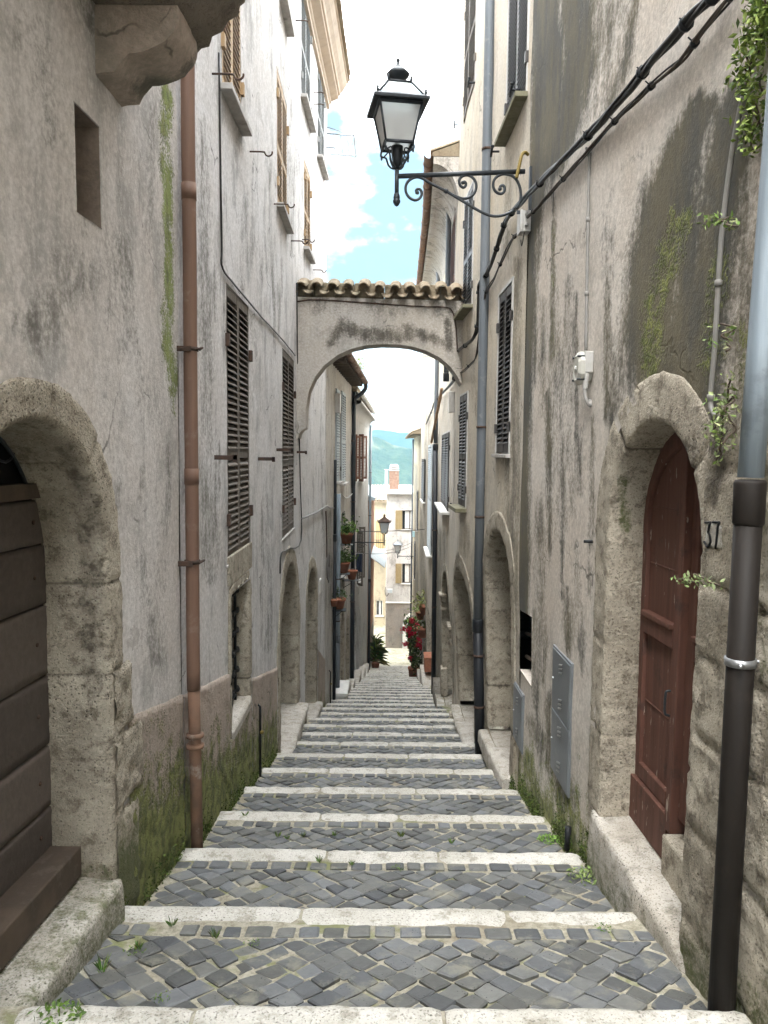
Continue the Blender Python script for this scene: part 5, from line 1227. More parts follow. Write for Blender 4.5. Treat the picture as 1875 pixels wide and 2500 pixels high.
# ------------------------------------------------------------------ farther houses, left
G1 = House('L', 15.9, 23.0, 2.0, 'grey streaked house with a dark timber eave beyond the arch on the left', mat='plas_far', step=.14, moss=(.6, .6),
    strokes=[(0, .75, [(690, 960, 8), (692, 1100, 12), (690, 1180, 10)]), (0, .5, [(735, 830, 8), (740, 900, 8)]), (0, .6, [(712, 1110, 8), (714, 1300, 8)]), (0, .7, [(735, 1250, 14), (735, 1450, 16)]), (0, .5, [(725, 950, 8), (728, 1050, 8)])])
for xa, xb, ya, yb in ((818, 825, 950, 1175), (831, 840, 957, 1178)):
    y0, y1 = hy('L', xa, 1060), hy('L', xb, 1060); ym = (y0 + y1) / 2
    window(G1, 'L', y0, y1, float(atY((xa + xb) / 2, yb, ym).z), float(atY((xa + xb) / 2, ya, ym).z), mat='sh_blue', pitch=.06, mids=(.45,), o=.01, recess=.08, sill='sill', sill_out=.14, hm='sh_dark')
for xa, xb, h_ in ((831, 839, 2.1), (845, 851, 2.0)):
    y0, y1 = hy('L', xa, 1560), hy('L', xb, 1560); zz = float(gline((y0 + y1) / 2)) + .15
    arched_door(G1, 'L', y0, y1, zz, zz + 1.5, zz + h_, 'x', .16, .25, 51, leafmat='wood_dark', step_out=.2, rough=.006)
y0, y1 = hy('L', 833, 1340), hy('L', 842, 1340); ym = (y0 + y1) / 2
window(G1, 'L', y0, y1, float(atY(838, 1400, ym).z), float(atY(838, 1250, ym).z), mat='sh_grey', leaves=0, recess=.1, sill_out=.1)
G1.finish(); eave(G1, 'L', 15.92, 23.1, 2.01, .34, gm='pipe_old')
b = MB()
for y in np.arange(16.1, 23, .45): b.wbox('L', y - .04, y + .04, 1.9, 2.0, -.02, .33)
b.wbox('L', 15.95, 23.05, 1.985, 2.009, 0, .335); b.build('rafter_ends', M['wood_dark'], G1.root)
G2 = House('L', 23.02, 36.0, 1.75, 'whitewashed house with a curved white cornice and red-brown folded shutters', mat='plas_white', step=.2, moss=(.5, .4), strokes=[(0, .35, [(770, 1100, 8), (775, 1200, 8)]), (0, .5, [(765, 1300, 12), (770, 1400, 12)])])
for xa, xb in ((858, 865), (876, 884)):
    y0, y1 = hy('L', xa, 1110), hy('L', xb, 1110); ym = (y0 + y1) / 2; za, zb_ = float(atY(xa, 1172, ym).z), float(atY(xa, 1062, ym).z)
    w_ = window(G2, 'L', y0, y1, za, zb_, mat='sh_red', leaves=0, recess=.12, sill='marble', sill_out=.15)
    flatten_open(G2, 'L', y0 - .02, za, zb_, .34, 'sh_red', w_, ang=28, side=-1); flatten_open(G2, 'L', y1 + .02, za, zb_, .34, 'sh_red', w_, ang=28, side=1)
for xa, xb in ((872, 877),):
    y0, y1 = hy('L', xa, 1330), hy('L', xb, 1330); ym = (y0 + y1) / 2; za, zb_ = float(atY(xa, 1420, ym).z), float(atY(xa, 1292, ym).z)
    w_ = window(G2, 'L', y0, y1, za, zb_, mat='sh_brown', leaves=0, recess=.12, sill='marble', sill_out=.12)
    flatten_open(G2, 'L', y0 - .02, za, zb_, .30, 'sh_brown', w_, ang=40, side=-1); flatten_open(G2, 'L', y1 + .02, za, zb_, .30, 'sh_brown', w_, ang=40, side=1)
for ya, yb in ((25.0, 26.2), (28.5, 29.7), (32, 33.2)):
    zz = float(gline(ya)) + .1; G2.hole([(ya, zz), (yb, zz), (yb, zz + 2.1), (ya, zz + 2.1)], .25); m = MB(); m.wbox('L', ya, yb, zz, zz + 2.1, -.3, -.2); m.build('door', M['sh_dark'], G2.root)
    rough_slab('L', ya - .2, yb + .2, zz, zz - .7, -.2, .2, 'stone_pale', G2.root, 'doorstep', 3, .4)
G2.finish()
pr = [(-.02, 1.0)] + [(.28 * (1 - math.cos(a)), 1.0 + .42 * math.sin(a)) for a in np.linspace(0.05, math.pi / 2, 9)] + [(.30, 1.44), (.30, 1.50), (.10, 1.52), (.10, 1.76), (-.05, 1.76)]
b = MB(); rows = [[W('L', y, z, o) for o, z in pr] for y in np.linspace(23.04, 36.2, 24)]; b.grid(rows); b.add(rows[-1], [tuple(range(len(pr)))]); b.build('cornice', M['plas_white'], G2.root, attr=[(.15, 0, 0, 1)] * len(b.v))
eave(G2, 'L', 23.04, 36.1, 1.77, .16, gm='marble')
G3 = House('L', 36.02, 44.0, -2.3, 'low red ochre house with a metal canopy at the foot of the lane', mat='plas_red', step=.25, moss=(.5, .4), strokes=[(0, .5, [(795, 1350, 5), (797, 1400, 5)])])
G3.finish(); eave(G3, 'L', 36.02, 44.1, -2.29, .3, mat='metal_roof', gutter=False)
panel(G3.root, 'L', [(36.04, -9.2), (43.98, -9.6)], .03, 'plas_rough', step=.3)
c_ = MB(); c_.grid([[W('L', y, -5.35 - .55 * f + .02 * math.sin(y * 9), .0 + .75 * f) for f in (0, .5, 1)] for y in np.linspace(39, 43.8, 30)]); c_.grid([[W('L', y, -5.38 - .55 * f + .02 * math.sin(y * 9), .0 + .75 * f) for f in (1, .5, 0)] for y in np.linspace(39, 43.8, 30)]); c_.build('canopy', M['metal_roof'], G3.root)
YG = 22.8
pipe('L', YG, 1.4, -3.5, float(ground(YG)), .062, 'black downpipe with a swan neck at the corner of the streaked house', 'pipe_black', 'pipe_black', o=.09, clamps=(.3, -1.5, -4.5))
m = MB(); P = [W('L', YG + .1, 2.0, .42), W('L', YG + .1, 1.85, .42), W('L', YG + .05, 1.68, .30), W('L', YG, 1.55, .13), W('L', YG, 1.38, .09)]; m.tube(spline(P, 5), .06, 12); m.build('swan_neck', M['pipe_black'], bpy.data.objects['drainpipe.006'] if 'drainpipe.006' in bpy.data.objects else None)
yq = hy('L', 816, 1450)
pipe('L', yq, -1., float(atY(816, 1553, yq).z), float(ground(yq)), .05, 'pale grey downpipe with dark foot left of the hanging flower pots', 'pipe_zinc', 'pipe_grey', o=.09, clamps=(-3., -4.))
pipe('L', yq - .55, -.2, float(atY(808, 1300, yq).z), float(ground(yq)), .035, 'slim dark pipe next to the pale grey one on the left', 'pipe_black', 'pipe_black', o=.06)
pipe('L', 35.9, 1.2, -6, float(ground(35.9)), .06, 'grey corner downpipe of the whitewashed house', 'pipe_zinc', 'pipe_black', o=.09, clamps=(-1., -3.))
# pale stone landing on the left
s_ = MB(); xw = float(XW('L', 18, -6)); s_.box(xw - .05, -.80, 17.45, 18.5, -5.69, -5.60); s_.box(xw - .05, -.84, 17.5, 18.5, -6.6, -5.692)
o_ = s_.build('marble_landing', M['marble'], None, (-1, 18, -6), bevel=.012); tag(o_, 'pale marble slab of a doorstep projecting over the steps on the left', 'doorstep')
# ------------------------------------------------------------------ houses closing the view
def fb(mb, p0, p1, Y, d0, d1):
    a, b = atY(*p0, Y), atY(*p1, Y); mb.box(min(a.x, b.x), max(a.x, b.x), Y + d0, Y + d1, min(a.z, b.z), max(a.z, b.z)); return mb
YE = 47.5
E = thing('stone_house', (1.6, YE + 2, -12.4), 'white plastered house closing the lane with olive shutters and a brick chimney', 'house')
xa = atY(943, 1400, YE).x; zt = atY(960, 1208, YE).z; zm = atY(960, 1470, YE).z
def facade_xz(x0, x1, z0, z1, holes, Y, mat, parent, name, d=5., step=.3, bulge=0.):
    """wall facing the camera with rectangular openings"""
    xs = sorted({x0, x1, *[h[0] for h in holes], *[h[1] for h in holes], *np.arange(x0, x1, step)}); zs = sorted({z0, z1, *[h[2] for h in holes], *[h[3] for h in holes], *np.arange(z0, z1, step)})
    mb = MB(); xs = [x for x in xs if x0 <= x <= x1]; zs = [z for z in zs if z0 <= z <= z1]
    for i in range(len(xs) - 1):
        for j in range(len(zs) - 1):
            cx, cz = (xs[i] + xs[i + 1]) / 2, (zs[j] + zs[j + 1]) / 2
            if any(h[0] < cx < h[1] and h[2] < cz < h[3] for h in holes): continue
            f = lambda z: Y - bulge * max(0, (z1 - z) / (z1 - z0)) ** 2
            mb.add([(xs[i], f(zs[j]), zs[j]), (xs[i + 1], f(zs[j]), zs[j]), (xs[i + 1], f(zs[j + 1]), zs[j + 1]), (xs[i], f(zs[j + 1]), zs[j + 1])], [(0, 1, 2, 3)])
    for h in holes:
        a, b, c, e = h; mb.add([(a, Y, c), (b, Y, c), (b, Y, e), (a, Y, e), (a, Y + .16, c), (b, Y + .16, c), (b, Y + .16, e), (a, Y + .16, e)], [(0, 1, 5, 4), (1, 2, 6, 5), (2, 3, 7, 6), (3, 0, 4, 7)])
    mb.add([(x0, Y, z0), (x0, Y, z1), (x0, Y + d, z1), (x0, Y + d, z0), (x1, Y, z0), (x1, Y, z1), (x1, Y + d, z1), (x1, Y + d, z0)], [(0, 1, 2, 3), (4, 7, 6, 5), (1, 5, 6, 2), (3, 2, 6, 7)])
    return mb.build(name, M[mat], parent, attr=stain_shade_mask(mb.v, [(0, .4, [(850, 1190, 20), (870, 1280, 14)]), (0, .35, [(862, 1150, 10), (864, 1200, 10)])]))
def fwin(parent, p0, p1, Y, shut=None, curtain=True, bars=True):
    a, b = atY(*p0, Y), atY(*p1, Y); x0, x1, z0, z1 = min(a.x, b.x), max(a.x, b.x), min(a.z, b.z), max(a.z, b.z)
    m = MB(); f = .05
    m.box(x0, x0 + f, Y + .08, Y + .13, z0, z1); m.box(x1 - f, x1, Y + .08, Y + .13, z0, z1); m.box(x0 + f, x1 - f, Y + .081, Y + .129, z0, z0 + f); m.box(x0 + f, x1 - f, Y + .081, Y + .129, z1 - f, z1); m.box((x0 + x1) / 2 - .03, (x0 + x1) / 2 + .03, Y + .079, Y + .131, z0 + f, z1 - f)
    w = m.build('window', M['wood_dark'] if bars else M['plastic'], parent)
    m = MB().box(x0, x1, Y + .135, Y + .15, z0, z1); m.build('pane', M['pane'], w)
    if curtain:
        m = MB(); m.grid([[(x, Y + .118 + .008 * math.sin(x * 55), z) for x in np.linspace(x0 + .18, x1 - .12, 40)] for z in (z0 + .06, z1 - .06)]); m.build('curtain', M['cloth'], w)
    m = MB().box(x0 - .08, x1 + .08, Y - .07, Y + .12, z0 - .07, z0 - .002); m.build('sill', M['marble'], w)
    if shut:
        c = atY(*shut[0], Y), atY(*shut[1], Y); sx0, sx1 = min(c[0].x, c[1].x), max(c[0].x, c[1].x); m = MB()
        m.box(sx0, sx0 + .05, Y - .05, Y - .01, z0, z1); m.box(sx1 - .05, sx1, Y - .05, Y - .01, z0, z1)
        z = z0
        while z < z1: m.box(sx0 + .05, sx1 - .05, Y - .045, Y - .015, z, min(z1, z + .06)); z += .075
        m.build('shutter', M['sh_olive'], w)
    return (x0, x1, z0, z1)
w1 = fwin(E, (982, 1246), (1019, 1293), YE, ((966, 1246), (981, 1293)), bars=True); w2 = fwin(E, (982, 1376), (1019, 1424), YE, ((966, 1376), (980, 1424)))
facade_xz(xa, 6.5, zm, zt, [w1, w2], YE, 'plas_white', E, 'wall')
facade_xz(xa - .0, 6.5, -13.2, zm - .05, [], YE - .02, 'plas_rough', E, 'lower_wall', bulge=.35)
m = MB(); m.tube([(xa - .02, YE - .05, zm - .02), (6.5, YE - .05, zm - .06)], .05, 8); m.build('string_course', M['marble'], E)
m = MB(); P = []
for a in np.linspace(0, math.pi, 14): P.append((math.cos(a), math.sin(a)))
ac = atY(1014, 1524, YE); rows = [[(ac.x + c_ * rr, YE - .30 + dy, ac.z + (.05 if s_ < .02 else 0) + s_ * rr * 1.1) for rr, dy in ((.80, 0), (.80, -.07), (.48, -.07), (.48, .1))] for c_, s_ in P]
rows = [[(rows[0][k][0], rows[0][k][1], -12.8) for k in range(4)]] + rows + [[(rows[-1][k][0], rows[-1][k][1], -12.8) for k in range(4)]]
m.grid(rows, False); m.build('door_surround', M['marble'], E)
m = MB(); m.box(ac.x - .5, ac.x + .5, YE - .32, YE - .25, -12.8, ac.z + .5); m.build('door', M['sh_red'], E)
m = MB(); zr = atY(960, 1204, YE).z
m.box(xa - .15, 6.6, YE - .32, YE + 5, zt + .05, zt + .16)
m.add([(xa - .15, YE - .3, zt + .16), (6.6, YE - .3, zt + .16), (6.6, YE + 2.5, zt + .5), (xa - .15, YE + 2.5, zt + .5)], [(0, 1, 2, 3)])
for k in range(34): x = xa - .1 + k * .2; m.grid([[(x + .085 * math.cos(a), YE - .36 + dd, zt + .06 + dd * .12 + .07 * math.sin(a)) for a in np.linspace(0, math.pi, 7)] for dd in (0, .4, 2.6)])
rf = m.build('roof', M['marble'], E)
m = MB(); a, b = atY(950, 1186, YE + 1), atY(974, 1150, YE + 1); m.box(a.x, b.x, YE + .8, YE + 1.4, zt + .1, b.z); ch = m.build('chimney', M['brick'], rf)
m = MB()
for k in range(3): m.box(a.x - .02 + .02 * k, b.x + .02 - .02 * k, YE + .78, YE + 1.42, b.z + .02 + k * .13, b.z + .07 + k * .13)
m.box(a.x + .08, b.x - .08, YE + .9, YE + 1.3, b.z, b.z + .42); m.build('chimney_cap', M['plas_white'], ch, attr=[(0, 0, 0, 1)] * len(m.v))
m = MB(); a, b = atY(939.5, 1190, YE + 1), atY(947, 1146, YE + 1); m.box(a.x, b.x, YE + .9, YE + 1.15, zt + .1, b.z - .12); m.box(a.x - .03, b.x + .03, YE + .87, YE + 1.18, b.z - .05, b.z); m.box(a.x + .04, b.x - .04, YE + .95, YE + 1.1, b.z - .12, b.z - .05); m.build('flue', M['plas_white'], rf, attr=[(0, 0, 0, 1)] * len(m.v))
Y2 = 54.
E2 = thing('stone_house', (-1.5, Y2 + 2, -13), 'cream house with a wrought iron balcony behind the white one', 'house')
xb_ = atY(944, 1400, Y2).x; zt2 = atY(920, 1352, Y2).z
ws = [fwin(E2, (919, 1466), (934, 1503), Y2, curtain=True, bars=False), fwin(E2, (917, 1537), (931, 1562), Y2, curtain=False)]
facade_xz(-6, xb_ + 1.5, -14, zt2, ws, Y2, 'plas_yellow', E2, 'wall')
m = MB(); zs = atY(920, 1341, Y2).z; m.box(-5, xb_ + .1, Y2 - .9, Y2, zs - .12, zs + .02); bl = m.build('balcony', M['marble'], E2)
m = MB(); zh = atY(920, 1296, Y2).z
for x in np.arange(-4.9, xb_, .13): m.tube([(x, Y2 - .85, zs), (x, Y2 - .85, zh)], .012, 5)
for z in (zh, zs + .1, (zs + zh) / 2 + .1): m.tube([(-4.95, Y2 - .85, z), (xb_ + .05, Y2 - .85, z)], .018, 6)
for x in np.arange(-4.6, xb_, .52): m.tube([(x + .12 * (1 - k / 20) * math.cos(k * .5), Y2 - .87, (zs + zh) / 2 + .12 * (1 - k / 20) * math.sin(k * .5)) for k in range(20)], .012, 5)
m.build('railing', M['black'], bl)
zu = atY(920, 1222, Y2 + 3).z
facade_xz(-6, xb_ + 2, zt2 - .1, zu, [], Y2 + 3, 'plas_yellow', E2, 'upper_wall')
m = MB(); m.add([(-6.3, Y2 + 2.6, zu), (xb_ + 2, Y2 + 2.6, zu), (xb_ + 2, Y2 + 6, zu + 1.0), (-6.3, Y2 + 6, zu + 1.0), (-6.3, Y2 + 2.6, zu - .12), (xb_ + 2, Y2 + 2.6, zu - .12)], [(0, 1, 2, 3), (4, 5, 1, 0)])
for k in range(40): x = -6.2 + k * .22; m.grid([[(x + .09 * math.cos(a), Y2 + 2.55 + dd, zu + .0 + dd * .29 + .08 * math.sin(a)) for a in np.linspace(0, math.pi, 7)] for dd in (0, 3.4)])
m.build('roof', M['tile'], E2, attr=[(.1, .1, 0, 1)] * len(m.v))
m = MB(); a, b = atY(918, 1350 - 60, Y2 + 3), atY(938, 1262, Y2 + 3); m.box(a.x, b.x, Y2 + 2.93, Y2 + 3.0, zt2, b.z - .3); m.build('balcony_door', M['sh_olive'], E2)

# ------------------------------------------------------------------ small lanterns down the lane
def small_lantern(base, wall, label, s=1., roofmat='rust'):
    t = thing('wall_lantern', wall, label, 'street lamp', 'lanterns on wall brackets down the lane'); b = Vector(base)
    m = MB(); m.tube([wall, Vector((b.x, b.y, wall.z))], .022 * s, 8); m.tube([Vector((b.x, b.y, wall.z - .12 * s)), b], .03 * s, 8); m.build('arm', M['iron'], t)
    m = MB(); d = (Vector((b.x, b.y, wall.z)) - wall); m.tube([wall + d * .35 + Vector((0, 0, -.02)) + Vector((d.x * .16 * (1 - k / 22) * math.cos(k * .45), 0, -.12 * s + .12 * s * (1 - k / 22) * math.sin(k * .45))) for k in range(21)], .010 * s, 6); m.build('scroll', M['iron'], t)
    c = lambda h, z, k: b + Vector((h * s * (-1, 1, 1, -1)[k % 4], h * s * (-1, -1, 1, 1)[k % 4], z * s))
    m = MB()
    for k in range(4): m.tube([c(.12, .08, k), c(.20, .50, k)], .013 * s, 5); m.tube([c(.12, .08, k), c(.12, .08, k + 1)], .014 * s, 5); m.tube([c(.0, .0, k), c(.12, .08, k)], .012 * s, 5)
    m.build('frame', M['iron'], t)
    m = MB(); m.hexa([c(.115, .085, k) for k in range(4)] + [c(.195, .50, k) for k in range(4)]); m.build('glass', M['frost'], t)
    m = MB(); m.grid([[c(.26, .50, k) for k in range(5)], [c(.265, .54, k) for k in range(5)], [c(.06, .70, k) for k in range(5)], [c(.03, .76, k) for k in range(5)]], False); m.add([c(.26, .50, k) for k in range(4)], [(3, 2, 1, 0)])
    for k in range(4): m.tube([c(.26, .54, k), c(.28, .60, k)], .014 * s, 5)
    m.lathe([(.03 * s, .74 * s), (.05 * s, .78 * s), (.02 * s, .82 * s), (0, .86 * s)], b, 8); m.build('lantern_roof', M[roofmat], t)
YS = 22.6; base = atY(938, 1305, YS); wl = W('L', YS, float(atY(870, 1324, YS).z))
small_lantern(base, wl, 'lantern with a rust-brown cap on a straight arm from the left wall', .72)
YS = 41.5; base = atY(971, 1352, YS); wl = W('R', YS, float(atY(1000, 1358, YS).z))
small_lantern(base, wl, 'grey-capped lantern on a bracket from the low ochre house on the right', .95, 'box_grey')
# wires across the lane
def wire(p, Y0, q, Y1, sag, label, r=.008):
    a, b = atY(*p, Y0), atY(*q, Y1); P = [a.lerp(b, k / 16) - Vector((0, 0, sag * 4 * (k / 16) * (1 - k / 16))) for k in range(17)]
    m = MB().tube(P, r, 6); o = m.build('wire', M['cable'], None, a); tag(o, label, 'wire')
wire((867, 1297), 24, (1036, 1293), 27, .02, 'straight rod-like wire crossing the lane in front of the lantern with the rusty cap', .012)
wire((850, 1345), 24, (1010, 1330), 40, .25, 'sagging wire crossing behind the lantern with the rusty cap', .01)
wire((905, 1345), 44, (1010, 1322), 47, .2, 'thin double wire below the upper olive shutter of the white house', .012)
wire((853, 960), 23, (800, 880), 17, .05, 'thin wire slanting along the timber eave on the left', .006)
# ------------------------------------------------------------------ plants, pots and small things
def leaves(mb, pts, size, tones, rnd, up=.35, nrm=None):
    for p in pts:
        n = Vector((rnd.gauss(0, 1), rnd.gauss(0, 1), rnd.gauss(0, 1) + up)); n = (n if nrm is None else n * .6 + Vector(nrm)).normalized()
        u = n.orthogonal().normalized(); u = Matrix.Rotation(rnd.uniform(0, 6.28), 3, n) @ u; v = n.cross(u); s = size * rnd.uniform(.6, 1.25); p = Vector(p)
        k = rnd.uniform(.7, 1.3); c = rnd.choice(tones); c = (c[0] * k, c[1] * k, c[2] * k)
        mb.add([p - u * s, p + v * s * .42 + n * s * .1 - u * s * .1, p + u * s, p - v * s * .42 + n * s * .1 - u * s * .1], [(0, 1, 2, 3)], False, c)
GR = [(.06, .11, .022), (.10, .17, .035), (.15, .22, .05), (.045, .08, .02)]
DK = [(.03, .05, .018), (.045, .075, .024), (.07, .10, .03)]
PALE = [(.20, .24, .10), (.15, .20, .08), (.26, .27, .14)]
def stems(mb, pts, r=.004): mb.tube(pts, r, 5)
rnd = random.Random(21)
def creeper(regions, label, size, tones, out=(.02, .16), n_st=6):
    t = None; lf = MB(); ST = []
    for (x0, y0, x1, y1, n, w) in regions:
        for k in range(n):
            f = rnd.random(); x = x0 + (x1 - x0) * f + rnd.gauss(0, w); y = y0 + (y1 - y0) * f + rnd.gauss(0, w)
            yy, zz = hit('R', x * K, y * K); o = rnd.uniform(*out); leaves(lf, [W('R', yy, zz, o)], size, tones, rnd)
        P = []
        for k in range(8):
            yy, zz = hit('R', (x0 + (x1 - x0) * k / 7) * K, (y0 + (y1 - y0) * k / 7) * K); P.append(W('R', yy, zz, rnd.uniform(out[0], (out[0] + out[1]) / 2)))
        stm = MB(); stems(stm, spline(P, 3)); ST.append(stm)
        if t is None: t = thing('creeper', P[0], label, 'plant')
    lf.build('leaves', M['leaf'], t); [q.build('stem', M['wood_dark'], t) for q in ST]; return t
creeper([(1675, 10, 1655, 100, 230, 16), (1658, 60, 1632, 200, 210, 17), (1662, 160, 1642, 300, 150, 13), (1655, 240, 1640, 330, 80, 8), (1680, -30, 1672, 60, 160, 12), (1636, 110, 1618, 200, 35, 6)], 'bright green leafy creeper hanging at the upper right edge of the stained wall', .017, [(.12, .18, .03), (.20, .27, .06), (.26, .32, .09), (.07, .11, .025)], (.01, .08))
creeper([(1606, 810, 1575, 960, 80, 9), (1600, 860, 1565, 930, 70, 10), (1590, 930, 1572, 1000, 35, 9)], 'small pale-leaved creeper on the stone left of the ribbed downpipe', .013, PALE + GR[2:3], (.03, .07))
creeper([(1655, 850, 1650, 960, 60, 6), (1648, 700, 1650, 760, 30, 7), (1640, 470, 1655, 490, 60, 7)], 'sprigs of small leaves clinging behind the ribbed blue-grey pipe', .014, GR[1:3] + PALE, (.10, .22))
creeper([(1500, 1250, 1560, 1262, 36, 5), (1530, 1240, 1590, 1266, 26, 6)], 'pale sprig growing across the stone below the painted number', .015, [(.22, .30, .12), (.30, .36, .18)], (.05, .11))
# weeds on the steps
def groundhit(px, py):
    v = ray(px * K, py * K); t = 2.
    for _ in range(80):
        g = ground(t * v.y); t2 = g / v.z; t = .6 * t + .4 * t2
    return Vector((t * v.x, t * v.y, ground(t * v.y)))
def weed(px, py, size, n, label, kind='grass', tones=GR, group=None):
    p = groundhit(px, py); mb = MB()
    if kind == 'grass':
        for k in range(n):
            a = rnd.uniform(0, 6.28); r_ = rnd.uniform(0, size * .35); h = size * rnd.uniform(.5, 1.2); d = Vector((math.cos(a), math.sin(a), 0)); b = p + d * r_; w_ = Vector((-d.y, d.x, 0)) * size * .045; c = [x * rnd.uniform(.7, 1.4) for x in rnd.choice(tones)]
            m1, m2 = b + d * h * .25 + Vector((0, 0, h * .6)), b + d * h * .6 + Vector((0, 0, h * .95)); mb.add([b - w_, b + w_, m1 + w_ * .7, m2, m1 - w_ * .7], [(0, 1, 2, 3, 4)], False, tuple(c))
    else:
        for k in range(n):
            a = rnd.uniform(0, 6.28); rr = size * math.sqrt(rnd.random()); leaves(mb, [p + Vector((math.cos(a) * rr, math.sin(a) * rr * .8, size * .5 * rnd.random() * (1 - .5 * rr / size) + .005))], size * .15, tones, rnd, 1.2)
    o = mb.build('weed', M['leaf'], None, p); tag(o, label, 'weed', group)
g_ = 'little weeds between the setts'
for x, y, s in ((372, 2000, .05), (220, 2098, .07), (465, 2025, .05), (600, 1808, .05), (655, 1808, .045), (722, 1806, .05), (866, 1808, .06), (620, 1812, .04), (975, 1822, .05), (530, 1764, .05), (385, 1860, .04), (300, 2050, .05), (690, 1862, .05), (760, 1868, .04)):
    weed(x, y, s * .75, 26, 'little tuft of grass in the joints beside a white step edge', 'grass', GR, g_)
for x, y, s in ((290, 2060, .05), (350, 2160, .04), (1300, 2010, .05), (250, 1990, .05), (860, 1880, .05), (545, 2040, .04)):
    weed(x, y, s, 40, 'low mat of green leaves filling joints between dark setts', 'mat', GR, g_)
weed(1186, 1818, .09, 150, 'bushy bright weed at the mossy foot of the wall below the meter cabinet', 'mat', [(.10, .20, .03), (.16, .26, .06)])
weed(1268, 1900, .12, 120, 'spreading small-leaved weed beside the red door doorstep', 'mat', [(.14, .2, .06), (.20, .25, .09)])
weed(120, 2206, .10, 90, 'weed sprouting at the bottom left in front of the nearest step edge', 'mat', [(.12, .20, .03), (.08, .14, .03)])
weed(30, 2160, .07, 50, 'yellow-green seedling on the doorstep at the left edge', 'mat', [(.22, .26, .06), (.16, .2, .05)])
# moss tufts at the feet of the walls
def moss_line(sd, y0, y1, n, label, amp=.10):
    mb = MB()
    for k in range(n):
        y = rnd.uniform(y0, y1); h = abs(rnd.gauss(0, amp)); z = float(ground(y)) + h - .01
        if noise.noise(Vector((y * 2.2, 1, 3))) + .35 < h * 2: continue
        p = W(sd, y, z, .012 + rnd.uniform(0, .02) * max(0, 1 - h * 4)); leaves(mb, [p], .012, [(.05, .075, .016), (.08, .11, .024), (.035, .05, .014)], rnd)
    o = mb.build('moss', M['moss'], None, (float(XW(sd, y0, -3)), y0, float(ground(y0)))); tag(o, label, 'moss', kind='stuff')
moss_line('L', 3.7, 9.0, 2600, 'dark green moss along the foot of the left wall')
moss_line('R', 4.3, 7.3, 2600, 'dark green moss along the foot of the right wall')
# flower pots on the left houses
def pot(loc, label, s=1., fol=DK, n=90, flowers=0, hang=False, group='terracotta flower pots on the left walls', spread=1.):
    t = thing('flower_pot', loc, label, 'flower pot', group); c = Vector(loc)
    m = MB(); m.lathe([(.0, 0), (.085 * s, 0), (.125 * s, .17 * s), (.14 * s, .175 * s), (.145 * s, .22 * s), (.125 * s, .22 * s), (.115 * s, .19 * s), (0, .185 * s)], c, 16); m.build('pot', M['terracotta'], t)
    if n:
        m = MB(); P = [c + Vector((rnd.gauss(0, .11 * s * spread), rnd.gauss(0, .11 * s * spread), .22 * s + abs(rnd.gauss(0, .12 * s * spread)))) for _ in range(n)]; leaves(m, P, .045 * s, fol, rnd); m.build('foliage', M['leaf'], t)
    if flowers:
        m = MB()
        for _ in range(flowers):
            q = c + Vector((rnd.gauss(0, .15 * s), rnd.gauss(0, .15 * s), .32 * s + abs(rnd.gauss(0, .14 * s)))); leaves(m, [q + Vector((rnd.gauss(0, .03), rnd.gauss(0, .03), rnd.gauss(0, .03))) for _ in range(14)], .03 * s, [(1, 1, 1)], rnd)
        m.col = None; m.build('blossom', M['flower'], t)
    return t
yp = 19.2
def potat(px, py, Y, *a, **k): return pot(tuple(atY(px, py, Y)), *a, **k)
potat(846, 1327, yp, 'terracotta pot with bushy green plant, highest of those on the left wall', 1.25, GR, 260)
potat(838, 1398, yp - .4, 'terracotta pot with trailing dark plant on the middle bracket', 1.2, DK + GR[:1], 260)
potat(859, 1414, yp + 1.2, 'empty terracotta bowl below the trailing plant', 1.1, DK, 0)
potat(828, 1486, 17.6, 'terracotta pot with a tiered succulent near the pale downpipe', 1.1, DK, 60)
potat(815, 1480, 17.2, 'small terracotta pot half hidden behind the pale downpipe', .7, DK, 14)
for (px, py, Y, lab) in ((846, 1329, yp, 'thin iron shelf under the highest flower pot'), (838, 1400, yp - .4, 'thin iron shelf under the trailing flower pot'), (859, 1416, yp + 1.2, 'thin iron shelf under the empty bowl'), (828, 1488, 17.6, 'thin iron shelf under the succulent pot')):
    p = atY(px, py, Y); w_ = W('L', Y, p.z); m = MB(); m.box(w_.x - .02, p.x + .16, Y - .16, Y + .16, p.z - .012, p.z - .001); m.tube([(w_.x, Y, p.z - .22), (p.x + .1, Y, p.z - .012)], .008, 6); o = m.build('pot_shelf', M['iron'], None, p); tag(o, lab, 'shelf', 'iron pot shelves')
# red geraniums and foliage on the right
t = thing('geranium_bush', W('R', 29.5, float(ground(29.5)), .3), 'tall cascade of red geraniums against the right wall low down the lane', 'plant')
lf = MB(); fl = MB()
for _ in range(1500):
    f = rnd.random(); x = 1012 + rnd.gauss(0, 12) - 10 * f; y = 1640 - 130 * f + rnd.gauss(0, 6); Y = 29.5 + rnd.gauss(0, .25)
    if x < 985 + 22 * (1 - f): continue
    p = atY(x, y, Y); leaves(lf, [p], .075, DK + [(.02, .03, .012)] if rnd.random() < .7 or f < .4 else GR[:3], rnd)
for (x, y) in ((1005, 1515), (1018, 1527), (986, 1536), (996, 1540), (1002, 1549), (1010, 1546), (1022, 1560), (1036, 1569), (1020, 1574), (1028, 1578), (990, 1573), (1001, 1606), (1031, 1566), (999, 1534)):
    c = atY(x, y, 29.1); leaves(fl, [c + Vector((rnd.gauss(0, .05), rnd.gauss(0, .05), rnd.gauss(0, .05))) for _ in range(110)], .042, [(1, 1, 1)], rnd)
fl.col = None; lf.build('foliage', M['leaf'], t); fl.build('blossom', M['flower'], t)
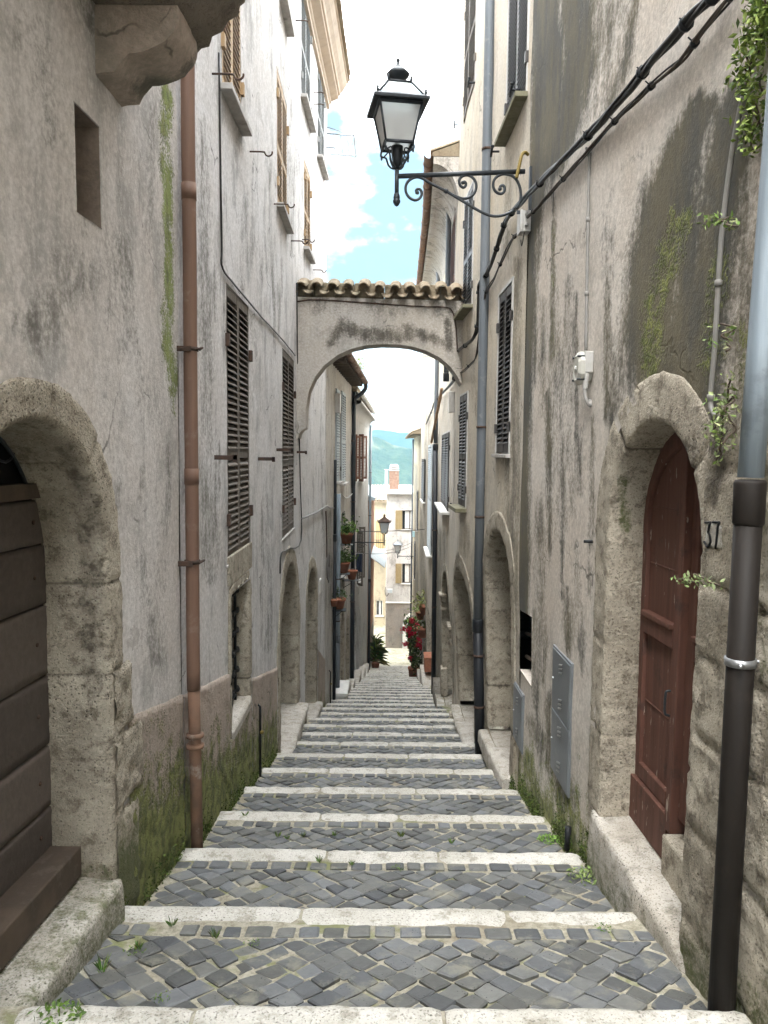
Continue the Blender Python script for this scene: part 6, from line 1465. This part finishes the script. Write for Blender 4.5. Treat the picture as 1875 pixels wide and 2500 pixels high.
p = atY(1012, 1648, 29.5); m = MB(); m.lathe([(0, 0), (.2, 0), (.25, .36), (.27, .37), (.27, .42), (0, .40)], (p.x, 29.5, float(ground(29.5))), 16); m.build('pot', M['terracotta'], t)
pot(tuple(atY(1036, 1500, 27)), 'pot with yellowish trailing plant high on the right wall above the geraniums', 1.5, [(.22, .22, .07), (.14, .17, .05)], 160, group='pots on the right wall', spread=1.3)
pot(tuple(atY(1026, 1512, 28)), 'pot with pale green plant just left of the yellowish one', 1.3, [(.16, .20, .06), (.12, .16, .05)], 130, group='pots on the right wall', spread=1.2)
pot(tuple(atY(1031, 1556, 27.5)), 'terracotta pot half buried in the geraniums', 1.6, DK, 60, group='pots on the right wall')
p = atY(1046, 1637, 24.5); m = MB(); m.box(p.x - .13, p.x + .13, 24.3, 25.0, p.z, p.z + .42); m.box(p.x - .15, p.x + .15, 24.28, 25.02, p.z + .421, p.z + .48); o = m.build('planter', M['terracotta'], None, p, bevel=.01); tag(o, 'rectangular terracotta planter on the steps right of the geraniums', 'planter')
# spiky plants at the foot on the left
def yucca(px, py, Y, s, n, label):
    p = atY(px, py, Y); p.z = float(ground(Y)); t = thing('potted_yucca', p, label, 'plant'); m = MB(); m.lathe([(0, 0), (.15 * s, 0), (.2 * s, .3 * s), (.22 * s, .34 * s), (0, .33 * s)], p, 14); m.build('pot', M['terracotta'], t)
    m = MB(); top = p + Vector((0, 0, .4 * s))
    for k in range(n):
        a = rnd.uniform(0, 6.28); e = rnd.uniform(-.1, 1.35); L_ = s * rnd.uniform(.5, .85); h = Vector((0, 0, rnd.uniform(0, .9 * s))); d = Vector((math.cos(a) * math.cos(e), math.sin(a) * math.cos(e), math.sin(e))); w_ = d.cross(Vector((0, 0, 1))).normalized() * .028 * s; b = top + h; c = [x * rnd.uniform(.6, 1.4) for x in rnd.choice(GR + DK)]
        m1 = b + d * L_ * .55; m2 = b + d * L_ + Vector((0, 0, -.25 * L_)); m.add([b - w_ * .6, b + w_ * .6, m1 + w_, m2, m1 - w_], [(0, 1, 2, 3, 4)], False, tuple(c))
    m.build('foliage', M['leaf'], t)
yucca(917, 1622, 38.6, 1.0, 110, 'spiky potted yucca at the foot of the low red ochre house')
yucca(914, 1590, 42.5, 1.15, 90, 'second taller yucca behind the first at the bottom of the lane')
# shrub on the roof of the streaked house
p = W('L', 21.8, 2.15, .2); t = thing('roof_shrub', p, 'wispy yellow-green shrub growing from the gutter beyond the arch', 'plant'); m = MB()
for _ in range(260): leaves(m, [p + Vector((.1 + rnd.gauss(0, .13), rnd.gauss(0, .3), .1 + abs(rnd.gauss(0, .22))))], .035, [(.22, .24, .07), (.16, .2, .06)], rnd)
m.build('foliage', M['leaf'], t); m = MB()
for k in range(6):
    m = MB(); m.tube([p, p + Vector((rnd.uniform(0, .25), rnd.uniform(-.3, .3), rnd.uniform(.2, .45)))], .006, 5); m.build('stem', M['wood_dark'], t)
# clothes racks
def rack(p0, p1, Y, label, n=3):
    a, b = atY(*p0, Y), atY(*p1, Y); t = thing('clothes_rack', a, label, 'clothes rack'); m = MB(); m.tube([a, b], .012, 6); m.tube([a + Vector((0, 1.0, 0)), b + Vector((0, 1.0, 0))], .012, 6); m.tube([b + Vector((0, -.05, 0)), b + Vector((0, 1.05, 0))], .012, 6); m.tube([a + Vector((0, 0, .12)), b], .008, 6); m.tube([a + Vector((0, 1, .12)), b + Vector((0, 1, 0))], .008, 6); m.build('frame', M['steel'], t)
    for k in range(n): f = (k + 1) / (n + 1); q = a.lerp(b, f); m = MB(); m.tube([q, q + Vector((0, 1.0, 0))], .005, 5); m.build('line', M['cable_white'], t)
rack((797, 326), (864, 331), 15.0, 'folding clothes rack reaching out from the corner of the pale house under the eaves')
rack((1050, 870), (993, 874), 25.5, 'metal clothes rack sticking out from the beige house seen through the arch')
# bits on the walls
by, bz = hit('L', 781, 1430); m = MB(); m.wbox('L', by - .10, by + .10, bz - .14, bz + .14, -.01, .02); o = m.build('wall_plaque', M['marble'], None, W('L', by, bz), bevel=.004); tag(o, 'small pale plaque right of the second stone doorway', 'plaque')
by, bz = hit('L', 795, 1372); t = thing('cable_coil', W('L', by, bz), 'coiled cable hanging from a pipe on the left wall', 'cables')
for k in range(4):
    m = MB(); rr = .15 + .02 * k; m.tube([W('L', by + rr * .8 * math.cos(a), bz - .12 + rr * 1.5 * math.sin(a), .03 + .012 * k) for a in np.linspace(0, 2 * math.pi, 22)], .007, 6); m.build('loop', M['cable_brown' if k % 2 else 'conduit'], t)
cable('L', [(792, 1248), (794, 1300), (795, 1362)], 'rusty service pipe above the coiled cable', .016, .03, 'rust', cat='pipe', name='service_pipe')
m = MB(); a, b = W('R', hy('R', 1090, 950), float(atY(1090, 950, hy('R', 1090, 950)).z), .10), W('R', hy('R', 1066, 1080), float(atY(1066, 1080, hy('R', 1066, 1080)).z), .14); m.tube([a, b], .035, 8); o = m.build('wooden_pole', M['wood_pale'], None, b); tag(o, 'long wooden pole leaning on the beige house beyond the arch', 'pole')
by, bz = hit('R', 1110, 982); m = MB(); m.wbox('R', by - .10, by + .10, bz - .17, bz + .17, .0, .10); o = m.build('electric_box', M['plastic'], None, W('R', by, bz), bevel=.006); tag(o, 'tall grey electric box under the cables where the arch meets the right wall', 'electric box')
by, bz = hit('L', 819, 985); m = MB(); m.wbox('L', by - .15, by + .15, bz - .22, bz + .22, .0, .12); o = m.build('electric_box', M['plastic'], None, W('L', by, bz), bevel=.006); tag(o, 'grey electric box among the pale blue shutters on the left', 'electric box')
# iron shutter catches on the right
def catch(px, py, label):
    y, z = hit('R', px, py); m = MB(); m.tube([W('R', y, z, -.02), W('R', y, z, .10)], .012, 7); m.tube([W('R', y - .05, z + .035, .085), W('R', y, z, .09), W('R', y + .06, z - .03, .085)], .014, 7); m.lathe([(0, -.02), (.018, -.01), (.018, .01), (0, .02)], W('R', y - .05, z + .035, .085), 8); o = m.build('shutter_catch', M['black'], None, W('R', y, z)); tag(o, label, 'shutter catch', 'iron shutter catches on the right wall')
catch(1220, 370, 'iron catch at the lower far end of the top mossy sill beside the grey downpipe'); catch(1270, 220, 'iron catch at the foot of the topmost dark shutters next to the stained wall')
catch(1123, 305, 'iron catch standing out from the cream house corner against the sky'); catch(1160, 202, 'iron catch below the topmost far shutters'); catch(1152, 742, 'iron catch on the sill beside the arch tiles'); catch(1113, 1235, 'iron catch at the mossy sill below the arch end'); catch(1088, 1242, 'iron catch under the marble sill on the beige house')
y, z = hit('R', 1443, 1322); m = MB(); m.tube([W('R', y, z, -.02), W('R', y, z, .045)], .010, 8); o = m.build('iron_peg', M['black'], None, W('R', y, z)); tag(o, 'short iron peg left of the red door surround', 'peg')
y, z = hit('R', 1388, 1612)
m = MB(); P = W('R', 5.02, float(ground(5.02)) + .05, .03); m.tube([P, P + Vector((-.0, 0, .16))], .022, 10); o = m.build('pipe_stub', M['black'], None, P); tag(o, 'short black pipe stub in the moss below the tall meter cabinet', 'pipe')
# slim gas pipe with yellow tap on the left
for px, y0_, y1_, lab in ((627, 1725, 1908, 'slim black pipe with yellow tap on the left wall below the barred window'), (803, 1640, 1690, 'slim pipe with yellow tap beside the pale grey downpipe')):
    yy = hy('L', px, (y0_ + y1_) / 2); za, zb_ = float(atY(px, y0_, yy).z), float(ground(yy)); t = thing('gas_pipe', W('L', yy, zb_, .03), lab, 'pipe'); m = MB(); m.tube([W('L', yy, zb_, .035), W('L', yy, za, .035), W('L', yy, za + .03, .0)], .012, 8); m.build('tube', M['black'], t)
    m = MB(); m.lathe([(0, -.02), (.02, -.012), (.02, .012), (0, .02)], W('L', yy, (za + zb_) / 2 + .1, .05), 10); m.build('tap', M['flex'], t)

# laundry, lamp and sign low down the lane
p = atY(877, 1352, 24.2); m = MB(); m.grid([[p + Vector((.16 * (u - .5) * (1 + .25 * v) + .02 * math.sin(9 * u + 4 * v), .07 * math.sin(6 * u) + .03 * v, -.58 * v)) for u in np.linspace(0, 1, 9)] for v in np.linspace(0, 1, 10)]); m.grid([[p + Vector((.16 * (u - .5) * (1 + .25 * v) + .02 * math.sin(9 * u + 4 * v), .015 + .07 * math.sin(6 * u) + .03 * v, -.58 * v)) for u in np.linspace(1, 0, 9)] for v in np.linspace(0, 1, 10)])
m.grid([[p + Vector((.20 * (u - .5), .03 + .06 * math.sin(5 * u + 1), -.02 - .42 * v)) for u in np.linspace(0, 1, 7)] for v in np.linspace(0, 1, 6)])
o = m.build('hanging_cloth', m_plain('navy_cloth', (.035, .045, .075), .9), None, p); tag(o, 'dark blue cloth hung out to dry beside the flower pots', 'laundry')
m = MB(); m.tube([W('L', 24.2, p.z + .01, -.02), p + Vector((.12, 0, .01))], .008, 6); o = m.build('drying_rod', M['steel'], None, p); tag(o, 'thin metal rod carrying the dark blue cloth', 'rod')
p = atY(952, 1443, YE - .25); t = thing('floodlight', p, 'boxy floodlight with pale glass on the corner of the white house', 'lamp'); m = MB(); m.box(p.x - .17, p.x + .17, YE - .30, YE - .16, p.z - .13, p.z + .13); m.build('housing', M['plastic'], t, bevel=.02); m = MB(); m.box(p.x - .14, p.x - .01, YE - .306, YE - .301, p.z - .10, p.z + .10); m.box(p.x + .01, p.x + .14, YE - .306, YE - .301, p.z - .10, p.z + .10); m.build('glass', M['metal_roof'], t); m = MB(); m.tube(spline([(p.x - .05, YE - .2, p.z - .12), (p.x - .2, YE - .12, p.z - .35), (p.x - .3, YE - .08, p.z - .1), (p.x - .28, YE - .02, p.z + .2)], 5), .02, 7); m.build('bracket', M['iron'], t)
p = atY(1014, 1304, 40.); m = MB(); m.box(p.x - .16, p.x + .16, 39.95, 40., p.z - .15, p.z + .15, None); o = m.build('wall_sign', m_plain('pale_blue_sign', (.40, .58, .62), .5), None, p, bevel=.008); tag(o, 'small plain pale blue square sign jutting from the low ochre house', 'sign'); w_ = W('R', 40., p.z); m = MB(); m.tube([(p.x + .1, 40.02, p.z), (w_.x + .05, 40.02, p.z)], .012, 6); o = m.build('sign_bracket', M['iron'], o)
p = atY(874, 1420, 22.9)
for k, (px, py) in enumerate(((858, 1430), (868, 1486))):
    Yk = 24.6 + k; q = atY(px, py, Yk); w_ = W('L', Yk, q.z); m = MB(); m.tube(spline([w_, w_ + Vector((.10, 0, .06)), w_ + Vector((.16, 0, -.05)), w_ + Vector((.17, .1, -.3))], 5), .012, 6); o = m.build('white_cable', M['cable_white'], None, w_); tag(o, ('white cable end curling off the whitewashed house wall', 'lower white cable end on the whitewashed house wall')[k], 'cable')
cable('L', [(826, 1205), (840, 1216), (850, 1210), (856, 1204)], 'pale twisted cable strung along the streaked house above the highest flower pot', .016, .06, 'cable_white', wob=.03)
# ------------------------------------------------------------------ hills, air, sky, light, camera
def build_hills():
    rnd = random.Random(5)
    def ridge(name, yc, prof, dy, seed, col):
        mb = MB(); rows = []; nx, ny = 150, 44
        for j in range(ny + 1):
            row = []
            for i in range(nx + 1):
                u = i / nx; v = j / ny
                y = yc - dy * (1 - v); x = (u - .5) * yc * 1.5
                zt = np.interp(x / yc, [p[0] for p in prof], [p[1] for p in prof]) * yc
                zb = -330
                f = v ** .9
                z = zb + (zt - zb) * f
                s = yc / 900
                z += (11 * noise.noise(Vector((x / 130 / s, y / 130 / s, seed))) + 7 * noise.noise(Vector((x / 45 / s, y / 45 / s, seed)))) * s * (1.0 if v < .98 else .45)
                z += 3.2 * s * abs(noise.noise(Vector((x / 11 / s, y / 11 / s, seed)))) * 2
                row.append((x, y, z))
            rows.append(row)
        mb.grid(rows)
        last = rows[-1]
        mb.add(last + [(p[0], p[1] + 300, -330) for p in last], [(i, i + 1, nx + 2 + i, nx + 1 + i) for i in range(nx)])
        o = mb.build(name, M[col], None, (0, yc - dy / 2, -100)); tag(o, kind='structure')
    t = NT('forest_hill'); n = t.noise(.05, 6, None, .7); n2 = t.noise(.012, 5); v = t.voro(.11)
    c = t.mix(t.step(n, .35, .65), (.03, .055, .028), (.065, .095, .045)); c = t.mix(t.math('MULTIPLY', t.step(n2, .55, .64), .7), c, (.26, .25, .15))
    c = t.mix(t.math('MULTIPLY', t.step(v, .0, .7), .5), t.mix(1., c, (.55, .55, .55), 'MULTIPLY'), c)
    t.bump(n, 1., 6.); M['hill'] = t.done(c, .95)
    # slopes as tangent of the height above the horizon, against x / y
    ridge('hill', 900, [(-.8, .05), (-.3, .045), (-.12, .048), (-.075, .042), (-.05, .034), (-.02, .019), (0, .010), (.02, .004), (.06, -.008), (.2, -.015), (.8, .03)], 620, 3.3, 'hill')
    ridge('mountain', 2600, [(-.8, .06), (-.3, .05), (-.1, .034), (-.06, .034), (-.02, .026), (.03, .022), (.08, .025), (.2, .05), (.8, .05)], 1300, 8.1, 'hill')
    g = MB(); s = 2800; n = 28
    g.grid([[(-s + 2 * s * i / n, -250 + 3050 * j / n, -334.) for i in range(n + 1)] for j in range(n + 1)])
    o = g.build('terrain', M['hill'], None, (0, 1000, -334)); tag(o, kind='structure')
    hb = MB().box(-2850, 2850, -300, 3000, -336, 330)
    m = bpy.data.materials.new('air'); m.use_nodes = True; nt = m.node_tree; nt.nodes.clear()
    out = nt.nodes.new('ShaderNodeOutputMaterial'); pv = nt.nodes.new('ShaderNodeVolumePrincipled')
    pv.inputs['Color'].default_value = (.125, .225, .285, 1); pv.inputs['Density'].default_value = HAZE; pv.inputs['Anisotropy'].default_value = .3
    nt.links.new(pv.outputs[0], out.inputs['Volume'])
    o = hb.build('haze', m, None, (0, 0, 0)); tag(o, kind='stuff', label='thin pale blue air hanging over the whole valley', cat='haze')
HAZE = .0007
SUN_EL, SUN_AZ = 58, 200
build_hills()
w = bpy.data.worlds.new('World'); SC.world = w; w.use_nodes = True; nt = w.node_tree; N = nt.nodes; L = nt.links
for n in list(N): N.remove(n)
out = N.new('ShaderNodeOutputWorld'); bg = N.new('ShaderNodeBackground'); L.new(bg.outputs[0], out.inputs[0])
sky = N.new('ShaderNodeTexSky'); sky.sky_type = 'NISHITA'; sky.sun_disc = False; sky.sun_elevation = R(SUN_EL); sky.sun_rotation = R(SUN_AZ); sky.air_density = .7; sky.dust_density = .3
tc = N.new('ShaderNodeTexCoord')
def mth(op, a, b):
    n = N.new('ShaderNodeMath'); n.operation = op
    for v, s in ((a, n.inputs[0]), (b, n.inputs[1])):
        if hasattr(v, 'is_output'): L.new(v, s)
        else: s.default_value = v
    return n.outputs[0]
nz1 = N.new('ShaderNodeTexNoise'); nz1.inputs['Scale'].default_value = 5.5; nz1.inputs['Detail'].default_value = 7; nz1.inputs['Roughness'].default_value = .55
mp = N.new('ShaderNodeMapping'); mp.inputs['Scale'].default_value = (1, 1, 1.7); mp.inputs['Location'].default_value = (.35, .2, .1); L.new(tc.outputs['Generated'], mp.inputs[0]); L.new(mp.outputs[0], nz1.inputs['Vector'])
# a break in the cloud cover low over the far end of the street
dv = ROT @ Vector(((790 * K - 937.5) / F, (1250 - 400 * K) / F, -1)); dv.normalize()
dot = N.new('ShaderNodeVectorMath'); dot.operation = 'DOT_PRODUCT'; nrm = N.new('ShaderNodeVectorMath'); nrm.operation = 'NORMALIZE'
L.new(tc.outputs['Generated'], nrm.inputs[0]); L.new(nrm.outputs[0], dot.inputs[0]); dot.inputs[1].default_value = dv
gap = N.new('ShaderNodeMapRange'); gap.interpolation_type = 'SMOOTHSTEP'; L.new(dot.outputs['Value'], gap.inputs[0]); gap.inputs[1].default_value = .972; gap.inputs[2].default_value = .999
cov = mth('SUBTRACT', mth('ADD', nz1.outputs['Fac'], .30), mth('MULTIPLY', gap.outputs[0], .34))
cl = N.new('ShaderNodeMapRange'); cl.interpolation_type = 'SMOOTHSTEP'; L.new(cov, cl.inputs[0]); cl.inputs[1].default_value = .40; cl.inputs[2].default_value = .62
mx = N.new('ShaderNodeMix'); mx.data_type = 'RGBA'; L.new(mth('MAXIMUM', cl.outputs[0], .05), mx.inputs[0]); sm = N.new('ShaderNodeMix'); sm.data_type = 'RGBA'; sm.blend_type = 'MULTIPLY'; sm.inputs[0].default_value = 1; L.new(sky.outputs[0], sm.inputs[6]); sm.inputs[7].default_value = (.42, .395, .37, 1); L.new(sm.outputs[2], mx.inputs[6]); 
sep = N.new('ShaderNodeSeparateXYZ'); L.new(nrm.outputs[0], sep.inputs[0])
lum = mth('MULTIPLY', mth('ADD', mth('MULTIPLY', mth('MAXIMUM', sep.outputs[2], 0.), .62), .38), CLOUD)
cc = N.new('ShaderNodeCombineColor'); L.new(mth('MULTIPLY', lum, .985), cc.inputs[0]); L.new(lum, cc.inputs[1]); L.new(mth('MULTIPLY', lum, 1.02), cc.inputs[2]); L.new(cc.outputs[0], mx.inputs[7])
L.new(mx.outputs[2], bg.inputs[0]); bg.inputs[1].default_value = .05
sl = bpy.data.lights.new('sun', 'SUN'); sl.energy = .6; sl.angle = R(14); sl.color = (1, .95, .88)
so = bpy.data.objects.new('sun', sl); COL.objects.link(so)
sd = Vector((math.sin(R(SUN_AZ)) * math.cos(R(SUN_EL)), math.cos(R(SUN_AZ)) * math.cos(R(SUN_EL)), math.sin(R(SUN_EL))))
so.rotation_euler = sd.to_track_quat('Z', 'Y').to_euler(); so.location = sd * 60
cd = bpy.data.cameras.new('camera'); cd.sensor_fit = 'VERTICAL'; cd.sensor_height = 36; cd.lens = 36 * F / 2500; cd.clip_start = .05; cd.clip_end = 6000
co = bpy.data.objects.new('camera', cd); COL.objects.link(co); co.matrix_world = ROT.to_4x4(); SC.camera = co
SC.view_settings.view_transform = 'Standard'; SC.view_settings.look = 'None'; SC.view_settings.gamma = 1; SC.view_settings.exposure = EXPO
SC.cycles.max_bounces = 8; SC.cycles.diffuse_bounces = 5; SC.cycles.volume_bounces = 1; SC.cycles.use_denoising = True
